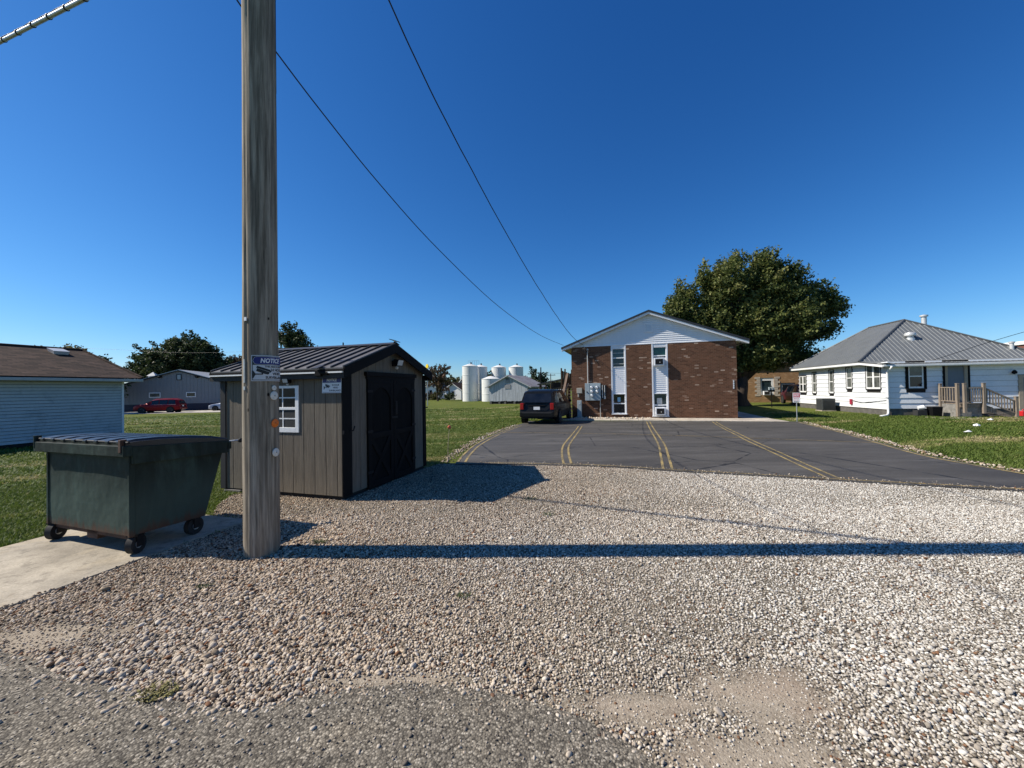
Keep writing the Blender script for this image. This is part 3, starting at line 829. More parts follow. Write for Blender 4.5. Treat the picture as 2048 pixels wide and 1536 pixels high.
def grass_mat():
    n = NT('grass_blades')
    t = n.attr('tint', 'INSTANCER')
    col = n.ramp(t, [(0.0, (0.052, 0.082, 0.013)), (0.4, (0.105, 0.155, 0.026)), (0.7, (0.168, 0.205, 0.046)), (0.88, (0.26, 0.25, 0.085)), (1.0, (0.42, 0.36, 0.18))])
    n.done(col, 0.6, None, 0, 0.25)
    tr = n.n.new('ShaderNodeBsdfTranslucent'); n.L(col, tr.inputs[0])
    mx = n.n.new('ShaderNodeMixShader'); mx.inputs[0].default_value = 0.3
    n.L(n.b.outputs[0], mx.inputs[1]); n.L(tr.outputs[0], mx.inputs[2]); n.L(mx.outputs[0], n.o.inputs[0])
    return n.m
MAT['grass'] = grass_mat()

NOGRASS = [LOT, GRAVEL, [(-3.83, 2.90), (-3.6, 3.77), (-3.3, 4.83), (-5.03, 5.32), (-5.35, 4.2), (-5.75, 2.86)], [(-2.46, 5.68), (-1.78, 7.95), (-4.1, 8.6), (-4.75, 6.35)],
           [(-1.24, 8.16), (-1.24, 9.6), (-1.08, 12.1), (-0.56, 15.7), (0.35, 19.3), (0.9, 21.2), (0.6, 21.2), (0.1, 19.3), (-0.85, 15.7), (-1.4, 12.1), (-1.55, 9.6), (-1.6, 8.4)],
           [(3.3, 20.7), (13.9, 18.3), (14.2, 20.2), (19, 31), (16, 32), (12.3, 21.5), (12.2, 38), (6, 40), (1.6, 22.9)],
           [(8.72, 5.0), (8.75, 7.2), (8.95, 8.4), (10.0, 10.55), (11.89, 14.15), (13.75, 18.45), (14.05, 18.3), (12.2, 14), (10.3, 10.4), (9.25, 8.3), (9.05, 7.1), (9.0, 5.0)],
           [(-15.55, 15.5), (-17.7, 8.0), (-24, 10), (-21.5, 17.3)],
           [(20.5, 21.1), (33, 18.6), (35, 29), (22.3, 30.8)], [(22.0, 19.6), (32, 17.4), (32, 18.6), (22, 20.7)]]
def lawn_grass():
    X = []; Y = []; H = []; Wd = []
    for (x0, x1, y0, y1, s, h, r0, r1) in ((-12.5, -1.0, 2.4, 11.5, 0.052, 0.052, 0, 11), (-18, 0.5, 5.0, 18.0, 0.10, 0.065, 11, 17), (8.5, 24, 4.5, 18.0, 0.085, 0.06, 0, 17),
                                           (-26, 1.5, 8, 30, 0.19, 0.08, 17, 30), (9, 26, 10, 26, 0.15, 0.075, 17, 31), (-44, 4, 24, 50, 0.42, 0.11, 30, 57)):
        x, y = jgrid(x0, x1, y0, y1, s)
        d = np.hypot(x, y)
        k = (d >= r0) & (d < r1) & (np.abs(x) < 1.42 * y + 1.0)
        for p in NOGRASS: k &= ~inpoly_v(p, x, y)
        # keep clear of the deep shadow zone behind the buildings
        x = x[k]; y = y[k]
        X.append(x); Y.append(y); H.append(np.full(len(x), h)); Wd.append(np.full(len(x), s))
    x = np.concatenate(X); y = np.concatenate(Y); h = np.concatenate(H); wd = np.concatenate(Wd); n = len(x)
    # straw-coloured clippings lie in streaks along the mowing direction
    ca, sa = math.cos(R(17)), math.sin(R(17))
    u = x * ca + y * sa; v = -x * sa + y * ca
    st = vnoise(u * 0.16, v * 1.1, 1.0, 21) * 0.7 + vnoise(u * 0.5, v * 3.5, 1.0, 22) * 0.3
    t = np.clip(0.45 + rng.normal(0, 0.14, n) + 0.25 * (vnoise(x, y, 0.3, 23) - 0.5) + np.clip((st - 0.62) * 2.8, 0, 0.5), 0, 1)
    nearw = np.exp(-((y - 26.5) / 3.0) ** 2) * (x > 15) * 0.2
    t = np.clip(t + nearw, 0, 1)
    hh = h * rng.uniform(0.7, 1.3, n) * (0.75 + 0.5 * vnoise(x, y, 0.7, 24))
    rots = np.stack([np.zeros(n), np.zeros(n), rng.uniform(0, 6.28, n)], 1)
    scl = np.stack([wd * 1.15, wd * 1.15, hh], 1)
    o = scatter('lawn_grass', np.stack([x, y, gzv(x, y) - 0.004], 1), rots, scl, [tuft_mesh(i) for i in range(6)], MAT['grass'], {'tint': t})
    tag(o, 'mown green grass with straw clippings on the lawns', 'grass')
lawn_grass()

def weed(x, y, r, h, dry, label, n=26):
    mb = MB(); rnd = random.Random(int(x * 1000 + y * 77)); tint = []
    for i in range(n):
        a = rnd.uniform(0, 2 * PI); q = r * math.sqrt(rnd.random()); bx, by = q * math.cos(a), q * math.sin(a) * 0.6
        la = rnd.uniform(0, 2 * PI); ln = rnd.uniform(0.4, 1.4) * h; hh = h * rnd.uniform(0.5, 1.1); wb = 0.0035
        wx, wy = -math.sin(la) * wb, math.cos(la) * wb
        mb.add([(bx - wx, by - wy, 0), (bx + wx, by + wy, 0), (bx + math.cos(la) * ln * 0.4 + wx, by + math.sin(la) * ln * .4 + wy, hh * .7), (bx + math.cos(la) * ln * 0.4 - wx, by + math.sin(la) * ln * .4 - wy, hh * .7), (bx + math.cos(la) * ln, by + math.sin(la) * ln, hh * 0.8)],
               [(0, 1, 2, 3), (3, 2, 4)])
    o = mb.build('weed_tuft', MAT['weed_dry'] if dry else MAT['weed'], None, loc=(x, y, gz(x, y) + 0.01), recalc=False)
    tag(o, label, 'weed', 'weeds growing in the gravel')
MAT['weed'] = paint('weed_green', (0.055, 0.075, 0.022), 0.4, 0.8, scale=20)
MAT['weed_dry'] = paint('weed_dry', (0.16, 0.14, 0.045), 0.5, 0.8, scale=20)
weed(-1.90, 2.06, 0.10, 0.035, True, 'dry yellow-green grass clump at the alley edge', 170)
weed(-2.05, 4.07, 0.07, 0.04, False, 'green weed in the gravel just right of the utility pole', 50)
weed(-2.55, 3.18, 0.05, 0.03, False, 'small green weed in the gravel in front of the pole', 40)
weed(0.25, 5.55, 0.12, 0.03, False, 'low green weed patch in gravel before the parking lot', 60)
weed(0.42, 4.85, 0.10, 0.03, False, 'low green weed patch just beyond the pole shadow', 50)
weed(-0.40, 2.98, 0.07, 0.025, False, 'thin green weed in gravel nearer than the pole shadow', 40)

# ------------------------------------------------------------------ lettering
_fontcache = {}
def text_geo(body, size=1.0, shear=0.0):
    """flat lettering as (verts2d, faces), centred on x, baseline-centred on y, height = size"""
    k = (body, shear)
    if k not in _fontcache:
        cu = bpy.data.curves.new('t', 'FONT'); cu.body = body; cu.size = 1.0; cu.shear = shear; cu.resolution_u = 3; cu.offset = 0.034
        ob = bpy.data.objects.new('t', cu); COL.objects.link(ob)
        dg = bpy.context.evaluated_depsgraph_get()
        me = bpy.data.meshes.new_from_object(ob.evaluated_get(dg))
        vs = [(v.co.x, v.co.y) for v in me.vertices]; fs = [tuple(p.vertices) for p in me.polygons]
        bpy.data.objects.remove(ob); bpy.data.curves.remove(cu); bpy.data.meshes.remove(me)
        _fontcache[k] = (vs, fs)
    vs, fs = _fontcache[k]
    x0 = min(v[0] for v in vs); x1 = max(v[0] for v in vs); y0 = min(v[1] for v in vs); y1 = max(v[1] for v in vs)
    s = size / max(1e-6, (y1 - y0))
    return [((v[0] - (x0 + x1) / 2) * s, (v[1] - (y0 + y1) / 2) * s) for v in vs], fs, (x1 - x0) * s

def lettering(name, body, cx, cy, size, maxw, mapfn, lift, mat, parent, shear=0.0, bold=1.0):
    vs, fs, wd = text_geo(body, size, shear)
    k = min(1.0, maxw / wd) if maxw else 1.0
    mb = MB()
    mb.v = [mapfn(cx + a * k, cy + b, lift) for a, b in vs]
    mb.f = fs
    return mb.build(name, mat, parent, recalc=False)

def flat(pts, mapfn, lift, name, mat, parent, n=1):
    mb = MB(); mb.v = [mapfn(a, b, lift) for a, b in pts]; mb.f = [tuple(range(len(pts)))]
    return mb.build(name, mat, parent, recalc=False)

def quadstrip(u0, u1, v0, v1, mapfn, lift, name, mat, parent, n=14, thick=0.0):
    mb = MB()
    for i in range(n + 1):
        u = u0 + (u1 - u0) * i / n
        mb.v += [mapfn(u, v0, lift), mapfn(u, v1, lift)]
    for i in range(n): mb.f.append((2 * i, 2 * i + 2, 2 * i + 3, 2 * i + 1))
    if thick:
        k = len(mb.v)
        for i in range(n + 1):
            u = u0 + (u1 - u0) * i / n
            mb.v += [mapfn(u, v0, lift - thick), mapfn(u, v1, lift - thick)]
        for i in range(n):
            mb.f.append((k + 2 * i, k + 2 * i + 1, k + 2 * i + 3, k + 2 * i + 2))
            mb.f.append((2 * i, k + 2 * i, k + 2 * i + 2, 2 * i + 2)); mb.f.append((2 * i + 1, 2 * i + 3, k + 2 * i + 3, k + 2 * i + 1))
        mb.f.append((0, 1, k + 1, k)); mb.f.append((2 * n, k + 2 * n, k + 2 * n + 1, 2 * n + 1))
    return mb.build(name, mat, parent, recalc=False)

def camera_symbol(mapfn, cx, cy, s, lift, parent, mat):
    mb = MB()
    def poly(p):
        # cut into narrow upright strips so the print follows a curved panel
        u0 = min(q[0] for q in p); u1 = max(q[0] for q in p); n = 14
        def span(u):
            v = []
            for (a, b), (c, d) in zip(p, p[1:] + p[:1]):
                if (a - u) * (c - u) <= 0:
                    v += [b, d] if abs(c - a) < 1e-9 else [b + (d - b) * (u - a) / (c - a)]
            return min(v), max(v)
        k = len(mb.v)
        for i in range(n + 1):
            u = u0 + (u1 - u0) * min(max(i / n, 1e-4), 1 - 1e-4); lo, hi = span(u)
            mb.v += [mapfn(cx + u * s, cy + lo * s, lift), mapfn(cx + u * s, cy + hi * s, lift)]
        for i in range(n): mb.f.append((k + 2 * i, k + 2 * i + 2, k + 2 * i + 3, k + 2 * i + 1))
    poly([(-1.0, -0.75), (-0.85, -0.75), (-0.62, -0.35), (-0.62, -0.2), (-0.85, 0.15), (-1.0, 0.15)])      # wall mount
    poly([(-0.62, -0.34), (0.05, -0.34), (0.05, -0.2), (-0.62, -0.2)])                                      # arm
    poly([(0.0, -0.34), (0.16, -0.34), (0.16, 0.05), (0.0, 0.1)])
    poly([(-0.5, 0.75), (0.95, 0.25), (1.05, 0.0), (0.95, -0.12), (0.9, 0.0), (-0.55, 0.50)])             # hood
    poly([(-0.5, 0.46), (0.88, -0.03), (0.72, -0.34), (0.3, -0.24), (-0.55, 0.10)])                          # body
    return mb.build('camera_symbol', mat, parent, recalc=False)

# ------------------------------------------------------------------ utility pole
PX, PY = -2.512, 3.85
def pole_r(z): return 0.156 - 0.0022 * z
def utility_pole():
    t = thing('utility_pole', 'tall grey weathered wooden utility pole standing in the gravel', 'utility pole', (PX, PY, 0))
    mb = MB(); n = 64; zs = [-0.1 + i * 0.07 for i in range(int(9.6 / 0.07))]
    for z in zs:
        for k in range(n):
            a = 2 * PI * k / n
            r = pole_r(z) + 0.006 * mnoise.noise(Vector((math.cos(a) * 1.5, math.sin(a) * 1.5, z * 0.35))) + 0.0035 * mnoise.noise(Vector((math.cos(a) * 9, math.sin(a) * 9, z * 0.4)))
            # long drying checks
            q = mnoise.noise(Vector((math.cos(a) * 14, math.sin(a) * 14, z * 0.22 + 7)))
            if q > 0.34: r -= 0.016 * min(1, (q - 0.34) * 5)
            mb.v.append((r * math.cos(a), r * math.sin(a), z))
    for i in range(len(zs) - 1):
        for k in range(n):
            k2 = (k + 1) % n; mb.f.append((i * n + k, i * n + k2, (i + 1) * n + k2, (i + 1) * n + k))
    mb.f.append(tuple(range((len(zs) - 1) * n, len(zs) * n)))
    mb.build('pole_shaft', MAT['pole'], t, smooth=True, recalc=False)
    view = math.atan2(-PY, -PX)
    def disc(delta, z, rad, mat, name, lab=None):
        a = view + R(delta); r = pole_r(z)
        m = MB().lathe([(rad * 0.96, 0.0), (rad, 0.004), (rad * 0.93, 0.009), (rad * 0.2, 0.010), (rad * 0.12, 0.012), (0.001, 0.012)], 24, 'x')
        o = m.build(name, mat, t, smooth='auto')
        o.location = (math.cos(a) * (r + 0.004), math.sin(a) * (r + 0.004), z); o.rotation_euler = (0, 0, a)
        if lab: o['label'] = lab
        s = MB().lathe([(rad * 0.1, 0.011), (rad * 0.1, 0.0145), (0.001, 0.015)], 10, 'x').build('nail', MAT['black_ink'], o)
    disc(42, 1.648, 0.026, MAT['whitedisc'], 'reflector_disc', 'small white disc just below the notice sign')
    disc(42, 1.572, 0.044, MAT['whitedisc'], 'reflector_disc', 'large white disc, upper of the two')
    disc(45, 1.30, 0.043, MAT['orange'], 'reflector_disc', 'orange disc nailed to the pole')
    disc(47, 1.01, 0.042, MAT['whitedisc'], 'reflector_disc', 'white disc, lowest on the pole')
    # metal ground strip with staples on the sunlit side
    a = view + R(-62)
    mb = MB(); r = pole_r(1.9) + 0.001
    mb.box(-0.009, 0.009, -0.004, 0.006, 1.70, 1.93)
    o = mb.build('metal_strip', MAT['galv'], t); o.location = (math.cos(a) * r, math.sin(a) * r, 0); o.rotation_euler = (0, 0, a + PI / 2)
    mb = MB().box(-0.012, 0.012, -0.004, 0.012, 1.63, 1.665)
    o = mb.build('strip_clip', MAT['galv'], t); o.location = (math.cos(a) * r, math.sin(a) * r, 0); o.rotation_euler = (0, 0, a + PI / 2)
    mb = MB().box(-0.016, 0.016, -0.004, 0.003, 2.30, 2.335)
    o = mb.build('number_tag', MAT['sign_white2'], t); o.location = (math.cos(a + .15) * (r + 0.001), math.sin(a + .15) * (r + 0.001), 0); o.rotation_euler = (0, 0, a + .15 + PI / 2)
    # cable riser down the far side near the top of the view
    a = view + R(96); rr = 0.140
    mb = MB().tube([(math.cos(a) * (rr + 0.004), math.sin(a) * (rr + 0.004), 4.7 + 0.5 * i) for i in range(8)], 0.008, 6)
    mb.build('riser_cable', MAT['black_ink'], t)
    # crossarm and insulators above the frame carry the service drop
    mb = MB().box(-0.06, 0.06, -0.9, 0.9, 8.55, 8.67); mb.build('crossarm', MAT['pole'], t).rotation_euler = (0, 0, R(35))
    for s in (-0.8, 0.8):
        m = MB().lathe([(0.03, 0), (0.05, 0.02), (0.05, 0.06), (0.03, 0.08), (0.045, 0.1), (0.02, 0.14)], 12)
        o = m.build('insulator', MAT['boxgrey'], t); o.location = (-math.sin(R(35)) * s, math.cos(R(35)) * s, 8.67)
    return t
utility_pole()

def pole_notice():
    t = thing('notice_sign', 'blue and white NOTICE surveillance sign curved around the utility pole', 'sign', (PX, PY, 1.84))
    view = math.atan2(-PY, -PX); rr = pole_r(1.84) + 0.012; W = 0.345; H = 0.25; mid = R(31.5)
    def mp(u, v, lift):
        a = view + mid + u / rr; q = rr + lift
        return (q * math.cos(a), q * math.sin(a), v)
    quadstrip(-W / 2, W / 2, -H / 2, H / 2, mp, 0.0, 'sign_panel', MAT['sign_white'], t, 24, 0.003)
    b = 0.006; m_ = 0.008
    for (u0, u1, v0, v1) in ((-W / 2 + m_, W / 2 - m_, H / 2 - m_ - 0.086, H / 2 - m_), (-W / 2 + m_, W / 2 - m_, -H / 2 + m_, -H / 2 + m_ + b), (-W / 2 + m_, -W / 2 + m_ + b, -H / 2 + m_ + b, H / 2 - m_ - 0.086), (W / 2 - m_ - b, W / 2 - m_, -H / 2 + m_ + b, H / 2 - m_ - 0.086)):
        quadstrip(u0, u1, v0, v1, mp, 0.0008, 'black_border', MAT['black_ink'], t, 24)
    # rounded header: white outline, blue field
    def stadium(hw, hh, cy, lift, name, mat):
        mb = MB(); n = 28
        for i in range(n + 1):
            u = -hw + 2 * hw * i / n; e = max(0.0, abs(u) - (hw - hh)); d = math.sqrt(max(0.0, hh * hh - e * e))
            mb.v += [mp(u, cy - d, lift), mp(u, cy + d, lift)]
        for i in range(n): mb.f.append((2 * i, 2 * i + 2, 2 * i + 3, 2 * i + 1))
        return mb.build(name, mat, t, recalc=False)
    cy = H / 2 - m_ - 0.043
    stadium(W / 2 - 0.014, 0.038, cy, 0.0014, 'header_outline', MAT['sign_white'])
    stadium(W / 2 - 0.0165, 0.0355, cy, 0.0020, 'header_field', MAT['blue_ink'])
    lettering('lettering', 'NOTICE', 0.0, cy, 0.046, 0.19, mp, 0.0028, MAT['sign_white2'], t, 0.18)
    lettering('lettering', 'THIS AREA IS UNDER', 0.045, 0.016, 0.019, 0.21, mp, 0.0014, MAT['black_ink'], t)
    lettering('lettering', '24 HOUR', 0.062, -0.016, 0.028, 0.14, mp, 0.0014, MAT['black_ink'], t)
    lettering('lettering', 'VIDEO', 0.062, -0.053, 0.027, 0.12, mp, 0.0014, MAT['black_ink'], t)
    lettering('lettering', 'SURVEILLANCE', 0.052, -0.090, 0.026, 0.21, mp, 0.0014, MAT['black_ink'], t)
    camera_symbol(mp, -0.086, -0.036, 0.080, 0.0014, t, MAT['black_ink'])
pole_notice()

# street-lamp arm that leaves the pole above the frame and rises to the left
def lamp_arm():
    t = thing('street_lamp_arm', 'galvanised street lamp arm reaching out over the upper left corner', 'street lamp', (PX, PY, 6.31))
    P0 = Vector((-0.14, 0.07, -0.05)); P1 = Vector((-3.04, 1.15, 0.52)); P2 = Vector((-5.6, 2.2, 0.92)); P3 = Vector((-7.4, 2.95, 1.05))
    mb = MB().tube([P0, P0.lerp(P1, .5) + Vector((0, 0, 0.02)), P1, P2, P3], 0.025, 12)
    mb.build('arm_pipe', MAT['galv'], t, smooth=True)
    # lashed cable on top of the pipe
    pts = []
    for i in range(40):
        u = i / 39 * 2.0
        p = (P0.lerp(P1, u) if u < 1 else P1.lerp(P2, u - 1)); pts.append(p + Vector((0.0, -0.012, 0.030 + 0.005 * math.sin(i * 2.1))))
    MB().tube(pts, 0.013, 6).build('lashed_cable', MAT['black_ink'], t, smooth=True)
    for i in range(11):
        u = (i + 0.5) / 11; p = P0.lerp(P2, u * 0.98) ; p = (P0.lerp(P1, u * 2) if u < .5 else P1.lerp(P2, u * 2 - 1))
        d = (P1 - P0).normalized()
        MB().tube([p - d * 0.012 + Vector((0, 0, 0.006)), p + d * 0.012 + Vector((0, 0, 0.006))], 0.036, 10).build('cable_band', MAT['black_metal'], t)
    MB().tube([P0 + Vector((0.1, 0, -0.5)), P0.lerp(P1, .22)], 0.014, 8).build('brace', MAT['galv'], t)
    w0 = P0.lerp(P1, 0.86) + Vector((0, 0, 0.03))
    MB().tube([w0, w0 + Vector((0.16, -0.06, -0.14)), w0 + Vector((0.30, -0.11, -0.17)), w0 + Vector((0.42, -0.15, -0.02)), w0 + Vector((0.7, -0.25, 0.1))], 0.008, 6).build('drip_loop', MAT['white'], t, smooth=True)
    m = MB().lathe([(0.02, -0.02), (0.14, 0.0), (0.17, 0.06), (0.12, 0.13), (0.04, 0.16)], 16)
    o = m.build('lamp_head', MAT['galv'], t, smooth=True); o.location = P3 + Vector((-0.25, 0.08, -0.08)); o.scale = (2.2, 1, 0.9); o.rotation_euler = (0, 0, R(158))
lamp_arm()

# ------------------------------------------------------------------ dumpster
def dumpster():
    t = thing('dumpster', 'dark green steel dumpster with black lids on the concrete pad', 'dumpster', (-3.75, 3.77, 0.024), R(-18.7))
    # local x: 0 near corner, -1.4 far left ; y back ; z up
    W = 1.42; zb = 0.195; zt = 1.0; yb0, yb1 = 0.0, 0.68; yt0, yt1 = -0.01, 0.90
    mb = MB(); th = 0.012
    # lit back panel with a slight bow
    n = 10
    for j in range(7):
        z = zb + (zt - zb) * j / 6
        for i in range(n + 1):
            x = -W * i / n; bow = 0.014 * math.sin(PI * i / n) * math.sin(PI * j / 6) + 0.006 * mnoise.noise(Vector((x * 3, z * 3, 0)))
            mb.v.append((x, -bow, z))
    for j in range(6):
        for i in range(n):
            a = j * (n + 1) + i; mb.f.append((a, a + 1, a + n + 2, a + n + 1))
    def pan(a, b, c, d): mb.add([a, b, c, d], [(0, 1, 2, 3)])
    pan((0, 0, zb), (0, yb1, zb - 0.01), (0, yt1, zt - 0.03), (0, 0, zt))
    pan((-W, 0, zb), (-W, 0, zt), (-W, yt1, zt - 0.03), (-W, yb1, zb - 0.01))
    pan((0, yb1, zb - 0.01), (-W, yb1, zb - 0.01), (-W, yt1, zt - 0.03), (0, yt1, zt - 0.03))
    pan((0, 0, zb), (-W, 0, zb), (-W, yb1, zb - 0.01), (0, yb1, zb - 0.01))
    mb.build('bin_body', MAT['dumpster'], t, recalc=False)
    # rim band
    mb = MB()
    mb.box(-W - 0.10, 0.05, -0.075, 0.0, zt - 0.02, zt + 0.085)
    mb.build('rear_rim', MAT['dumpster'], t, bevel=0.006)
    mb = MB().hexa([(0.0, 0.0, zt - 0.10), (0.05, 0.0, zt - 0.10), (0.05, yt1 + 0.02, zt - 0.13), (0.0, yt1 + 0.02, zt - 0.13)], [(0.0, 0.0, zt + 0.075), (0.05, 0.0, zt + 0.075), (0.05, yt1 + 0.02, zt + 0.01), (0.0, yt1 + 0.02, zt + 0.01)])
    mb.build('side_rim', MAT['dumpster'], t, bevel=0.006)
    mb = MB().hexa([(-W - 0.05, 0.0, zt - 0.10), (-W, 0.0, zt - 0.10), (-W, yt1 + 0.02, zt - 0.13), (-W - 0.05, yt1 + 0.02, zt - 0.13)], [(-W - 0.05, 0.0, zt + 0.075), (-W, 0.0, zt + 0.075), (-W, yt1 + 0.02, zt + 0.01), (-W - 0.05, yt1 + 0.02, zt + 0.01)])
    mb.build('side_rim', MAT['dumpster'], t, bevel=0.006)
    mb = MB().box(-W - 0.05, 0.05, yt1 - 0.01, yt1 + 0.05, zt - 0.09, zt + 0.0)
    mb.build('front_rim', MAT['dumpster'], t, bevel=0.006)
    # vertical corner posts and lower channel
    MB().box(-0.018, 0.012, -0.012, 0.035, zb - 0.01, zt).build('corner_post', MAT['dumpster'], t, bevel=0.004)
    MB().box(-W - 0.012, -W + 0.018, -0.012, 0.035, zb - 0.01, zt).build('corner_post', MAT['dumpster'], t, bevel=0.004)
    MB().box(-W * 0.55, -W * 0.42, 0.03, 0.62, zb - 0.10, zb - 0.012).build('skid_channel', MAT['rusty'], t, bevel=0.004)
    MB().box(-W + 0.02, -0.02, 0.03, 0.07, zb - 0.05, zb - 0.004).build('foot_rail', MAT['rusty'], t)
    # hinge rod with end knob
    MB().tube([(-W - 0.06, -0.045, zt + 0.115), (0.075, -0.045, zt + 0.115)], 0.012, 10).build('hinge_rod', MAT['black_metal'], t)
    MB().tube([(0.0, yt1 + 0.02, zt - 0.005), (0.075, yt1 + 0.07, zt + 0.005), (0.10, yt1 + 0.10, zt + 0.005)], 0.011, 8).build('handle_rod', MAT['galv'], t)
    m = MB().lathe([(0.003, -0.028), (0.02, -0.02), (0.028, 0), (0.02, 0.02), (0.003, 0.028)], 14)
    o = m.build('handle_knob', MAT['rubber'], t, smooth=True); o.location = (0.112, yt1 + 0.112, zt + 0.005)
    # two ribbed lids
    for li, (x0, x1) in enumerate(((-W - 0.06, -W * 0.5 - 0.005), (-W * 0.5 + 0.005, 0.035))):
        mb = MB(); n = 12
        ys = [-0.05, 0.05, 0.25, 0.5, 0.75, yt1 + 0.03]
        zz = [zt + 0.130, zt + 0.138, zt + 0.135, zt + 0.115, zt + 0.085, zt + 0.045]
        cols = []
        ribs = 3
        for i in range(ribs):
            a = x0 + (x1 - x0) * (i + 0.10) / ribs; b = x0 + (x1 - x0) * (i + 0.90) / ribs; e = (x1 - x0) / ribs * 0.10
            cols += [(a - e, 0.0), (a, 0.0), (a + e, 0.022), (b - e, 0.022), (b, 0.0)]
        cols.append((x1, 0.0))
        for j, y in enumerate(ys):
            k = 1.0 if 0 < j < 5 else 0.75
            for (x, dz) in cols: mb.v.append((x, y, zz[j] - 0.02 + dz * k))
        m = len(cols)
        for j in range(len(ys) - 1):
            for i in range(m - 1): mb.f.append((j * m + i, j * m + i + 1, (j + 1) * m + i + 1, (j + 1) * m + i))
        # hem all round
        edge = [(0, i) for i in range(m)] + [(j, m - 1) for j in range(1, len(ys))] + [(len(ys) - 1, i) for i in range(m - 2, -1, -1)] + [(j, 0) for j in range(len(ys) - 2, 0, -1)]
        k0 = len(mb.v)
        for (j, i) in edge:
            v = mb.v[j * m + i]; mb.v.append((v[0], v[1], v[2] - 0.045 - (0.02 if 0 < j < 5 else 0)))
        ne = len(edge)
        for q in range(ne):
            a = edge[q][0] * m + edge[q][1]; b = edge[(q + 1) % ne][0] * m + edge[(q + 1) % ne][1]
            mb.f.append((a, b, k0 + (q + 1) % ne, k0 + q))
        lid = mb.build('lid', MAT['lid'], t)
        for i in range(4):
            x = x0 + (x1 - x0) * (i + 0.5) / 4
            MB().box(x - 0.03, x + 0.03, -0.066, -0.03, zt + 0.095, zt + 0.128).build('hinge_loop', MAT['lid'], lid, bevel=0.008)
    MB().box(-0.02, 0.02, -0.082, -0.03, zt + 0.02, zt + 0.145).build('hinge_bracket', MAT['rusty'], t, bevel=0.004)
    MB().box(-W - 0.09, -W - 0.075, -0.08, -0.02, zt + 0.02, zt + 0.15).build('hinge_bracket', MAT['dumpster'], t, bevel=0.004)
    # casters
    for i, (x, y, a) in enumerate(((-0.05, 0.07, 25), (-W + 0.02, 0.05, 25), (-0.06, 0.60, 10), (-W + 0.07, 0.60, 40))):
        c = MB().tube([(-0.03, 0, 0), (0.03, 0, 0)], 0.092, 24).build('caster_wheel', MAT['rubber'], t, smooth='auto', bevel=0.008)
        c.location = (x, y, 0.093); c.rotation_euler = (0, 0, R(a))
        MB().tube([(-0.033, 0, 0), (0.033, 0, 0)], 0.04, 16).build('hub', MAT['galv'], c, smooth='auto')
        f = MB(); f.box(-0.05, -0.038, -0.035, 0.035, -0.02, 0.10); f.box(0.038, 0.05, -0.035, 0.035, -0.02, 0.10); f.box(-0.05, 0.05, -0.05, 0.05, 0.085, 0.10)
        f.build('caster_fork', MAT['black_metal'], c)
MAT['rusty'] = paint('rusty_steel', (0.07, 0.035, 0.022), 0.4, 0.8, scale=10, dirt=(0.03, 0.03, 0.028), dirt_amt=0.7)
dumpster()

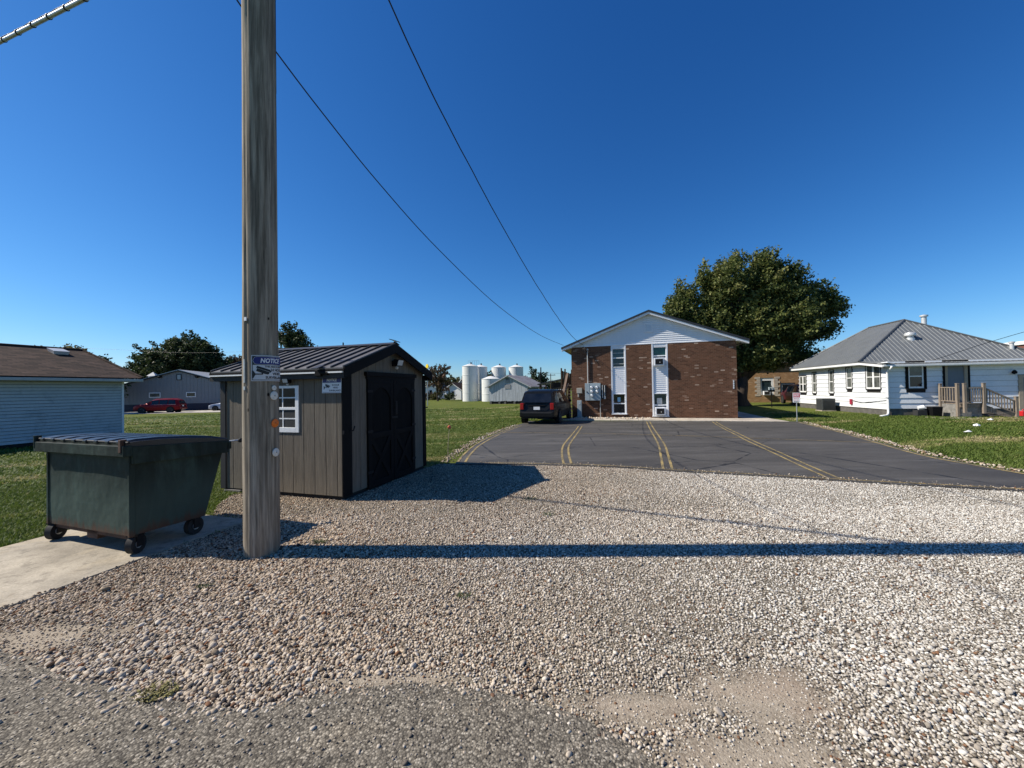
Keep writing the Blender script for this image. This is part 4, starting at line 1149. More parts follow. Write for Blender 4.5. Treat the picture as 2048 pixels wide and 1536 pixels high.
# ------------------------------------------------------------------ garden shed
def shed():
    t = thing('garden_shed', 'taupe garden shed with black double doors and metal roof behind the pole', 'shed', (-2.49, 5.62, 0.0), math.atan2(0.958, 0.286))
    W = 2.40; D = 2.36; ze = 1.93; za = 2.36; base = 0.07
    sid = MAT['shed_siding']
    # dark core behind the grooves
    mb = MB()
    mb.prism([(0.03, base), (W - 0.03, base), (W - 0.03, ze), (W / 2, za - 0.02), (0.03, ze)], 0.03, D - 0.03, 'y')
    mb.build('wall_core', MAT['groove'], t)
    # side wall planks (the wall with the window), grooves every 0.203 m
    gy = [0.0, 0.089] + [0.089 + 0.203 * i for i in range(1, 11)] + [2.26]
    wy0, wy1, wz0, wz1 = 0.80, 1.385, 1.01, 1.685
    for a, b in zip(gy[:-1], gy[1:]):
        a2 = a + (0.004 if a > 0 else 0); b2 = b - 0.004
        if b2 > wy0 and a2 < wy1:
            for (z0, z1) in ((base, wz0), (wz1, ze + 0.02)):
                MB().box(0.0, 0.028, a2, b2, z0, z1).build('siding_plank', sid, t, bevel=0.003)
            if a2 < wy0: MB().box(0.0, 0.028, a2, wy0, wz0, wz1).build('siding_plank', sid, t)
            if b2 > wy1: MB().box(0.0, 0.028, wy1, b2, wz0, wz1).build('siding_plank', sid, t)
        else:
            MB().box(0.0, 0.028, a2, b2, base, ze + 0.02).build('siding_plank', sid, t, bevel=0.003)
    # far end and back closed with the same planks
    for i in range(11):
        MB().box(W - 0.028, W, 0.03 + i * 0.21, 0.03 + (i + 1) * 0.21 - 0.008, base, ze).build('siding_plank', sid, t)
    for i in range(11):
        x0 = 0.03 + i * 0.213; x1 = x0 + 0.205; zz = lambda x: za - abs(x - W / 2) / (W / 2) * (za - ze)
        MB().prism([(x0, base), (x1, base), (x1, zz(x1)), (x0, zz(x0))], D - 0.028, D, 'y').build('siding_plank', sid, t)
    # front planks
    zz = lambda x: za - abs(x - W / 2) / (W / 2) * (za - ze) - 0.01
    xs = [0.19 + 0.203 * i for i in range(11)]
    for a, b in zip(xs[:-1], xs[1:]):
        a2, b2 = a + 0.004, b - 0.004; z0 = base
        segs = []
        if b2 <= 0.55 or a2 >= 1.955: segs.append((a2, b2, base))
        elif a2 < 0.55 < b2: segs += [(a2, 0.55, base), (0.55, b2, 1.86)]
        elif a2 < 1.955 < b2: segs += [(a2, 1.955, 1.86), (1.955, b2, base)]
        else: segs.append((a2, b2, 1.86))
        for (p, q, z0) in segs:
            pts = [(p, z0), (q, z0), (q, zz(q))] + ([(W / 2, zz(W / 2))] if p < W / 2 < q else []) + [(p, zz(p))]
            MB().prism(pts, 0.0, 0.028, 'y').build('siding_plank', sid, t)
    MB().box(2.22, 2.31, 0.0, 0.028, base, zz(2.31)).build('siding_plank', sid, t)
    # trim
    MB().box(-0.012, 0.19, -0.02, 0.0, base - 0.01, ze - 0.02).build('corner_trim', MAT['black'], t, bevel=0.003)
    MB().box(2.31, W + 0.012, -0.02, 0.0, base - 0.01, ze - 0.02).build('corner_trim', MAT['black'], t, bevel=0.003)
    MB().box(-0.02, 0.0, 2.262, D + 0.012, base - 0.01, ze - 0.02).build('corner_trim', MAT['darkgrey'], t, bevel=0.003)
    MB().box(0.02, W - 0.02, 0.04, D - 0.04, 0.0, base).build('skid_base', MAT['groove'], t)
    for (x, y) in ((-0.02, 1.95), (0.05, 0.4)):
        MB().box(x, x + 0.2, y, y + 0.36, -0.02, 0.05).build('support_block', MAT['concrete_grey'], t, bevel=0.01)
    # doors
    MB().box(0.50, 2.005, -0.055, 0.0, 1.845, 1.915).build('door_header', MAT['black'], t, bevel=0.006)
    MB().box(0.53, 1.975, -0.035, 0.0, 1.80, 1.845).build('door_header', MAT['black'], t, bevel=0.004)
    for (x0, x1, hinge) in ((0.555, 1.248, -1), (1.258, 1.95, 1)):
        d = MB().box(x0, x1, -0.012, 0.02, 0.04, 1.80).build('door', MAT['door_black'], t)
        fr = 0.085
        for (a, b, c, e) in ((x0, x0 + fr, 0.04, 1.80), (x1 - fr, x1, 0.04, 1.80), (x0 + fr, x1 - fr, 0.04, 0.14), (x0 + fr, x1 - fr, 0.83, 0.92), (x0 + fr, x1 - fr, 1.72, 1.80)):
            MB().box(a, b, -0.034, -0.012, c, e).build('door_rail', MAT['black'], d, bevel=0.004)
        # arched head of the upper panel
        cx = (x0 + x1) / 2; hw = (x1 - x0) / 2 - fr
        pts = [(cx - hw, 1.72)] + [(cx - hw + 2 * hw * i / 14, 1.46 + 0.2 * math.sin(PI * i / 14) ** 0.7) for i in range(15)] + [(cx + hw, 1.72)]
        MB().prism(pts, -0.030, -0.012, 'y').build('arch_trim', MAT['black'], d)
        # crossed braces of the lower panel
        for s in (-1, 1):
            a = Vector((cx - s * hw, 0.14)); b = Vector((cx + s * hw, 0.83)); dd = (b - a).normalized(); nn = Vector((-dd.y, dd.x)) * 0.04
            y1 = -0.030 if s > 0 else -0.027
            MB().prism([tuple(a + nn), tuple(a - nn), tuple(b - nn), tuple(b + nn)], y1, -0.012, 'y').build('cross_brace', MAT['black'], d)
        for z in (0.3, 0.95, 1.6):
            hx = x0 - 0.02 if hinge < 0 else x1 - 0.11
            MB().box(hx, hx + 0.13, -0.042, -0.034, z - 0.02, z + 0.02).build('hinge', MAT['black_metal'], d, bevel=0.003)
    MB().box(1.29, 1.35, -0.05, -0.034, 1.18, 1.42).build('door_handle', MAT['black_metal'], t, bevel=0.008)
    MB().box(1.18, 1.36, -0.047, -0.034, 1.12, 1.15).build('hasp', MAT['black_metal'], t)
    # window
    f = thing('window', '', '', (0, 0, 0)); f.parent = t
    for k in ('label', 'category'):
        if k in f: del f[k]
    fw = 0.045
    for (a, b, c, e) in ((wy0 - 0.02, wy0 + fw, wz0 - 0.02, wz1 + 0.02), (wy1 - fw, wy1 + 0.02, wz0 - 0.02, wz1 + 0.02), (wy0 + fw, wy1 - fw, wz1 - 0.02, wz1 + 0.02), (wy0 + fw, wy1 - fw, wz0 - 0.02, wz0 + 0.055)):
        MB().box(-0.014, 0.012, a, b, c, e).build('frame', MAT['white'], f, bevel=0.003)
    MB().box(-0.010, 0.012, wy0 + fw, wy1 - fw, 1.335, 1.375).build('meeting_rail', MAT['white'], f, bevel=0.003)
    ym = (wy0 + wy1) / 2
    for (z0, z1, xo) in ((1.375, wz1 - 0.02, -0.006), (wz0 + 0.055, 1.335, -0.002)):
        MB().box(xo, xo + 0.014, ym - 0.009, ym + 0.009, z0, z1).build('muntin', MAT['white'], f)
        zm = (z0 + z1) / 2
        for (p, q) in ((wy0 + fw, ym - 0.009), (ym + 0.009, wy1 - fw)):
            MB().box(xo, xo + 0.014, p, q, zm - 0.009, zm + 0.009).build('muntin', MAT['white'], f)
            for (u, v) in ((z0, zm - 0.009), (zm + 0.009, z1)):
                MB().box(xo + 0.004, xo + 0.008, p, q, u, v).build('pane', MAT['dark_pane'] if xo < -0.004 else MAT['screen'], f)
    # roof: two slopes with standing seams
    ov = 0.13; oe = 0.095; sl = (za - ze) / (W / 2); zr = lambda x: za + 0.055 - abs(x - W / 2) * sl
    y0, y1 = -ov, D + ov
    for s in (-1, 1):
        xe = -oe if s < 0 else W + oe
        a = (xe, zr(xe)); b = (W / 2, zr(W / 2))
        mb = MB().prism([(a[0], a[1] - 0.02), (b[0], b[1] - 0.02), b, a], y0, y1, 'y')
        sl_o = mb.build('roof_slope', MAT['shed_roof'], t)
        ns = 12
        for i in range(ns + 1):
            y = y0 + 0.02 + (y1 - y0 - 0.04) * i / ns
            pts = [(a[0], a[1] + 0.001), (b[0] + s * 0.0, b[1] + 0.001), (b[0], b[1] + 0.026), (a[0], a[1] + 0.026)]
            MB().prism(pts, y - 0.010, y + 0.010, 'y').build('roof_seam', MAT['shed_seam'], sl_o)
    MB().prism([(W / 2 - 0.10, zr(W / 2 - 0.10) + 0.030), (W / 2, zr(W / 2) + 0.030), (W / 2 + 0.10, zr(W / 2 + 0.10) + 0.030), (W / 2 + 0.10, zr(W / 2 + 0.10) + 0.036), (W / 2, zr(W / 2) + 0.040), (W / 2 - 0.10, zr(W / 2 - 0.10) + 0.036)], y0 - 0.01, y1 + 0.01, 'y').build('ridge_cap', MAT['shed_seam'], t)
    # eave: black gutter edge, drip edge coloured white to paint in its sun glint, grey fascia
    MB().box(-oe - 0.012, -oe + 0.02, y0, y1, zr(-oe) - 0.055, zr(-oe) - 0.022).build('eave_edge', MAT['black'], t)
    MB().box(-oe - 0.030, -oe + 0.0, y0 + 0.02, y1 - 0.02, zr(-oe) - 0.078, zr(-oe) - 0.057).build('drip_edge', MAT['white'], t)
    MB().box(-oe - 0.002, -oe + 0.03, y0 + 0.01, y1 - 0.01, zr(-oe) - 0.155, zr(-oe) - 0.075).build('fascia', MAT['darkgrey'], t)
    MB().box(-oe + 0.03, 0.0, y0 + 0.02, y1 - 0.02, zr(-oe) - 0.150, zr(-oe) - 0.135).build('soffit', MAT['black'], t)
    # rake boards
    for yy in (y0 - 0.004, y1 - 0.021):
        for s in (-1, 1):
            xe = -oe if s < 0 else W + oe
            pts = [(xe, zr(xe) - 0.15), (W / 2, zr(W / 2) - 0.15), (W / 2, zr(W / 2) + 0.004), (xe, zr(xe) + 0.004)]
            MB().prism(pts, yy, yy + 0.025, 'y').build('rake_board', MAT['black'], t)
    MB().box(-oe, 0.0, y0 + 0.02, 0.0, zr(-oe) - 0.15, zr(-oe) - 0.03).build('eave_return', MAT['black'], t)
    MB().box(W, W + oe, y0 + 0.02, 0.0, zr(W + oe) - 0.15, zr(W + oe) - 0.03).build('eave_return', MAT['black'], t)
    MB().tube([(W / 2 + 0.02, 1.0, zr(W / 2)), (W / 2 + 0.02, 1.0, zr(W / 2) + 0.09)], 0.012, 8).build('vent_stub', MAT['black'], t)
    MB().box(-0.02, 0.0, -0.045, -0.02, 0.98, 1.03).build('cable_clip', MAT['black_metal'], t)
    # latch hardware on the corner
    MB().tube([(0.13, -0.03, 1.0), (0.17, -0.06, 1.02), (0.20, -0.06, 1.08)], 0.01, 6).build('latch_hook', MAT['black_metal'], t)
    MB().tube([(2.33, -0.03, 1.25), (2.42, -0.05, 1.25)], 0.012, 6).build('latch_hook', MAT['black_metal'], t)
MAT['dark_pane'] = paint('dark_pane', (0.006, 0.0065, 0.009), 0.2, 0.25, spec=0.2)
MAT['groove'] = paint('dark_groove', (0.02, 0.018, 0.016), 0.2, 0.9)
MAT['darkgrey'] = paint('charcoal_trim', (0.035, 0.035, 0.036), 0.15, 0.7, spec=0.2)
MAT['door_black'] = plank_mat('black_stained_door', (0.008, 0.008, 0.008), 0.3, 'z', 18, 0.6, 0.6)
MAT['door_black'].node_tree.nodes['Principled BSDF'].inputs['Specular IOR Level'].default_value = 0.1
MAT['screen'] = paint('insect_screen', (0.028, 0.028, 0.027), 0.15, 0.7, bump=0.2, bscale=200)
MAT['shed_seam'] = paint('seam_metal', (0.05, 0.048, 0.048), 0.15, 0.45, metal=0.2)
shed()
SH = Matrix.Translation((-2.49, 5.62, 0)) @ Matrix.Rotation(math.atan2(0.958, 0.286), 4, 'Z')
SHR = math.atan2(0.958, 0.286)
def shp(x, y, z): return tuple(SH @ Vector((x, y, z)))

def shed_sign():
    t = thing('notice_sign', 'small blue and white NOTICE sign on the shed side beside the corner', 'sign', shp(-0.012, 0.158, 1.70), SHR)
    W, H = 0.34, 0.235
    def mp(u, v, lift): return (-0.004 - lift - (H / 2 - v) * 0.05, -u, v)
    quadstrip(-W / 2, W / 2, -H / 2, H / 2, mp, 0.0, 'sign_panel', MAT['sign_white2'], t, 4, 0.002)
    quadstrip(-W / 2 + .006, W / 2 - .006, H / 2 - 0.082, H / 2 - 0.006, mp, 0.0008, 'header_field', MAT['blue_ink'], t, 4)
    lettering('lettering', 'NOTICE', 0, H / 2 - 0.044, 0.042, 0.18, mp, 0.0016, MAT['sign_white2'], t, 0.15)
    lettering('lettering', '24 HOUR', 0.07, 0.0, 0.024, 0.14, mp, 0.001, MAT['black_ink'], t)
    lettering('lettering', 'VIDEO', 0.07, -0.038, 0.024, 0.10, mp, 0.001, MAT['black_ink'], t)
    lettering('lettering', 'SURVEILLANCE', 0.06, -0.080, 0.024, 0.20, mp, 0.001, MAT['black_ink'], t)
    quadstrip(-W / 2 + .01, W / 2 - .01, -H / 2 + 0.008, -H / 2 + 0.013, mp, 0.001, 'black_border', MAT['black_ink'], t, 4)
    camera_symbol(mp, -0.085, -0.022, 0.055, 0.001, t, MAT['black_ink'])
shed_sign()

def flood(name, label, x, y, z, rz, scale=1.0):
    t = thing(name, label, 'light', shp(x, y, z), SHR + rz)
    # local -y points away from the wall
    MB().box(-0.05, 0.05, -0.03, 0.0, -0.05, 0.05).build('mount_plate', MAT['black'], t, bevel=0.006)
    h = MB().hexa([(-0.09, -0.13, -0.05), (0.09, -0.13, -0.05), (0.07, -0.05, -0.02), (-0.07, -0.05, -0.02)], [(-0.09, -0.16, 0.06), (0.09, -0.16, 0.06), (0.07, -0.05, 0.07), (-0.07, -0.05, 0.07)]).build('lamp_head', MAT['black'], t, bevel=0.006)
    MB().hexa([(-0.075, -0.134, -0.04), (0.075, -0.134, -0.04), (0.075, -0.130, -0.04), (-0.075, -0.130, -0.04)], [(-0.075, -0.163, 0.05), (0.075, -0.163, 0.05), (0.075, -0.155, 0.05), (-0.075, -0.155, 0.05)]).build('lens', MAT['lightgrey'], h)
    m = MB().lathe([(0.002, -0.03), (0.022, -0.02), (0.03, 0), (0.022, 0.02), (0.002, 0.03)], 12)
    o = m.build('motion_sensor', MAT['lightgrey'], t, smooth=True); o.location = (0.0, -0.07, -0.08)
    t.scale = (scale,) * 3
flood('flood_light', 'black floodlight with pale lens under the shed gable above the doors', 1.30, -0.004, 2.09, 0.0, 1.0)
flood('wall_light', 'small dark security light above the shed window', -0.004, 0.95, 1.775, -PI / 2, 0.62)

def eave_camera():
    t = thing('solar_lamp', 'black solar lamp clamped to the shed eave above the notice sign', 'lamp', shp(-0.105, 0.30, 1.93), SHR)
    MB().hexa([(-0.10, -0.05, 0.0), (0.05, -0.05, 0.055), (0.05, 0.05, 0.055), (-0.10, 0.05, 0.0)], [(-0.10, -0.05, 0.015), (0.05, -0.05, 0.07), (0.05, 0.05, 0.07), (-0.10, 0.05, 0.015)]).build('solar_panel', MAT['shed_seam'], t)
    MB().box(-0.03, 0.03, -0.05, 0.06, -0.10, -0.01).build('lamp_body', MAT['black'], t, bevel=0.008)
    MB().tube([(0, -0.16, -0.06), (0, -0.04, -0.05)], 0.03, 10).build('lamp_head', MAT['black'], t)
eave_camera()
def ridge_panel():
    t = thing('solar_charger', 'small black solar panel tilted on the shed roof peak', 'solar panel', shp(1.22, -0.09, 2.445), SHR); t.scale = (0.55, 0.55, 0.55)
    MB().box(-0.02, 0.02, -0.02, 0.02, -0.02, 0.05).build('stand', MAT['black'], t)
    MB().hexa([(-0.16, -0.10, 0.05), (0.16, -0.10, 0.02), (0.16, 0.10, 0.07), (-0.16, 0.10, 0.10)], [(-0.16, -0.10, 0.07), (0.16, -0.10, 0.04), (0.16, 0.10, 0.09), (-0.16, 0.10, 0.12)]).build('panel', MAT['carglass'], t)
ridge_panel()

# ------------------------------------------------------------------ overhead wires
def wire(name, pts, r, mat, label, n=6, sub=6, wob=0.0):
    P = [Vector(p) for p in pts]; Q = []
    for i in range(len(P) - 1):
        p0 = P[max(0, i - 1)]; p1 = P[i]; p2 = P[i + 1]; p3 = P[min(len(P) - 1, i + 2)]
        for t in range(sub):
            u = t / sub
            Q.append(0.5 * ((2 * p1) + (p2 - p0) * u + (2 * p0 - 5 * p1 + 4 * p2 - p3) * u * u + (3 * p1 - p0 - 3 * p2 + p3) * u ** 3))
    Q.append(P[-1])
    if wob:
        Q = [q + Vector((0, 0, wob * mnoise.noise(q * 2.0))) for q in Q]
    o = MB().tube(Q, r, n).build(name, mat, None, smooth=True)
    return tag(o, label, 'wire')
wire('power_wire', [(-2.45, 3.98, 8.45), (-2.12, 4.86, 8.0), (-1.79, 5.8, 7.57), (-1.46, 6.74, 7.12), (-0.94, 8.23, 6.62), (-0.25, 10.19, 6.05), (0.86, 13.36, 5.30), (2.19, 17.16, 4.62), (3.34, 20.44, 4.25), (4.25, 22.72, 4.12)], 0.0125, MAT['black_ink'], 'thick black service wire, right of the two running to the brick building', sub=8, wob=0.02)
wire('phone_wire', [(-4.6, -1.2, 9.2), (-3.7, 1.5, 7.25), (-2.86, 4.05, 5.78), (-2.73, 4.46, 5.63), (-2.52, 5.12, 5.39), (-2.14, 6.33, 5.03), (-1.51, 8.28, 4.61), (-0.34, 11.95, 4.15), (1.27, 16.98, 3.97), (3.06, 22.57, 4.12)], 0.0085, MAT['black_ink'], 'thin black wire, left of the two running to the brick building')

# ------------------------------------------------------------------ brick apartment building
BA = R(-16.5)
def building():
    t = thing('brick_apartment', 'two-storey brown brick apartment building with white gable behind the lot', 'building', (3.60, 23.15, -0.2), BA)
    W = 8.85; H = 4.27; D = 17.0
    zc = H; apex = 5.99; mid = W / 2; oh = 0.55; rk = 0.22
    bays = ((2.31, 3.15), (4.55, 5.41))
    br = MAT['brick']
    segs = [(0, bays[0][0]), (bays[0][1], bays[1][0]), (bays[1][1], W)]
    for (a, b) in segs: MB().box(a, b, 0, 0.22, -0.1, H).build('brick_wall', br, t)
    MB().box(bays[0][0], bays[0][1], 0.0, 0.22, -0.1, 0.27).build('brick_wall', br, t)
    MB().box(bays[1][0], bays[1][1], 0.0, 0.22, -0.1, 0.16).build('brick_wall', br, t)
    MB().box(0, 0.22, 0.22, D, -0.1, H).build('brick_wall', br, t)
    MB().box(W - 0.22, W, 0.22, D, -0.1, H).build('brick_wall', br, t)
    MB().box(0.22, W - 0.22, D - 0.22, D, -0.1, H).build('brick_wall', br, t)
    MB().box(0.22, W - 0.22, 0.22, 0.26, -0.1, H).build('wall_backing', MAT['groove'], t)
    MB().prism([(0, H), (W, H), (mid, apex)], 0.06, D - 0.05, 'y').build('gable_core', MAT['vinyl'], t)
    # gable lap siding
    lap = 0.112; z = H + 0.0; sl = (apex - H) / mid
    i = 0
    while z < apex - 0.03:
        z1 = min(z + lap, apex - 0.01)
        a0 = (z - H) / sl; a1 = (z1 - H) / sl
        y_b, y_t = 0.018, 0.045
        mb = MB().add([(a0, y_b, z), (W - a0, y_b, z), (W - a1, y_t, z1), (a1, y_t, z1), (a0, 0.06, z), (W - a0, 0.06, z), (W - a1, 0.06, z1), (a1, 0.06, z1)],
                      [(0, 1, 2, 3), (4, 7, 6, 5), (0, 4, 5, 1), (1, 5, 6, 2), (2, 6, 7, 3), (3, 7, 4, 0)])
        mb.build('siding_board', MAT['vinyl'], t); z += lap; i += 1
    MB().box(-0.01, W + 0.01, -0.012, 0.05, H - 0.03, H + 0.012).build('gable_sill_trim', MAT['vinyl'], t)
    # gable vent
    v = MB().box(mid - 0.24, mid + 0.22, -0.01, 0.03, 4.90, 5.46).build('gable_vent', MAT['vinyl'], t)
    MB().box(mid - 0.17, mid + 0.15, -0.016, -0.008, 4.98, 5.38).build('vent_recess', MAT['lightgrey'], v)
    for k in range(7): MB().hexa([(mid - 0.17, -0.030, 4.985 + k * 0.056), (mid + 0.15, -0.030, 4.985 + k * 0.056), (mid + 0.15, -0.017, 5.02 + k * 0.056), (mid - 0.17, -0.017, 5.02 + k * 0.056)], [(mid - 0.17, -0.030, 4.995 + k * 0.056), (mid + 0.15, -0.030, 4.995 + k * 0.056), (mid + 0.15, -0.017, 5.03 + k * 0.056), (mid - 0.17, -0.017, 5.03 + k * 0.056)]).build('louvre', MAT['vinyl'], v)
    # roof
    zr = lambda x: apex + 0.06 - abs(x - mid) * sl * 0.985
    for s in (-1, 1):
        xe = -oh - 0.02 if s < 0 else W + oh + 0.02
        a = (xe, zr(xe)); b = (mid, zr(mid))
        rf = MB().prism([(a[0], a[1]), (b[0], b[1]), (b[0], b[1] + 0.11), (a[0], a[1] + 0.11)], -rk - 0.05, D + 0.3, 'y').build('roof', MAT['dark_roof'], t)
        for k in range(20):
            y = 0.2 + k * 0.86
            MB().prism([(a[0], a[1] + 0.111), (b[0], b[1] + 0.111), (b[0], b[1] + 0.135), (a[0], a[1] + 0.135)], y - 0.02, y + 0.02, 'y').build('roof_rib', MAT['dark_roof'], rf)
        # white rake fascia and soffit
        MB().prism([(xe + s * -0.02, zr(xe) - 0.125), (mid, zr(mid) - 0.125), (mid, zr(mid) - 0.002), (xe + s * -0.02, zr(xe) - 0.002)], -rk - 0.02, -rk + 0.005, 'y').build('rake_fascia', MAT['vinyl'], t)
        MB().prism([(xe + s * -0.02, zr(xe) - 0.10), (mid, zr(mid) - 0.10), (mid, zr(mid) - 0.085), (xe + s * -0.02, zr(xe) - 0.085)], -rk + 0.005, 0.02, 'y').build('rake_soffit', MAT['vinyl'], t)
        # boxed eave return
        x0, x1 = (xe + 0.02, 0.06) if s < 0 else (W - 0.06, xe - 0.02)
        zl = H - 0.06
        xo, xi = (x0, x1) if s < 0 else (x1, x0)
        MB().prism([(xo, zl - 0.02), (xi, zl - 0.02), (xi, zr(xi) - 0.127), (xo, zr(xo) - 0.127)], -rk - 0.012, 0.0, 'y').build('eave_return', MAT['vinyl'], t)
        MB().box(min(xo, 0 if s < 0 else W), max(xo, 0 if s < 0 else W), 0.0, D, zl - 0.02, zl).build('eave_soffit', MAT['soffit'], t)
        MB().box(xo - 0.015, xo + 0.015, -rk, D + 0.2, zl - 0.03, zr(xo) - 0.004).build('eave_fascia', MAT['vinyl'], t)
    # window bays
    for bi, (a, b) in enumerate(bays):
        lowz = 0.27 if bi == 0 else 0.16
        yb = 0.06
        # white side trims full height
        for (p, q) in ((a, a + 0.075), (b - 0.075, b)):
            MB().box(p, q, -0.004, 0.22, lowz, H - 0.03).build('bay_trim', MAT['vinyl'], t, bevel=0.004)
        MB().box(a + 0.075, b - 0.075, 0.012, 0.22, 4.08, H - 0.03).build('bay_trim', MAT['vinyl'], t)
        MB().box(a - 0.02, b + 0.02, -0.05, 0.22, lowz - 0.05, lowz).build('window_sill', MAT['vinyl'], t, bevel=0.006)
        # siding spandrel between the storeys
        z = 1.44; n = 13; hh = (2.96 - 1.44) / n
        for k in range(n):
            z0 = z + k * hh
            MB().add([(a + 0.075, yb - 0.030, z0), (b - 0.075, yb - 0.030, z0), (b - 0.075, yb, z0 + hh), (a + 0.075, yb, z0 + hh), (a + 0.075, yb + 0.02, z0), (b - 0.075, yb + 0.02, z0), (b - 0.075, yb + 0.02, z0 + hh), (a + 0.075, yb + 0.02, z0 + hh)],
                     [(0, 1, 2, 3), (4, 7, 6, 5), (0, 4, 5, 1), (1, 5, 6, 2), (2, 6, 7, 3), (3, 7, 4, 0)]).build('siding_board', MAT['vinyl'], t)
        # two windows
        for wi, (z0, z1) in enumerate(((2.96, 4.08), (lowz, 1.44))):
            wroot = MB().box(a + 0.075, b - 0.075, 0.015, 0.20, z1 - 0.045, z1).build('window', MAT['vinyl'], t)
            MB().box(a + 0.075, b - 0.075, 0.015, 0.20, z0, z0 + 0.045).build('frame', MAT['vinyl'], wroot)
            for (p, q) in ((a + 0.075, a + 0.11), (b - 0.11, b - 0.075)):
                MB().box(p, q, 0.05, 0.20, z0 + 0.045, z1 - 0.045).build('frame', MAT['vinyl'], wroot)
            zm = (z0 + z1) / 2
            if bi == 1: zm = z0 + 0.60
            MB().box(a + 0.11, b - 0.11, 0.06, 0.19, zm - 0.03, zm + 0.03).build('meeting_rail', MAT['vinyl'], wroot)
            up = MAT['glass_teal'] if bi == 0 else MAT['glass_green']
            if wi == 1: up = MAT['glass'] if bi == 0 else MAT['glass_teal']
            MB().box(a + 0.11, b - 0.11, 0.12, 0.13, zm + 0.03, z1 - 0.045).build('pane', up, wroot)
            MB().box(a + 0.11, b - 0.11, 0.15, 0.16, z0 + 0.045, zm - 0.03).build('pane', MAT['glass'], wroot)
            if bi == 0 and wi == 0:
                for zz in (z0 + 0.2, z0 + 0.83): MB().box(a + 0.12, b - 0.12, 0.100, 0.108, zz, zz + 0.03).build('blind_rail', MAT['lightgrey'], wroot)
            if bi == 0 and wi == 1:
                MB().box(a + 0.33, a + 0.49, 0.112, 0.117, zm + 0.10, zm + 0.36).build('paper_notice', MAT['paper_blue'], wroot)
            if bi == 1 and wi == 1:
                MB().box(a + 0.25, a + 0.52, 0.112, 0.117, zm + 0.06, zm + 0.40).build('paper_notice', MAT['lightgrey'], wroot)
            if bi == 1:
                MB().box(a + 0.11, b - 0.11, 0.09, 0.10, z0 + 0.045, z0 + 0.50).build('filler_panel', MAT['vinyl'], wroot)
    # weatherhead mast above the meters
    MB().tube([(0.965, -0.05, 1.9), (0.965, -0.05, 4.02)], 0.03, 10).build('service_mast', MAT['lightgrey'], t)
    m = MB().lathe([(0.03, 0), (0.06, 0.03), (0.065, 0.09), (0.03, 0.13)], 12); o = m.build('weatherhead', MAT['lightgrey'], t, smooth='auto'); o.location = (0.965, -0.07, 4.0)
    for k, dx in enumerate((-0.25, -0.1, 0.12)):
        MB().tube([(0.965, -0.09, 4.02), (0.965 + dx * .6, -0.22, 3.86), (0.965 + dx, -0.20, 3.92), (0.72, -0.16, 4.24)], 0.011, 5).build('wire_loop', MAT['black_ink'], t, smooth=True)
    # vertical house number on the right corner
    for k in range(4): MB().box(8.648, 8.707, -0.020, -0.014, 1.64 + k * 0.115, 1.72 + k * 0.115).build('number_plate', MAT['sign_white2'], t)
    MB().box(8.655, 8.70, -0.014, 0.0, 1.62, 2.10).build('number_strip', MAT['lightgrey'], t)
MAT['paper_blue'] = paint('blue_paper', (0.25, 0.5, 0.65), 0.1, 0.7)
building()
BM = Matrix.Translation((3.60, 23.15, -0.2)) @ Matrix.Rotation(BA, 4, 'Z')
def bp(x, y, z): return tuple(BM @ Vector((x, y, z)))

def window_ac(label, x, z):
    t = thing('window_air_conditioner', label, 'air conditioner', bp(x, 0.06, z), BA, 'window air conditioners')
    MB().box(-0.26, 0.26, -0.30, 0.08, 0, 0.42).build('housing', MAT['vinyl'], t, bevel=0.012)
    g = MB().box(-0.20, 0.20, -0.308, -0.298, 0.05, 0.36).build('grille', MAT['groove'], t)
    for k in range(7): MB().box(-0.20, 0.20, -0.315, -0.308, 0.07 + k * 0.043, 0.078 + k * 0.043).build('grille_fin', MAT['darkgrey'], g)
    MB().box(0.02, 0.06, -0.316, -0.309, 0.14, 0.2).build('badge', MAT['lightgrey'], g)
window_ac('white air conditioner in the upper right window of the brick building', 4.93, 3.0)
window_ac('white air conditioner in the lower right window of the brick building', 4.95, 0.22)

def meters():
    t = thing('meter_cabinet', 'grey electric meter cabinet with five round meters on the brick wall', 'meter cabinet', bp(0.80, 0, 1.05), BA)
    MB().box(0, 0.90, -0.20, -0.0, 0, 1.02).build('cabinet', MAT['boxgrey'], t, bevel=0.01)
    MB().box(0.265, 0.272, -0.206, -0.2, 0.02, 1.0).build('door_seam', MAT['darkgrey'], t)
    MB().box(0.09, 0.13, -0.23, -0.2, 0.46, 0.54).build('latch', MAT['black_metal'], t, bevel=0.006)
    for (x, z) in ((0.40, 0.77), (0.40, 0.53), (0.40, 0.29), (0.70, 0.77), (0.70, 0.53)):
        m = MB().lathe([(0.095, -0.2), (0.095, -0.225), (0.08, -0.23), (0.078, -0.30), (0.05, -0.325), (0.002, -0.33)], 20, 'y')
        o = m.build('meter', MAT['galv'], t, smooth='auto'); o.location = (x, 0, z)
        d = MB().lathe([(0.06, -0.331), (0.06, -0.334), (0.002, -0.335)], 18, 'y').build('meter_dial', MAT['sign_white2'], o)
    MB().box(0.93, 1.22, -0.14, 0, 0.08, 0.90).build('breaker_panel', MAT['darkgrey'], t, bevel=0.008)
    MB().tube([(1.0, -0.16, 0.15), (1.0, -0.16, 0.9)], 0.025, 8).build('conduit', MAT['lightgrey'], t)
    MB().tube([(1.13, -0.16, 0.10), (1.13, -0.16, 0.88)], 0.022, 8).build('conduit', MAT['lightgrey'], t)
    MB().box(1.08, 1.18, -0.2, -0.14, 0.08, 0.22).build('conduit_box', MAT['lightgrey'], t, bevel=0.01)
    MB().tube([(0.86, -0.06, 0.0), (0.86, -0.06, -1.05)], 0.022, 8).build('ground_conduit', MAT['lightgrey'], t)
meters()
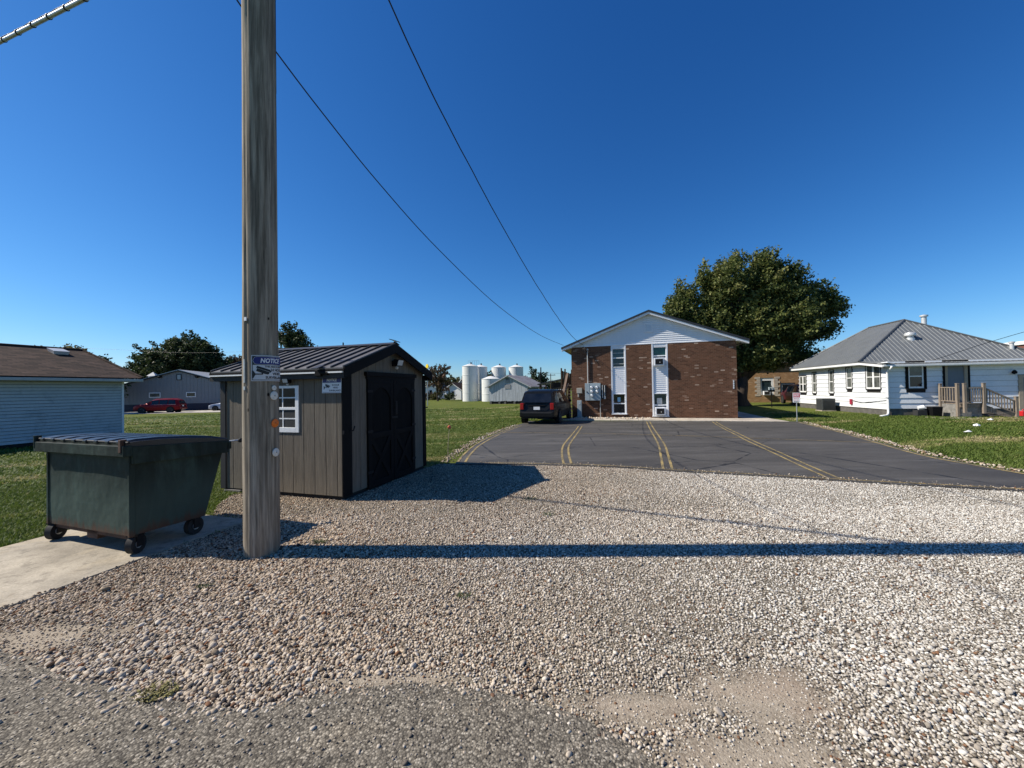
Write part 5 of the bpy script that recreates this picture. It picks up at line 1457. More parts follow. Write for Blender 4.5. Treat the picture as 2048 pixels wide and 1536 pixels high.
def telecom():
    t = thing('junction_box', 'small beige junction box on the brick wall left of the meters', 'junction box', bp(0.30, 0, 1.48), BA)
    MB().box(0, 0.31, -0.13, 0, 0, 0.32).build('box', MAT['tanbox'], t, bevel=0.015)
    MB().box(0.05, 0.13, -0.10, 0, -0.22, 0.0).build('cable_cover', MAT['tanbox'], t, bevel=0.01)
    t = thing('utility_pedestal', 'tall grey utility pedestal standing at the brick corner', 'pedestal', bp(0.33, -0.25, 0.0), BA)
    MB().box(0, 0.26, -0.02, 0.2, 0, 1.06).build('housing', MAT['boxgrey'], t, bevel=0.012)
    MB().box(0.01, 0.25, -0.035, -0.02, 0.06, 0.98).build('cover', MAT['boxgrey'], t, bevel=0.006)
    MB().lathe([(0.03, -0.035), (0.03, -0.045), (0.002, -0.047)], 12, 'y').build('lock', MAT['sign_white2'], t).location = (0.13, 0, 0.86)
MAT['tanbox'] = paint('beige_plastic', (0.42, 0.39, 0.32), 0.08, 0.55)
telecom()

# rock bed and walk in front of the facade
def rocks():
    n = 420
    x = rng.uniform(0.0, 4.45, n); y = rng.uniform(-0.75, -0.05, n)
    P = np.array([bp(a, b, 0) for a, b in zip(x, y)])
    size = 0.045 * np.exp(rng.normal(0, 0.3, n)); P[:, 2] = -0.19 + size * 0.4
    rots = np.stack([rng.normal(0, 0.5, n), rng.normal(0, 0.5, n), rng.uniform(0, 6.28, n)], 1)
    o = scatter('landscape_rocks', P, rots, np.stack([size] * 3, 1), [pebble_mesh(80 + i, 1) for i in range(5)], MAT['pebble'], {'tint': rng.uniform(0.45, 1.0, n), 'warm': rng.uniform(0.2, 0.9, n)})
    tag(o, 'pale landscape rocks along the foot of the brick wall', 'rocks')
rocks()
def walk():
    root = tag(bpy.data.objects.new('sidewalk', None), kind='structure'); COL.objects.link(root)
    root.location = (3.60, 23.15, -0.2); root.rotation_euler = (0, 0, BA)
    xs = [-0.6 + 1.45 * i for i in range(8)]
    for i, (a, b) in enumerate(zip(xs[:-1], xs[1:])):
        back = -0.78 if b < 4.6 else -0.02
        MB().box(a + 0.008, b - 0.008, -1.75, back, -0.05, 0.045).build('slab', MAT['walk'], root, bevel=0.012)
    MB().hexa([(9.558, -1.75, -0.05), (10.6, -1.75, -0.05), (10.4, -0.1, -0.05), (9.558, -0.02, -0.05)], [(9.558, -1.75, 0.045), (10.6, -1.75, 0.045), (10.4, -0.1, 0.045), (9.558, -0.02, 0.045)]).build('slab', MAT['walk'], root, bevel=0.012)
    for i in range(8):
        MB().box(9.15, 10.4, 0.0 + i * 1.5 + 0.008, 1.5 + i * 1.5 - 0.008, -0.05, 0.04).build('slab', MAT['walk'], root, bevel=0.012)
walk()

# ------------------------------------------------------------------ outside stair and deck left of the brick building
def back_stairs():
    t = thing('wooden_staircase', 'brown wooden outside stair with board fence at the brick building side', 'staircase', (3.25, 25.2, -0.28), R(-13))
    w = MAT['brown_wood']
    n = 8
    for i in range(n):
        x0 = 0.0 + i * 0.125; h = 3.02 - i * 0.045
        MB().box(x0 + 0.003, x0 + 0.122, 0.0, 0.025, 2.10, h).build('fence_board', w, t)
    for i, x in enumerate((-0.04, 0.20, 0.62, 0.93)):
        MB().box(x, x + 0.09, -0.09, 0.0, 0.0 if i in (0, 3) else 2.0, 3.20 - i * 0.06).build('post', w, t)
    MB().box(0.0, 1.0, -0.05, 0.0, 2.02, 2.10).build('beam', MAT['deck_wood'], t)
    MB().box(0.0, 1.0, -0.03, 1.6, 1.86, 2.0).build('landing', w, t)
    for i in range(9):
        MB().box(0.42, 1.02, -1.30 + i * 0.14, -1.06 + i * 0.14, 0.16 + i * 0.19, 0.20 + i * 0.19).build('tread', MAT['deck_wood'], t)
    for x in (0.40, 1.03):
        MB().prism([(-1.35, 0.0), (-1.12, 0.0), (0.12, 1.78), (0.12, 1.98), (-0.02, 1.98)], x, x + 0.04, 'x').build('stringer', w, t)
    MB().box(0.36, 0.40, 0.4, 1.5, 0.0, 1.86).build('back_panel', MAT['groove'], t)
    t = thing('leaning_plank', 'pale wooden plank leaning against the outside stair', 'plank', (2.55, 24.7, -0.28), R(-13))
    MB().hexa([(0.30, -0.05, 0.0), (0.44, -0.05, 0.0), (0.44, 0.0, 0.0), (0.30, 0.0, 0.0)], [(0.92, 0.25, 2.85), (1.05, 0.25, 2.85), (1.05, 0.29, 2.85), (0.92, 0.29, 2.85)]).build('board', MAT['pale_wood'], t)
    MB().hexa([(0.48, 0.05, 0.9), (0.56, 0.05, 0.9), (0.56, 0.10, 0.9), (0.48, 0.10, 0.9)], [(1.0, 0.22, 2.2), (1.08, 0.22, 2.2), (1.08, 0.26, 2.2), (1.0, 0.26, 2.2)]).build('board', MAT['deck_wood'], t)
back_stairs()
def carport():
    t = thing('carport', 'low dark-roofed carport beside the brick building', 'carport', (3.0, 34.0, -0.45), R(-13))
    MB().hexa([(-0.6, -1.0, 2.36), (2.2, -1.0, 2.90), (2.2, 3.0, 2.90), (-0.6, 3.0, 2.36)], [(-0.6, -1.0, 2.46), (2.2, -1.0, 3.0), (2.2, 3.0, 3.0), (-0.6, 3.0, 2.46)]).build('roof', MAT['dark_roof'], t)
    for x in (-0.45, 0.65, 1.8):
        for y in (-0.9, 2.8): MB().box(x, x + 0.12, y, y + 0.12, 0, 2.4 + 0.19 * (x + 0.5)).build('post', MAT['brown_wood'], t)
    MB().box(0.6, 2.2, -0.9, -0.86, 2.0, 2.55).build('side_board', MAT['groove'], t)
    t = thing('utility_trailer', 'white box trailer half hidden behind the carport', 'trailer', (4.0, 42.0, -0.75), R(5))
    MB().box(-1.6, 1.8, -0.9, 0.9, 0.55, 2.25).build('box_body', MAT['white'], t, bevel=0.04)
    MB().box(-1.5, 1.7, -0.8, 0.8, 0.4, 0.55).build('chassis', MAT['black'], t)
    for y in (-0.92, 0.8):
        MB().tube([(0, y, 0.32), (0, y + 0.14, 0.32)], 0.32, 18).build('wheel', MAT['rubber'], t)
carport()

# ------------------------------------------------------------------ vehicles
def lerp_tab(tab, x):
    for (a, va), (b, vb) in zip(tab[:-1], tab[1:]):
        if x <= b: return va + (vb - va) * max(0, min(1, (x - a) / (b - a)))
    return tab[-1][1]

def vehicle(name, label, loc, rz, body_mat, spec, group=None):
    t = thing(name, label, 'car', loc, rz, group)
    roof, belt, bot, wid, wr = spec['roof'], spec['belt'], spec['bottom'], spec['width'], spec['wroof']
    xs = spec['xs']; shear = spec.get('shear', [(-9, 0), (9, 0)])
    def sec(x):
        zb = lerp_tab(belt, x); zr = max(lerp_tab(roof, x), zb + 0.015); z0 = lerp_tab(bot, x); wm = lerp_tab(wid, x); wt = min(wm - 0.02, lerp_tab(wr, x))
        k = lerp_tab(shear, x)
        half = [(wm - 0.14, z0), (wm - 0.03, z0 + 0.08), (wm, z0 + (zb - z0) * 0.5), (wm - 0.015, zb - 0.08), (wm - 0.045, zb), (wt + (wm - wt) * 0.12, zr - 0.07 if zr - zb > 0.1 else zr - 0.005), (wt - 0.12, zr), (wt * 0.4, zr + 0.015)]
        return [(x + k * max(0, z - zb), y, z) for (y, z) in half]
    mb = MB(); rows = [sec(x) for x in xs]; m = len(rows[0])
    for r in rows:
        for p in r: mb.v.append((p[0], p[1], p[2]))
        for p in reversed(r): mb.v.append((p[0], -p[1], p[2]))
    n = 2 * m
    for i in range(len(rows) - 1):
        for k in range(n):
            k2 = (k + 1) % n
            mb.f.append((i * n + k, i * n + k2, (i + 1) * n + k2, (i + 1) * n + k))
    mb.f.append(tuple(range(n))); mb.f.append(tuple(range((len(rows) - 1) * n + n - 1, (len(rows) - 1) * n - 1, -1)))
    body = mb.build('body', body_mat, t, smooth='auto')
    def P(x, tt, s, out=0.008):
        r = sec(x); a = Vector(r[4]); b = Vector(r[5]); p = a.lerp(b, tt); p.y = (p.y + out) * 1.0
        return (p.x, s * p.y, p.z)
    for s in (-1, 1):
        for (x0, x1) in spec['side_windows']:
            k = 5; g = MB()
            for i in range(k + 1):
                x = x0 + (x1 - x0) * i / k
                g.v += [P(x, 0.10, s), P(x, 0.90, s)]
            for i in range(k): g.f.append((2 * i, 2 * i + 2, 2 * i + 3, 2 * i + 1))
            g.build('side_window', MAT['carglass'], t)
        mb = MB().tube([(spec['side_windows'][0][0] - 0.05, s * (lerp_tab(wid, 0) - 0.03), lerp_tab(belt, 0) + 0.01), (spec['side_windows'][-1][1] + 0.1, s * (lerp_tab(wid, 0) - 0.03), lerp_tab(belt, 0.6) + 0.0)], 0.012, 6)
        mb.build('belt_trim', spec.get('trim', MAT['black']), t)
        mir = MB().lathe([(0.002, -0.09), (0.07, -0.06), (0.085, 0.0), (0.07, 0.07), (0.002, 0.09)], 12, 'y')
        o = mir.build('mirror', body_mat, t, smooth=True); o.location = (spec['mirror_x'], s * (lerp_tab(wid, 0) + 0.10), lerp_tab(belt, 0) + 0.08); o.scale = (0.6, 1, 0.9)
    # windscreen and rear glass
    def screen(x0, x1, name):
        a = sec(x0); b = sec(x1); g = MB()
        off = Vector((x1 - x0, 0, 0)).normalized() * 0
        for q in (0.10, 0.90):
            for (idx) in (5, 6):
                pass
        A = Vector(a[6]); B = Vector(b[6]); A5 = Vector(a[5]); B5 = Vector(b[5])
        lo = A.lerp(B, 0.06); hi = A.lerp(B, 0.92); lo5 = A5.lerp(B5, 0.08); hi5 = A5.lerp(B5, 0.9)
        up = 0.012
        pts = []
        for p, p5 in ((lo, lo5), (hi, hi5)):
            row = [(p5.x, p5.y - 0.02, p5.z + up), (p.x, p.y, p.z + up), (p.x, 0, p.z + up + 0.015), (p.x, -p.y, p.z + up), (p5.x, -(p5.y - 0.02), p5.z + up)]
            pts.append(row)
        g.v = pts[0] + pts[1]; g.f = [(i, i + 1, 6 + i, 5 + i) for i in range(4)]
        g.build(name, MAT['carglass'], t, smooth=True)
    screen(*spec['windscreen'], 'windscreen')
    rw = spec['rear']
    x = xs[0]; r = sec(x)
    bz, tz = r[4][2] + rw['z0'], r[5][2] + rw['z1']
    kk = lerp_tab(shear, x); zb = lerp_tab(belt, x)
    X = lambda z: x + kk * max(0, z - zb) - 0.008
    y0 = r[4][1] - 0.10; y1 = r[5][1] - 0.05
    g = MB(); g.v = [(X(bz), y0, bz), (X(bz), -y0, bz), (X(tz), -y1, tz), (X(tz), y1, tz)]; g.f = [(0, 1, 2, 3)]
    g.build('rear_window', MAT['carglass'], t)
    z0 = lerp_tab(bot, x)
    wm = lerp_tab(wid, x)
    bb = MB().box(x - 0.10, x + 0.12, -wm + 0.01, wm - 0.01, z0 + 0.05, z0 + 0.33).build('rear_bumper', spec.get('bumper', body_mat), t, bevel=0.04)
    MB().box(x - 0.105, x - 0.09, -wm + 0.12, wm - 0.12, z0 + 0.25, z0 + 0.30).build('bumper_step', MAT['darkgrey'], bb)
    for s in (-1, 1):
        MB().box(x - 0.02, x + 0.14, s * (wm - 0.20), s * (wm - 0.012), rw['tl'][0], rw['tl'][1]).build('tail_light', MAT['taillight'], t, bevel=0.02)
    MB().box(x - 0.022, x - 0.002, rw.get('py', 0.0) - 0.16, rw.get('py', 0.0) + 0.16, rw['pz'], rw['pz'] + 0.15).build('number_plate', MAT['plate'], t)
    MB().box(x - 0.03, x, -0.45, 0.45, rw['pz'] + 0.19, rw['pz'] + 0.23).build('tailgate_trim', spec.get('trim', MAT['black']), t, bevel=0.01)
    # front lamps
    xf = xs[-1]
    for s in (-1, 1):
        MB().box(xf - 0.18, xf + 0.01, s * (lerp_tab(wid, xf) - 0.30), s * (lerp_tab(wid, xf) - 0.01), lerp_tab(belt, xf) - 0.22, lerp_tab(belt, xf) - 0.08).build('head_lamp', MAT['sign_white2'], t, bevel=0.02)
    MB().box(xf - 0.1, xf + 0.04, -lerp_tab(wid, xf) + 0.05, lerp_tab(wid, xf) - 0.05, lerp_tab(bot, xf) + 0.02, lerp_tab(bot, xf) + 0.24).build('front_bumper', spec.get('bumper', body_mat), t, bevel=0.04)
    # roof rails
    if spec.get('rails'):
        for s in (-1, 1):
            y = lerp_tab(wr, 0) - 0.12
            zr = lerp_tab(roof, 0)
            MB().tube([(spec['rails'][0], s * y, zr + 0.0), (spec['rails'][0] + 0.12, s * y, zr + 0.06), (spec['rails'][1] - 0.12, s * y, zr + 0.06), (spec['rails'][1], s * y, zr)], 0.018, 8).build('roof_rail', spec.get('railmat', MAT['black']), t)
    rwh = spec['wheel_r']
    for (wx) in spec['wheels']:
        for s in (-1, 1):
            wm = lerp_tab(wid, wx)
            # dark wheel arch opening
            a = MB().tube([(wx, s * (wm - 0.18), rwh + 0.01), (wx, s * (wm + 0.006), rwh + 0.01)], rwh + 0.07, 28).build('wheel_arch', MAT['arch'], t)
            whl = MB().lathe([(rwh * 0.62, 0.105), (rwh * 0.90, 0.11), (rwh, 0.07), (rwh, -0.07), (rwh * 0.90, -0.11), (rwh * 0.62, -0.105)], 30, 'y').build('wheel', MAT['rubber'], t, smooth='auto')
            whl.location = (wx, s * (wm - 0.085), rwh)
            MB().lathe([(rwh * 0.62, -0.1), (rwh * 0.62, 0.1), (rwh * 0.55, 0.1), (rwh * 0.50, 0.06), (0.002, 0.06)] if s > 0 else [(rwh * 0.62, 0.1), (rwh * 0.62, -0.1), (rwh * 0.55, -0.1), (rwh * 0.50, -0.06), (0.002, -0.06)], 20, 'y').build('rim_barrel', MAT['darkgrey'], whl)
            for k in range(5):
                ang = k * 2 * PI / 5
                c, q = math.cos(ang), math.sin(ang)
                sp = MB(); hw = rwh * 0.11
                pts = [(c * 0.03 - q * hw, q * 0.03 + c * hw), (c * 0.03 + q * hw, q * 0.03 - c * hw), (c * rwh * 0.6 + q * hw * 0.9, q * rwh * 0.6 - c * hw * 0.9), (c * rwh * 0.6 - q * hw * 0.9, q * rwh * 0.6 + c * hw * 0.9)]
                sp.prism(pts, s * 0.075, s * 0.098, 'y'); sp.build('spoke', MAT['steel'], whl)
            MB().lathe([(rwh * 0.63, s * 0.09), (rwh * 0.56, s * 0.108), (rwh * 0.55, s * 0.09)], 22, 'y').build('rim', MAT['steel'], whl)
    return t
MAT['arch'] = paint('wheel_well', (0.006, 0.006, 0.006), 0.2, 0.9)

minivan = dict(xs=[-2.42, -2.38, -2.2, -1.9, -1.5, -1.0, -0.4, 0.2, 0.6, 0.95, 1.3, 1.6, 1.9, 2.2, 2.38, 2.45],
    roof=[(-2.42, 1.62), (-2.2, 1.68), (-1.5, 1.72), (0.2, 1.71), (0.6, 1.66), (1.6, 1.10), (2.2, 0.98), (2.45, 0.80)],
    belt=[(-2.42, 1.02), (0.6, 0.98), (1.6, 1.02), (2.2, 0.93), (2.45, 0.74)], bottom=[(-2.42, 0.30), (-2.0, 0.24), (2.0, 0.22), (2.45, 0.28)],
    width=[(-2.42, 0.88), (-2.2, 0.95), (-1.5, 0.985), (1.4, 0.985), (2.1, 0.93), (2.45, 0.72)], wroof=[(-2.42, 0.70), (-1.5, 0.76), (0.6, 0.74), (1.6, 0.80), (2.45, 0.66)],
    shear=[(-2.42, 0.50), (-2.2, 0.40), (-1.7, 0.10), (-1.3, 0.0), (9, 0)], side_windows=[(-2.15, -1.25), (-1.15, -0.2), (-0.1, 0.55)], mirror_x=0.85, windscreen=(1.62, 0.6),
    rear=dict(z0=0.06, z1=-0.03, tl=(0.72, 1.05), pz=0.72), wheels=(-1.50, 1.48), wheel_r=0.335, rails=(-1.9, 0.3), trim=MAT['black'])
van_loc = (1.36, 19.72)
vehicle('minivan', 'black minivan parked beside the brick building, seen from behind', (van_loc[0] + 0.62, van_loc[1] + 1.7, -0.17), R(90 - 18.5), MAT['car_black'], minivan)

suv = dict(xs=[-2.5, -2.45, -2.25, -1.9, -1.5, -0.9, -0.3, 0.2, 0.5, 0.8, 1.1, 1.3, 1.7, 2.1, 2.4, 2.5],
    roof=[(-2.5, 1.66), (-2.2, 1.76), (-1.5, 1.80), (0.0, 1.79), (0.4, 1.73), (1.25, 1.20), (2.1, 1.10), (2.5, 0.94)],
    belt=[(-2.5, 1.10), (0.4, 1.06), (1.25, 1.10), (2.1, 1.04), (2.5, 0.88)], bottom=[(-2.5, 0.42), (-2.0, 0.30), (2.0, 0.30), (2.5, 0.36)],
    width=[(-2.5, 0.86), (-2.2, 0.94), (-1.5, 0.97), (1.4, 0.97), (2.1, 0.93), (2.5, 0.76)], wroof=[(-2.5, 0.70), (-1.5, 0.75), (0.4, 0.74), (1.25, 0.80), (2.5, 0.7)],
    shear=[(-2.5, 0.42), (-2.2, 0.3), (-1.7, 0.0), (9, 0)], side_windows=[(-2.1, -1.3), (-1.2, -0.35), (-0.25, 0.5)], mirror_x=0.7, windscreen=(1.27, 0.42),
    rear=dict(z0=0.06, z1=-0.03, tl=(0.80, 1.08), pz=0.80), wheels=(-1.52, 1.50), wheel_r=0.37, rails=(-1.8, 0.2), trim=MAT['chrome'], railmat=MAT['red_plastic'])
# red SUV faces left in front of the grey building
vehicle('parked_suv', 'red SUV with chrome trim parked before the grey metal building', (-46.3, 50.6, -0.79), R(180 + 16), MAT['car_red'], suv)
sedan = dict(xs=[-2.35, -2.3, -2.0, -1.6, -1.2, -0.8, -0.2, 0.3, 0.6, 0.9, 1.2, 1.6, 2.0, 2.25, 2.35],
    roof=[(-2.35, 0.95), (-1.6, 1.06), (-0.8, 1.40), (-0.2, 1.45), (0.3, 1.42), (1.2, 1.0), (2.0, 0.88), (2.35, 0.72)],
    belt=[(-2.35, 0.90), (-1.6, 0.96), (1.2, 0.94), (2.0, 0.84), (2.35, 0.66)], bottom=[(-2.35, 0.32), (-2.0, 0.22), (2.0, 0.20), (2.35, 0.26)],
    width=[(-2.35, 0.72), (-2.0, 0.86), (-1.2, 0.90), (1.4, 0.90), (2.0, 0.84), (2.35, 0.62)], wroof=[(-2.35, 0.6), (-0.8, 0.62), (0.3, 0.62), (1.2, 0.7), (2.35, 0.55)],
    side_windows=[(-0.75, -0.25), (-0.18, 0.4)], mirror_x=0.7, windscreen=(1.18, 0.32), rear=dict(z0=-0.2, z1=-0.19, tl=(0.66, 0.84), pz=0.5), wheels=(-1.38, 1.42), wheel_r=0.32, trim=MAT['black'])
vehicle('parked_sedan', 'silver-blue sedan half hidden behind the shed', (-40.55, 55.2, -0.79), R(180 + 16), MAT['car_silver'], sedan)
vehicle('parked_suv', 'dark maroon SUV parked behind the white house near the tan brick wall', (26.6, 35.6, -0.19), R(70), MAT['car_maroon'], suv)

# ------------------------------------------------------------------ white house on the right
HA = R(-13.0)
HM = Matrix.Translation((20.6, 21.07, -0.2)) @ Matrix.Rotation(HA, 4, 'Z')
def hp(x, y, z): return tuple(HM @ Vector((x, y, z)))
def white_house():
    t = thing('white_house', 'white single-storey house with grey metal hip roof and front porch', 'house', (20.6, 21.07, -0.2), HA)
    L = 9.75; W = 12.5; zf = 0.40; zt = 2.98
    sid = MAT['house_white']
    MB().box(0.04, W, 0.04, L - 0.04, -0.1, zf).build('foundation', MAT['concrete_grey'], t)
    MB().box(0.045, W, 0.047, L - 0.04, zf, zt).build('wall_core', MAT['groove'], t)
    # lap courses: left wall (x = 0) and front wall (y = 0); slight outward lean at the foot of each course
    wl = [(8.60, 9.62, 1.20, 2.45), (7.22, 7.72, 1.16, 2.64), (5.06, 5.58, 1.18, 2.73), (3.10, 3.66, 1.50, 2.82), (0.58, 1.78, 1.48, 2.86)]
    wf = [(0.83, 1.71, 1.50, 2.80), (2.46, 3.62, 0.60, 2.80), (5.62, 9.0, 0.02, 2.12)]
    def runs(z0, z1, L, wins):
        cuts = sorted([(a, b) for (a, b, c, d) in wins if c < z1 - 0.02 and d > z0 + 0.02]); out = []; p = 0.0
        for a, b in cuts:
            if a > p: out.append((p, a))
            p = max(p, b)
        if p < L: out.append((p, L))
        return out
    course = 0.29; z = zf
    while z < zt - 0.01:
        z1 = min(z + course, zt)
        for (a, b) in runs(z, z1, L, wl):
            k = max(1, round((b - a) / 1.22)); 
            for i in range(k):
                p, q = a + (b - a) * i / k + 0.003, a + (b - a) * (i + 1) / k - 0.003
                MB().hexa([(0.0, p, z), (0.05, p, z), (0.05, q, z), (0.0, q, z)], [(0.030, p, z1 - 0.010), (0.05, p, z1 - 0.010), (0.05, q, z1 - 0.010), (0.030, q, z1 - 0.010)]).build('siding_board', sid, t)
        for (a, b) in runs(z, z1, W, wf):
            p, q = a + 0.003, b - 0.003
            MB().hexa([(p, 0.0, z), (q, 0.0, z), (q, 0.05, z), (p, 0.05, z)], [(p, 0.030, z1 - 0.010), (q, 0.030, z1 - 0.010), (q, 0.05, z1 - 0.010), (p, 0.05, z1 - 0.010)]).build('siding_board', sid, t)
        z = z1
    MB().box(-0.02, 0.06, -0.02, 0.06, zf, zt).build('corner_board', sid, t)
    MB().box(-0.012, 0.05, -0.012, L, zf - 0.05, zf).build('skirt_trim', MAT['white'], t)
    # windows on the left wall
    for i, (a, b, c, d) in enumerate(wl):
        f = MB().box(-0.015, 0.045, a - 0.05, b + 0.05, d, d + 0.06).build('window', MAT['darkgrey'], t)
        MB().box(-0.015, 0.045, a - 0.05, b + 0.05, c - 0.06, c).build('sill', MAT['darkgrey'], f)
        for (p, q) in ((a - 0.05, a), (b, b + 0.05)): MB().box(-0.015, 0.045, p, q, c, d).build('casing', MAT['darkgrey'], f)
        nsash = 2 if i in (0, 4) else 1
        for s in range(nsash):
            p = a + (b - a) * s / nsash; q = a + (b - a) * (s + 1) / nsash; zm = (c + d) / 2
            for (u0, u1, v0, v1) in ((p, p + 0.06, c, d), (q - 0.06, q, c, d), (p + 0.06, q - 0.06, c, c + 0.09), (p + 0.06, q - 0.06, d - 0.05, d), (p + 0.06, q - 0.06, zm - 0.025, zm + 0.025)):
                MB().box(0.0, 0.04, u0, u1, v0, v1).build('sash', MAT['white'], f)
            MB().box(0.025, 0.033, p + 0.06, q - 0.06, zm + 0.025, d - 0.05).build('pane', MAT['glass_blind'], f)
            MB().box(0.03, 0.038, p + 0.06, q - 0.06, c + 0.09, zm - 0.025).build('pane', MAT['glass_blind'] if i else MAT['glass'], f)
    # front window
    a, b, c, d = wf[0]
    f = MB().box(a - 0.03, b + 0.03, -0.02, 0.045, d, d + 0.07).build('window', MAT['black'], t)
    MB().box(a - 0.03, b + 0.03, -0.02, 0.045, c - 0.06, c).build('sill', MAT['darkgrey'], f)
    for (p, q) in ((a - 0.03, a + 0.10), (b - 0.10, b + 0.03)): MB().box(p, q, -0.02, 0.045, c, d).build('casing', MAT['black'], f)
    p, q, zm = a + 0.10, b - 0.10, (c + d) / 2
    for (u0, u1, v0, v1) in ((p, p + 0.06, c, d), (q - 0.06, q, c, d), (p + 0.06, q - 0.06, c, c + 0.09), (p + 0.06, q - 0.06, d - 0.05, d), (p + 0.06, q - 0.06, zm - 0.03, zm + 0.03)):
        MB().box(u0, u1, -0.005, 0.04, v0, v1).build('sash', MAT['white'], f)
    MB().box(p + 0.06, q - 0.06, 0.025, 0.033, zm + 0.03, d - 0.05).build('pane', MAT['glass_blind'], f)
    MB().box(p + 0.06, q - 0.06, 0.030, 0.038, c + 0.09, zm - 0.03).build('pane', MAT['glass'], f)
    # front door: boarded grey panel, cream and black jambs
    MB().box(2.66, 3.38, 0.02, 0.045, 0.72, 2.74).build('door', MAT['slate_panel'], t)
    for (p, q, m) in ((2.46, 2.55, MAT['black']), (2.55, 2.66, MAT['tancream']), (3.38, 3.52, MAT['tancream']), (3.52, 3.62, MAT['black'])):
        MB().box(p, q, -0.02, 0.045, 0.60, 2.80).build('door_jamb', m, t)
    MB().box(2.55, 3.52, -0.015, 0.045, 2.74, 2.80).build('door_head', MAT['tancream'], t)
    # garage door at the far right
    MB().box(5.80, 9.0, 0.02, 0.05, 0.0, 1.98).build('garage_door', MAT['slate_panel'], t)
    MB().box(5.62, 5.80, -0.03, 0.045, 0.0, 2.12).build('garage_jamb', MAT['tancream'], t)
    MB().box(5.80, 9.0, -0.03, 0.045, 1.98, 2.12).build('garage_head', MAT['tancream'], t)
    # roof
    ex = 0.42; y_e = 1.62; ze = 3.08; y_r0 = 4.95; y_r1 = 8.35; x_r = 4.0; zR = 5.88; y_b = L + 0.45; x_b = 2 * x_r + ex
    A = (-ex, y_e, ze); B = (x_b, y_e, ze); C = (x_b, y_b, ze); D = (-ex, y_b, ze); E = (x_r, y_r0, zR); F = (x_r, y_r1, zR)
    th = 0.05
    def face(pts, name):
        n = len(pts)
        mb = MB().add([*pts, *[(p[0], p[1], p[2] - th) for p in pts]], [tuple(range(n)), tuple(range(2 * n - 1, n - 1, -1))] + [(i, n + i, n + (i + 1) % n, (i + 1) % n) for i in range(n)])
        return mb.build(name, MAT['grey_roof'], t, recalc=True)
    ff = face([A, B, E], 'roof_face'); lf = face([D, A, E, F], 'roof_face'); face([B, C, F, E], 'roof_face'); face([C, D, F], 'roof_face')
    def rib(p, q, nrm, par):
        p = Vector(p); q = Vector(q); d = (q - p).normalized(); s = d.cross(nrm).normalized() * 0.022; h = nrm * 0.026; h0 = nrm * 0.002
        MB().hexa([p - s + h0, p + s + h0, q + s + h0, q - s + h0], [p - s * .5 + h, p + s * .5 + h, q + s * .5 + h, q - s * .5 + h]).build('roof_rib', MAT['grey_rib'], par)
    # front face ribs
    nf = (Vector(B) - Vector(A)).cross(Vector(E) - Vector(A)).normalized(); nf = nf if nf.z > 0 else -nf
    x = -ex + 0.12
    while x < x_b - 0.1:
        k = (x + ex) / (x_r + ex) if x < x_r else (x_b - x) / (x_b - x_r)
        rib((x, y_e, ze), (x, y_e + (y_r0 - y_e) * k, ze + (zR - ze) * k), nf, ff); x += 0.2286
    nl = (Vector(D) - Vector(A)).cross(Vector(E) - Vector(A)).normalized(); nl = nl if nl.z > 0 else -nl
    y = y_e + 0.15
    while y < y_b - 0.1:
        if y < y_r0: k = (y - y_e) / (y_r0 - y_e)
        elif y > y_r1: k = (y_b - y) / (y_b - y_r1)
        else: k = 1
        rib((-ex, y, ze), (-ex + (x_r + ex) * k, y, ze + (zR - ze) * k), nl, lf); y += 0.3048
    for (p, q) in ((A, E), (B, E), (D, F), (C, F), (E, F)):
        MB().tube([Vector(p) + Vector((0, 0, 0.02)), Vector(q) + Vector((0, 0, 0.02))], 0.07, 6).build('hip_cap', MAT['hip_cap'], t)
    # shallow front roof over the addition
        fr = MB().hexa([(-ex, -0.30, 2.80), (W, -0.30, 2.80), (W, y_e + 0.25, 3.07), (-ex, y_e + 0.25, 3.07)], [(-ex, -0.30, 2.845), (W, -0.30, 2.845), (W, y_e + 0.25, 3.115), (-ex, y_e + 0.25, 3.115)]).build('front_roof', MAT['grey_rib'], t)
    x = -ex + 0.1
    while x < W:
        MB().hexa([(x - 0.02, -0.30, 2.847), (x + 0.02, -0.30, 2.847), (x + 0.02, y_e + 0.0, 3.078), (x - 0.02, y_e + 0.0, 3.078)], [(x - 0.012, -0.30, 2.865), (x + 0.012, -0.30, 2.865), (x + 0.012, y_e + 0.0, 3.096), (x - 0.012, y_e + 0.0, 3.096)]).build('roof_rib', MAT['grey_rib'], fr)
        x += 0.2286
    MB().box(8.3, W, y_e + 0.2, L, 2.9, 3.2).build('rear_roof', MAT['grey_roof'], t)
    # fascia
    MB().box(-ex, -ex + 0.03, y_e, y_b, ze - 0.17, ze - th - 0.002).build('fascia', MAT['white'], t)
    MB().prism([(-0.30, 2.67), (y_e, 2.91), (y_e, 3.02), (-0.30, 2.80)], -ex, -ex + 0.03, 'x').build('fascia', MAT['white'], t)
    MB().box(-ex + 0.03, W, -0.34, -0.30, 2.70, 2.80).build('gutter', MAT['white'], t, bevel=0.01)
    MB().box(-ex + 0.03, 0.0, -0.42, y_b, ze - 0.19, ze - 0.172).build('soffit', MAT['white'], t)
    MB().box(0.0, W, -0.30, 0.05, 2.67, 2.70).build('soffit', MAT['white'], t)
    # downspout
    MB().tube([(-0.05, -0.40, 2.72), (-0.05, -0.36, 2.62), (-0.06, -0.10, 2.45), (-0.06, -0.06, 2.30), (-0.06, -0.06, 0.22), (-0.10, -0.10, 0.10), (-0.25, -0.25, 0.05), (-0.75, -0.62, 0.03)], 0.055, 8).build('downspout', MAT['white'], t, smooth=True)
    MB().box(-0.13, 0.0, -0.13, 0.0, 0.98, 1.02).build('downspout_strap', MAT['galv'], t)
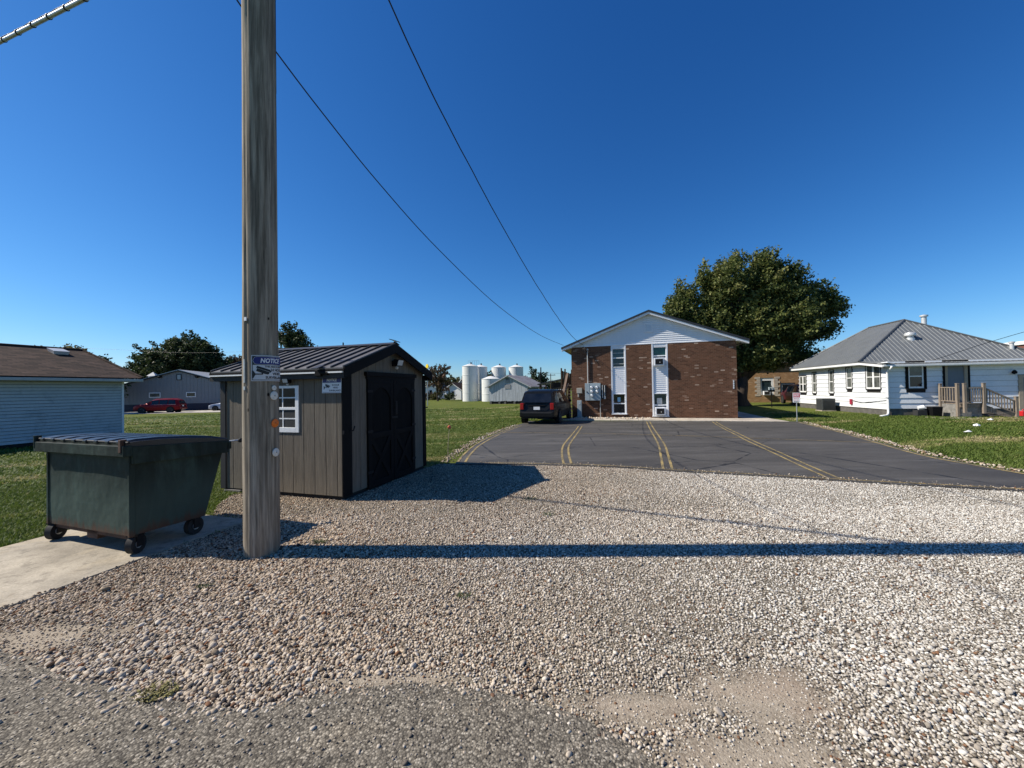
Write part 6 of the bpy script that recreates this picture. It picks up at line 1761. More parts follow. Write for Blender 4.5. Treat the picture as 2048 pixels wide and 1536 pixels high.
    # chimney pipe and turbine vent
    o = MB().lathe([(0.16, 0), (0.16, 0.05), (0.13, 0.06), (0.13, 0.62), (0.20, 0.63), (0.20, 0.72), (0.02, 0.76)], 18).build('flue_pipe', MAT['galv_white'], t, smooth='auto'); o.location = (4.75, 4.5, 5.36)
    o = MB().lathe([(0.22, -0.1), (0.20, 0.12), (0.15, 0.14), (0.15, 0.22), (0.26, 0.26), (0.28, 0.36), (0.24, 0.44), (0.02, 0.50)], 18).build('turbine_vent', MAT['galv_white'], t, smooth='auto'); o.location = (3.25, 3.35, 4.42)
    o = MB().lathe([(0.09, -0.1), (0.09, 0.35), (0.13, 0.36), (0.13, 0.42), (0.01, 0.45)], 14).build('vent_pipe', MAT['galv_white'], t, smooth='auto'); o.location = (7.3, 2.3, 3.6)
    # wall lamp and small red box
    o = MB().lathe([(0.02, -0.1), (0.09, -0.06), (0.10, 0.02), (0.05, 0.1), (0.01, 0.12)], 12).build('wall_lamp', MAT['black'], t, smooth=True); o.location = (5.38, -0.12, 2.26)
    MB().box(5.36, 5.40, -0.1, 0.0, 2.24, 2.28).build('lamp_bracket', MAT['black'], t)
    MB().box(-0.08, 0.0, 3.08, 3.26, 0.50, 0.84).build('disconnect_box', MAT['sign_red'], t, bevel=0.01)
    MB().tube([(-0.03, 3.08, 0.78), (-0.02, 2.3, 0.66), (-0.02, 1.4, 0.72), (-0.02, 0.1, 0.86)], 0.012, 5).build('wall_cable', MAT['darkgrey'], t)
MAT['slate_panel'] = paint('slate_grey_panel', (0.16, 0.18, 0.20), 0.08, 0.6, streak=True)
MAT['hip_cap'] = paint('hip_cap_metal', (0.10, 0.105, 0.105), 0.1, 0.45, metal=0.2)
MAT['galv_white'] = paint('bright_galvanised', (0.62, 0.62, 0.60), 0.1, 0.4, metal=0.3)
white_house()

def porch():
    t = thing('porch_deck', 'grey wooden porch with baluster railing and steps before the white house', 'porch', (20.6, 21.07, -0.2), HA)
    w = MAT['deck_wood']; zd = 0.72
    x0, x1, y0 = 2.25, 3.22, -1.25
    for i in range(7):
        y = y0 + i * 0.172
        MB().box(x0, x1, y, y + 0.165, zd - 0.035, zd).build('deck_board', w, t)
    MB().box(x0 + 0.02, x1 - 0.02, y0 + 0.02, y0 + 0.06, zd - 0.19, zd - 0.036).build('rim_joist', w, t)
    MB().box(x0, x1 - 0.05, y0 + 0.07, -0.06, 0.0, zd - 0.05).build('stone_base', MAT['stone_base'], t)
    for (x, y, z0, z1) in ((x0 - 0.02, -0.14, 0.0, 1.70), (x0 - 0.02, -1.14, -0.02, 1.70), (x0 + 0.14, -1.32, 0.25, 1.70), (x1 - 0.06, -1.32, 0.22, 1.70), (4.42, -1.32, -0.02, 1.02)):
        p = MB().box(x - 0.055, x + 0.055, y - 0.055, y + 0.055, z0, z1).build('post', w, t, bevel=0.006)
        MB().box(x - 0.065, x + 0.065, y - 0.065, y + 0.065, z1, z1 + 0.04).build('post_cap', w, p, bevel=0.012)
    MB().box(x0 - 0.055, x0 + 0.015, -1.085, -0.195, 1.50, 1.55).build('hand_rail', w, t)
    MB().box(x0 - 0.045, x0 + 0.005, -1.085, -0.195, 0.80, 0.85).build('bottom_rail', w, t)
    for i in range(6): MB().box(x0 - 0.04, x0 + 0.0, -1.06 + i * 0.155, -1.015 + i * 0.155, 0.85, 1.50).build('baluster', w, t)
    MB().box(x0 + 0.195, x1 - 0.115, -1.35, -1.29, 1.46, 1.53).build('hand_rail', w, t)
    MB().box(x0 + 0.195, x1 - 0.115, -1.34, -1.30, 0.80, 0.85).build('bottom_rail', w, t)
    for i in range(6): MB().box(x0 + 0.25 + i * 0.1, x0 + 0.285 + i * 0.1, -1.34, -1.305, 0.85, 1.46).build('baluster', w, t)
    # raked stair rail
    xa, xb = x1 - 0.0, 4.36; za, zb2 = 1.50, 0.86
    MB().prism([(xa, za - 0.07), (xb, zb2 - 0.07), (xb, zb2), (xa, za)], -1.35, -1.29, 'y').build('hand_rail', w, t)
    MB().prism([(xa, za - 0.72), (xb, zb2 - 0.64), (xb, zb2 - 0.59), (xa, za - 0.67)], -1.34, -1.30, 'y').build('bottom_rail', w, t)
    for i in range(10):
        u = (i + 0.5) / 10; x = xa + (xb - xa) * u; zt = za + (zb2 - za) * u
        MB().box(x - 0.018, x + 0.018, -1.34, -1.305, zt - 0.67 + 0.06 * u, zt - 0.07).build('baluster', w, t)
    for i in range(4):
        MB().box(x1 + i * 0.29, x1 + 0.30 + i * 0.29, -1.28, -0.15, zd - 0.18 * (i + 1) - 0.04, zd - 0.18 * (i + 1)).build('step', w, t)
    for y in (-1.28, -0.18): MB().prism([(x1, zd - 0.05), (x1, zd - 0.35), (x1 + 0.9, 0.0), (x1 + 1.2, 0.0)], y, y + 0.04, 'y').build('stringer', w, t)
MAT['stone_base'] = paint('rubble_base', (0.22, 0.21, 0.19), 0.35, 0.9, scale=5, bump=0.8, bscale=9, dirt=(0.08, 0.08, 0.075), dirt_amt=0.8)
porch()

def house_clutter():
    t = thing('condenser_unit', 'dark grey air conditioning condenser beside the white house wall', 'condenser', hp(-1.05, 4.35, 0), HA)
    MB().box(0, 0.82, 0, 0.82, 0.0, 0.06).build('pad', MAT['concrete'], t)
    MB().box(0.03, 0.79, 0.03, 0.79, 0.06, 0.80).build('cabinet', MAT['condenser'], t, bevel=0.02)
    for k in range(14): MB().box(0.08, 0.74, 0.022, 0.03, 0.12 + k * 0.045, 0.135 + k * 0.045).build('louvre', MAT['darkgrey'], t)
    for k in range(14): MB().box(0.022, 0.03, 0.08, 0.74, 0.12 + k * 0.045, 0.135 + k * 0.045).build('louvre', MAT['darkgrey'], t)
    MB().box(0.02, 0.80, 0.02, 0.80, 0.80, 0.84).build('top_cover', MAT['condenser'], t, bevel=0.02)
    t = thing('trash_bin', 'small black bin by the left side of the porch', 'bin', hp(1.45, -0.75, 0), HA)
    MB().hexa([(0.03, 0.03, 0), (0.42, 0.03, 0), (0.42, 0.37, 0), (0.03, 0.37, 0)], [(0, 0, 0.5), (0.45, 0, 0.5), (0.45, 0.4, 0.5), (0, 0.4, 0.5)]).build('bin_body', MAT['black'], t, bevel=0.015)
    MB().box(-0.01, 0.46, -0.01, 0.41, 0.5, 0.54).build('lid', MAT['darkgrey'], t, bevel=0.012)
    t = thing('white_bucket', 'white tipped bucket against the house wall left of the porch', 'bucket', hp(1.05, -0.4, 0.45), HA)
    MB().tube([(0, 0, 0), (0.22, -0.06, 0.05)], [0.09, 0.12], 14).build('pail', MAT['white'], t, smooth='auto')
    MB().tube([(0.22, 0.06, 0.05), (0.26, -0.06, 0.22), (0.22, -0.18, 0.05)], 0.006, 5).build('bail', MAT['black'], t)
    MB().box(-0.1, 0.3, -0.15, 0.2, -0.45, -0.12).build('stand', MAT['darkgrey'], t)
    t = thing('fuel_can', 'red plastic fuel can on the walk right of the porch steps', 'fuel can', hp(5.0, -0.9, 0.05), HA)
    MB().box(0, 0.36, 0, 0.2, 0, 0.26).build('can_body', MAT['red_plastic'], t, bevel=0.03)
    MB().tube([(0.06, 0.1, 0.26), (0.10, 0.1, 0.34), (0.26, 0.1, 0.34), (0.30, 0.1, 0.26)], 0.018, 8).build('handle', MAT['red_plastic'], t)
    MB().tube([(0.03, 0.1, 0.26), (-0.06, 0.1, 0.36)], 0.016, 8).build('spout', MAT['sign_white2'], t)
    for (x, y, lab) in ((14.6, 12.35, 'crumpled white litter on the right lawn before the porch'), (17.95, 14.9, 'white scrap of paper on the lawn below the house corner'), (21.6, 17.4, 'white scrap on the walk by the porch steps')):
        mb = MB(); rnd = random.Random(int(x * 10))
        for i in range(7):
            a = i / 7 * 2 * PI; mb.v.append((0.14 * math.cos(a) * rnd.uniform(0.6, 1.2), 0.10 * math.sin(a) * rnd.uniform(0.6, 1.2), rnd.uniform(0.01, 0.07)))
        mb.v.append((0.02, 0.0, 0.12)); mb.f = [(i, (i + 1) % 7, 7) for i in range(7)]
        o = mb.build('paper_litter', MAT['white'], None, loc=(x, y, gz(x, y) + 0.02)); tag(o, lab, 'litter')
MAT['condenser'] = paint('condenser_grey', (0.055, 0.06, 0.062), 0.1, 0.5)
house_clutter()
def porch_walk():
    root = tag(bpy.data.objects.new('path', None), kind='structure'); COL.objects.link(root)
    root.location = (20.6, 21.07, -0.2); root.rotation_euler = (0, 0, HA)
    for i in range(7):
        MB().box(0.9 + i * 1.2 + 0.008, 2.1 + i * 1.2 - 0.008, -2.05, -0.9 if i < 4 else -0.1, -0.05, 0.03).build('slab', MAT['concrete'], root, bevel=0.01)
porch_walk()
wire('house_wire', [(34.0, 20.0, 5.6), (28.5, 20.1, 4.55), (25.5, 20.3, 3.75), (22.9, 20.35, 2.95), (22.4, 20.4, 2.80)], 0.013, MAT['black_ink'], 'service wire slanting down to the white house eave')

# red parking sign at the lot corner
def park_sign():
    t = thing('parking_sign', 'small red and white parking sign on a thin post at the lot corner', 'sign', (13.86, 18.76, -0.2), R(-30))
    MB().tube([(0, 0, -0.1), (0, 0, 1.40)], 0.022, 8).build('post', MAT['galv'], t)
    MB().box(-0.15, 0.15, -0.034, -0.026, 0.93, 1.40).build('panel', MAT['sign_white2'], t, bevel=0.002)
    MB().box(-0.13, 0.13, -0.037, -0.0345, 1.17, 1.38).build('red_field', MAT['sign_red'], t)
    rnd = random.Random(5)
    for (v, h, m, y) in ((1.335, 0.045, 'sign_white2', -0.0378), (1.265, 0.045, 'sign_white2', -0.0378), (1.20, 0.03, 'sign_white2', -0.0378), (1.11, 0.04, 'sign_red', -0.0352), (1.04, 0.03, 'sign_red', -0.0352), (0.975, 0.045, 'black_ink', -0.0352)):
        u = -0.115; mb = MB()
        while u < 0.10:
            wd = rnd.uniform(0.008, 0.02); mb.add([(u, y, v - h / 2), (u + wd, y, v - h / 2), (u + wd, y, v + h / 2), (u, y, v + h / 2)], [(0, 1, 2, 3)]); u += wd + rnd.uniform(0.006, 0.014)
        mb.build('print_row', MAT[m], t)
park_sign()

def marker():
    t = thing('driveway_marker', 'thin stake with a round orange reflector at the lot edge', 'marker', (-1.53, 8.98, 0))
    MB().tube([(0, 0, -0.05), (0.02, 0, 0.35), (0.05, 0, 0.70)], 0.0065, 6).build('stake', MAT['tancream'], t)
    o = MB().lathe([(0.002, -0.022), (0.035, -0.018), (0.042, 0), (0.035, 0.018), (0.002, 0.022)], 18, 'y').build('reflector', MAT['pinkorange'], t, smooth=True); o.location = (0.053, 0, 0.735); o.rotation_euler = (0, 0, R(25))
marker()

# ------------------------------------------------------------------ white garage at the left
def garage():
    a = math.atan2(0.958, 0.286)
    # local x runs along the visible wall from the camera end to the far corner; y into the garage
    Lw = 7.3
    G = Vector((-16.42, 12.35, 0)) + Vector((0.286, 0.958, 0)) * 3.15
    o0 = G - Vector((math.cos(a), math.sin(a), 0)) * Lw
    t = thing('white_garage', 'white-sided garage with brown hip roof at the left edge', 'garage', (o0.x, o0.y, -0.08), a)
    D = 6.0; zt = 2.30
    MB().box(0.03, Lw - 0.03, 0.03, D, -0.1, 0.12).build('foundation', MAT['groove'], t)
    MB().box(0.04, Lw - 0.036, 0.036, D - 0.04, 0.12, zt).build('wall_core', MAT['groove'], t)  # dark core seen in the board gaps paints in the lap shadows
    n = 20; h = (zt - 0.12) / n
    for k in range(n):
        z0 = 0.12 + k * h
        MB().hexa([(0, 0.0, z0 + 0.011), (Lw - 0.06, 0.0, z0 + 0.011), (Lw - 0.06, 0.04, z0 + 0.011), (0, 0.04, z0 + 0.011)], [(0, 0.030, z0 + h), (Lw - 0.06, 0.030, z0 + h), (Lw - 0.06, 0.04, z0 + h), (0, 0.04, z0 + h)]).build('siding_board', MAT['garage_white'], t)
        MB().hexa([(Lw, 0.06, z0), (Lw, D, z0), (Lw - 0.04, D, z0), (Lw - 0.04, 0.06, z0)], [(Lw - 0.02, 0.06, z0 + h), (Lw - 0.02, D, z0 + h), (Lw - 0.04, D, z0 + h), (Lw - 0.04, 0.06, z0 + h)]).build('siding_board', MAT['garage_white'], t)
    MB().box(Lw - 0.06, Lw + 0.006, -0.006, 0.06, 0.10, zt).build('corner_post', MAT['vinyl'], t)
    e = 0.40; zr = 3.62; ze = 2.36; r0 = D / 2
    A = (-e, -e, ze); B = (Lw + e, -e, ze); C = (Lw + e, D + e, ze); Dd = (-e, D + e, ze); E = (2.0, r0, zr); F = (Lw + 0.18, r0, zr)
    # one tilted mesh per roof face, modelled flat so the shingle courses follow the slope
    def face(pts, nm):
        P = [Vector(p) for p in pts]; xa = (P[1] - P[0]).normalized(); nn = xa.cross(P[2] - P[0]).normalized(); ya = nn.cross(xa)
        M = Matrix((xa, ya, nn)).transposed().to_4x4(); M.translation = P[0]; Mi = M.inverted()
        q = [Mi @ p for p in P]; k = len(q)
        mb = MB().add([tuple(p) for p in q] + [(p.x, p.y, -0.04) for p in q], [tuple(range(k)), tuple(range(2 * k - 1, k - 1, -1))] + [(i, k + i, k + (i + 1) % k, (i + 1) % k) for i in range(k)])
        ob = mb.build('roof_face', MAT['shingle'], t); ob.matrix_local = M
    face([A, B, F, E], 0); face([B, C, F], 0); face([C, Dd, E, F], 0); face([Dd, A, E], 0)
    MB().tube([Vector(B) + Vector((0, 0, 0.01)), Vector(F) + Vector((0, 0, 0.02)), Vector(E) + Vector((0, 0, 0.02)), Vector(A)], 0.05, 6).build('hip_cap', MAT['shingle'], t)
    MB().box(-e, Lw + e, -e - 0.03, -e + 0.0, ze - 0.15, ze - 0.045).build('gutter', MAT['gutter_grey'], t, bevel=0.01)
    MB().box(Lw + e, Lw + e + 0.03, -e, D + e, ze - 0.15, ze - 0.045).build('gutter', MAT['gutter_grey'], t, bevel=0.01)
    MB().box(-e, Lw + e, -e, 0.02, ze - 0.15, ze - 0.13).build('soffit', MAT['soffit'], t)
    v = MB().hexa([(6.32, 2.25, 3.26), (6.70, 2.25, 3.26), (6.70, 2.60, 3.42), (6.32, 2.60, 3.42)], [(6.28, 2.18, 3.46), (6.74, 2.18, 3.46), (6.74, 2.64, 3.60), (6.28, 2.64, 3.60)]).build('roof_vent', MAT['galv_white'], t)
MAT['gutter_grey'] = paint('grey_gutter', (0.42, 0.43, 0.42), 0.06, 0.5, dirt=(0.25, 0.25, 0.23))
garage()

# ------------------------------------------------------------------ grey metal building behind the red SUV
def grey_building():
    a = math.atan2(0.297, 0.955)
    t = thing('metal_building', 'grey ribbed metal building with navy wainscot behind the red SUV', 'building', (-48.73, 56.27, -0.82), a)
    # local x along the gable wall with the ridge at 0
    hw = 9.0; za = 5.95; sl = 0.315; ze = za - hw * sl; D = 20
    MB().prism([(-hw, 0), (hw, 0), (hw, ze - 0.05), (0, za - 0.05), (-hw, ze - 0.05)], 0.06, D, 'y').build('wall_core', MAT['grey_metal_wall'], t)
    # ribbed sheeting as separate narrow panels
    n = 40
    for i in range(n):
        x0 = -hw + 2 * hw * i / n; x1 = x0 + 2 * hw / n; zt = lambda x: za - abs(x) * sl - 0.06
        MB().prism([(x0, 1.06), (x1 - 0.10, 1.06), (x1 - 0.10, zt(x1 - 0.10)), (x0, zt(x0))], 0.02, 0.06, 'y').build('wall_panel', MAT['grey_metal_wall'], t)
        MB().prism([(x1 - 0.10, 1.06), (x1, 1.06), (x1, zt(x1)), (x1 - 0.10, zt(x1 - 0.10))], -0.012, 0.06, 'y').build('wall_rib', MAT['grey_metal_wall'], t)
    MB().box(-hw, hw, 0.0, 0.06, 0.0, 1.05).build('wainscot', MAT['navy_metal'], t)
    for s in (-1, 1):
        xe = s * (hw + 0.25)
        MB().prism([(xe, za - abs(xe) * sl), (0, za), (0, za + 0.09), (xe, za - abs(xe) * sl + 0.09)], -0.25, D + 0.2, 'y').build('roof', MAT['pale_roof'], t)
        MB().prism([(xe, za - abs(xe) * sl - 0.16), (0, za - 0.16), (0, za - 0.003), (xe, za - abs(xe) * sl - 0.003)], -0.27, -0.22, 'y').build('rake_trim', MAT['darkgrey'], t)
    for (x0, x1, lit) in ((-3.55, -2.2, True), (0.85, 2.05, False)):
        w = MB().box(x0, x1, -0.05, -0.015, 1.98, 2.72).build('window', MAT['vinyl'], t)
        MB().box(x0 + 0.10, x1 - 0.10, -0.06, -0.05, 2.10, 2.60).build('pane', MAT['glass_blind'] if lit else MAT['glass'], w)
    for x in (-2.25, 2.28):
        o = MB().lathe([(0.02, -0.02), (0.3, -0.05), (0.32, -0.12), (0.12, -0.3), (0.05, -0.34)], 12, 'y').build('wall_lamp', MAT['black'], t); o.location = (x, 0, 4.98); o.scale = (1, 1.3, 0.55)
    v = MB().box(-0.30, 0.32, -0.05, -0.015, 4.48, 5.36).build('gable_vent', MAT['darkgrey'], t)
    MB().box(-0.2, 0.22, -0.06, -0.05, 4.58, 5.26).build('vent_face', MAT['boxgrey'], v)
    c = MB().box(-4.1, -3.3, 0.9, 1.7, za - 4.1 * sl, 5.15).build('cupola', MAT['vinyl'], t)
    MB().add([(-4.25, 0.75, 5.15), (-3.15, 0.75, 5.15), (-3.15, 1.85, 5.15), (-4.25, 1.85, 5.15), (-3.7, 1.3, 5.75)], [(0, 1, 4), (1, 2, 4), (2, 3, 4), (3, 0, 4), (3, 2, 1, 0)]).build('cupola_roof', MAT['pale_roof'], c)
MAT['pale_roof'] = paint('pale_metal_roof', (0.45, 0.46, 0.46), 0.06, 0.4, metal=0.3)
grey_building()
sheet('gravel_drive', [(-75, 42), (-60, 44.6), (-46.5, 47.9), (-33, 50.4), (-20, 53.5), (-20, 60), (-75, 50)], 0.03, MAT['pale_gravel'], 3.0, 0.0)

# ------------------------------------------------------------------ silos, barn, far houses
def silo(label, x, y, r, h, rail=False, seams=3):
    t = thing('storage_silo', label, 'silo', (x, y, gz(x, y)), 0, 'white storage silos on the far side of the lawn')
    MB().lathe([(r, 0.0), (r, h)], 40).build('shell', MAT['silo'], t, smooth='auto')
    for k in range(1, seams + 1):
        z = h * k / (seams + 1)
        MB().lathe([(r, z - 0.05), (r + 0.03, z - 0.03), (r + 0.03, z + 0.03), (r, z + 0.05)], 40).build('seam_ring', MAT['silo'], t)
    MB().lathe([(r + 0.05, h), (r + 0.05, h + 0.05), (r * 0.25, h + r * 0.32), (0.05, h + r * 0.36)], 40).build('roof_cone', MAT['silo'], t, smooth='auto')
    o = MB().lathe([(0.16, 0), (0.16, 0.3), (0.22, 0.32), (0.02, 0.42)], 12).build('top_vent', MAT['darkgrey'], t); o.location = (r * 0.15, 0, h + r * 0.3)
    MB().box(-0.02, 0.02, -r - 0.10, -r - 0.02, 0, h).build('ladder', MAT['galv'], t)
    if rail:
        for k in range(6): MB().tube([(-0.3 + k * 0.45, -r * 0.4, h + 0.2), (-0.3 + k * 0.45, -r * 0.4, h + 1.15)], 0.025, 5).build('rail_post', MAT['galv'], t)
        MB().tube([(-0.3, -r * 0.4, h + 1.15), (1.95, -r * 0.4, h + 1.15)], 0.025, 5).build('rail', MAT['galv'], t)
silo('tall white silo, leftmost and nearest of the five', -8.75, 80.5, 1.62, 7.25, True)
silo('tall white silo just right of and behind the leftmost one', -6.9, 84.0, 1.55, 7.25)
silo('short wide white silo left of the old barn', -4.3, 78.0, 1.85, 4.45, False, 2)
silo('white silo rising behind the barn roof, left of the barn ridge', -2.85, 84.0, 1.58, 7.1)
silo('white silo rising behind the barn roof, right of the barn ridge', 0.92, 84.0, 1.58, 7.1)

def barn():
    a = R(-20)
    t = thing('old_barn', 'weathered grey wooden barn with rusty tin roof in front of the silos', 'barn', (-3.75, 63.0, -0.80), a)
    W = 6.7; ze = 2.95; za = 4.62; D = 9.6; mid = W / 2; sl = (za - ze) / mid
    MB().prism([(0.05, 0.5), (W - 0.05, 0.5), (W - 0.05, ze), (mid, za - 0.02), (0.05, ze)], 0.06, D, 'y').build('wall_core', MAT['groove'], t)
    n = 26
    for i in range(n):
        x0 = W * i / n; x1 = W * (i + 1) / n - 0.012; zt = lambda x: za - abs(x - mid) * sl
        lo = 0.42 + 0.10 * random.random(); d = random.uniform(0, 0.02)
        MB().prism([(x0, lo), (x1, lo), (x1, zt(x1) - 0.02), (x0, zt(x0) - 0.02)], -d, 0.05, 'y').build('wall_board', MAT['barn_wood'], t)
    for i in range(24):
        y0 = D * i / 24
        MB().box(W - 0.03, W + random.uniform(0, 0.02), y0, y0 + D / 24 - 0.015, 0.4 + 0.1 * random.random(), ze).build('wall_board', MAT['barn_wood'], t)
    for (x0, x1, z0, z1) in ((2.75, 3.75, 2.45, 3.15), (2.9, 3.6, 3.45, 3.95)):
        MB().box(x0, x1, -0.06, -0.021, z0, z1).build('hatch', MAT['grey_hatch'], t)
    MB().box(2.95, 3.55, -0.062, -0.022, 3.95, 4.12).build('opening', MAT['groove'], t)
    MB().box(0, W, 0.1, D, 0.0, 0.4).build('crawl_space', MAT['groove'], t)
    for x in (0.1, 1.6, 2.6, 4.2, 5.6): MB().box(x, x + 0.3, 0.0, 0.3, 0.0, 0.42).build('pier', MAT['concrete_grey'], t)
    for s in (-1, 1):
        xe = mid + s * (mid + 0.55); ez = za - (mid + 0.55) * sl
        MB().prism([(xe, ez + 0.02), (mid, za + 0.02), (mid, za + 0.07), (xe, ez + 0.07)], -0.32, D + 0.4, 'y').build('roof', MAT['rust_roof'], t)
        MB().prism([(xe, ez - 0.12), (mid, za - 0.12), (mid, za + 0.018), (xe, ez + 0.018)], -0.34, -0.30, 'y').build('rake_board', MAT['barn_wood'], t)
MAT['grey_hatch'] = paint('grey_hatch', (0.26, 0.26, 0.26), 0.2, 0.8, scale=6)
barn()

def far_house(label, x, y, w, d, h, ridge, rz, wall, roof, win=True):
    t = thing('far_house', label, 'house', (x, y, gz(x, y)), rz, 'small houses beyond the far lawn')
    MB().prism([(-w / 2, 0), (w / 2, 0), (w / 2, h), (0, ridge), (-w / 2, h)], 0, d, 'y').build('wall', wall, t)
    sl = (ridge - h) / (w / 2)
    for s in (-1, 1):
        xe = s * (w / 2 + 0.4)
        MB().prism([(xe, ridge - abs(xe) * sl + 0.03), (0, ridge + 0.03), (0, ridge + 0.18), (xe, ridge - abs(xe) * sl + 0.18)], -0.45, d + 0.4, 'y').build('roof', roof, t)
        MB().prism([(xe, ridge - abs(xe) * sl - 0.15), (0, ridge - 0.15), (0, ridge + 0.028), (xe, ridge - abs(xe) * sl + 0.028)], -0.47, -0.42, 'y').build('rake_trim', MAT['white'], t)
    if win:
        f = MB().box(-0.5, 0.5, -0.05, -0.002, h * 0.38, h * 0.85).build('window', MAT['white'], t)
        MB().box(-0.38, 0.38, -0.07, -0.052, h * 0.42, h * 0.81).build('pane', MAT['glass'], f)
far_house('small pale blue-white gabled house left of the far shed', -22.0, 104, 4.2, 8, 3.0, 4.3, R(-14), MAT['house_white'], MAT['dark_roof'])
far_house('low white gabled outbuilding left of the tall silo', -14.6, 95, 4.6, 7, 2.6, 4.1, R(-22), MAT['white'], MAT['shingle_grey'] if 'shingle_grey' in MAT else MAT['shingle'])
far_house('grey-roofed house with white gable behind the outbuilding', -14.0, 112, 7.0, 9, 3.2, 6.0, R(-40), MAT['house_white'], MAT['grey_roof'], False)

def tan_building():
    t = thing('tan_brick_building', 'low tan brick building behind the big maple', 'building', (22.0, 41.5, -0.2), R(-20))
    W = 16.0; H = 4.1; D = 8
    wx0, wx1, wz0, wz1 = 4.15, 5.35, 0.75, 2.55
    MB().box(0, wx0, 0, 0.25, -0.1, H).build('brick_wall', MAT['tan_brick'], t)
    MB().box(wx1, 5.9, 0, 0.25, -0.1, H).build('brick_wall', MAT['tan_brick'], t)
    MB().box(wx0, wx1, 0, 0.25, -0.1, wz0).build('brick_wall', MAT['tan_brick'], t)
    MB().box(wx0, wx1, 0, 0.25, wz1, H).build('brick_wall', MAT['tan_brick'], t)
    MB().box(5.9, 7.2, 0, 0.25, 2.0, H).build('brick_wall', MAT['tan_brick'], t)
    MB().box(5.9, 7.2, 0, 0.25, -0.1, 0.8).build('brick_wall', MAT['tan_brick'], t)
    MB().box(7.2, W, 0, 0.25, -0.1, H).build('brick_wall', MAT['tan_brick'], t)
    MB().box(0, W, 0.26, D, -0.1, H).build('wall_core', MAT['groove'], t)
    MB().box(-0.3, W + 0.3, -0.3, D, H, H + 0.25).build('roof', MAT['dark_roof'], t)
    MB().box(-0.32, W + 0.3, -0.34, -0.3, H - 0.05, H + 0.28).build('fascia', MAT['white'], t)
    f = MB().box(wx0, wx1, 0.04, 0.20, wz1 - 0.3, wz1).build('window', MAT['white'], t)
    MB().box(wx0, wx0 + 0.12, 0.04, 0.20, wz0, wz1 - 0.3).build('frame', MAT['white'], f); MB().box(wx1 - 0.22, wx1, 0.04, 0.20, wz0, wz1 - 0.3).build('frame', MAT['white'], f)
    MB().box(wx0 + 0.12, wx1 - 0.22, 0.10, 0.12, wz0, wz1 - 0.3).build('pane', MAT['glass_teal'], f)
    # stone quoins around the window
    for k in range(9):
        for (x, s) in ((wx0 - 0.02, -1), (wx1 + 0.02, 1)):
            ln = 0.32 if k % 2 else 0.5
            MB().box(x, x + s * ln, -0.03, 0.0, wz0 - 0.1 + k * 0.225, wz0 + 0.1 + k * 0.225).build('quoin', MAT['quoin'], t)
    f = MB().box(5.95, 7.15, 0.06, 0.2, 0.85, 1.95).build('window', MAT['lightgrey'], t)
    MB().box(6.1, 7.0, 0.04, 0.06, 0.98, 1.82).build('pane', MAT['glass'], f)
    a = thing('window_air_conditioner', 'small white air conditioner in the tan building window', 'air conditioner', tuple(Matrix.Translation((22.0, 41.5, -0.2)) @ Matrix.Rotation(R(-20), 4, 'Z') @ Vector((4.65, 0.05, 0.76))), R(-20), 'window air conditioners')
    MB().box(-0.3, 0.3, -0.35, 0.1, 0, 0.42).build('housing', MAT['vinyl'], a, bevel=0.015)
    MB().box(-0.22, 0.22, -0.36, -0.35, 0.06, 0.36).build('grille', MAT['groove'], a)
MAT['quoin'] = paint('pale_quoin', (0.46, 0.40, 0.33), 0.2, 0.85, scale=3)
tan_building()
def red_building():
    t = thing('red_brick_building', 'red brick building with white parapet peeking over the house roof', 'building', (47.5, 33.0, -0.2), R(-11))
    MB().box(0, 14, 0, 9, 0, 5.2).build('brick_wall', MAT['red_brick'], t)
    MB().box(-0.15, 14.1, -0.15, 9.1, 5.2, 5.55).build('parapet', MAT['white'], t, bevel=0.05)
red_building()

def thin_pole(label, x, y, h, r, cross=0.0, top=None, mat='brown_wood', name='far_utility_pole', cat='utility pole'):
    t = thing(name, label, cat, (x, y, gz(x, y)))
    MB().tube([(0, 0, -0.2), (0, 0, h)], [r, r * 0.75], 8).build('shaft', MAT[mat], t)
    if cross:
        MB().box(-cross, cross, -0.08, 0.08, h - 0.5, h - 0.35).build('crossarm', MAT[mat], t)
        for s in (-0.8, 0, 0.8): MB().tube([(s * cross, 0, h - 0.35), (s * cross, 0, h - 0.12)], 0.06, 6).build('insulator', MAT['boxgrey'], t)
    return t
thin_pole('plain wooden pole standing left of the tall silo', -11.15, 86, 5.5, 0.12)
thin_pole('dark pole rising beyond the barn roof', 3.55, 47, 4.6, 0.09, 0, None, 'black', 'far_utility_pole')
thin_pole('far wooden pole with crossarm right of the barn', 10.6, 105, 6.3, 0.13, 1.3)
thin_pole('far pole with crossarm in front of the tree behind the barn', 5.0, 98, 6.6, 0.12, 1.0)
thin_pole('slim dark lamp post in front of the tan brick wall', 20.9, 31.0, 1.75, 0.035, 0.22, None, 'black', 'lamp_post', 'lamp post')
def lollipop():
    t = thin_pole('round yellow sign on a slim grey pole beyond the shed', -13.2, 60, 6.0, 0.08, 0, None, 'galv', 'round_sign', 'sign')
    o = MB().lathe([(0.02, -0.06), (0.34, -0.05), (0.36, 0), (0.34, 0.05), (0.02, 0.06)], 22, 'y').build('sign_disc', MAT['yellow'], t, smooth='auto'); o.location = (0, 0, 6.15); o.rotation_euler = (0, 0, R(-42))
lollipop()
wire('far_wire', [(5.0, 98, 6.0), (10.6, 105, 5.8), (22, 118, 5.9)], 0.03, MAT['black_ink'], 'far thin wire between the crossarm poles right of the barn')
wire('far_wire', [(-85, 60, 10.0), (-60, 56, 8.4), (-45, 54, 7.4), (-30, 52, 7.4)], 0.011, MAT['black_ink'], 'thin wire sagging across the sky behind the garage roof')

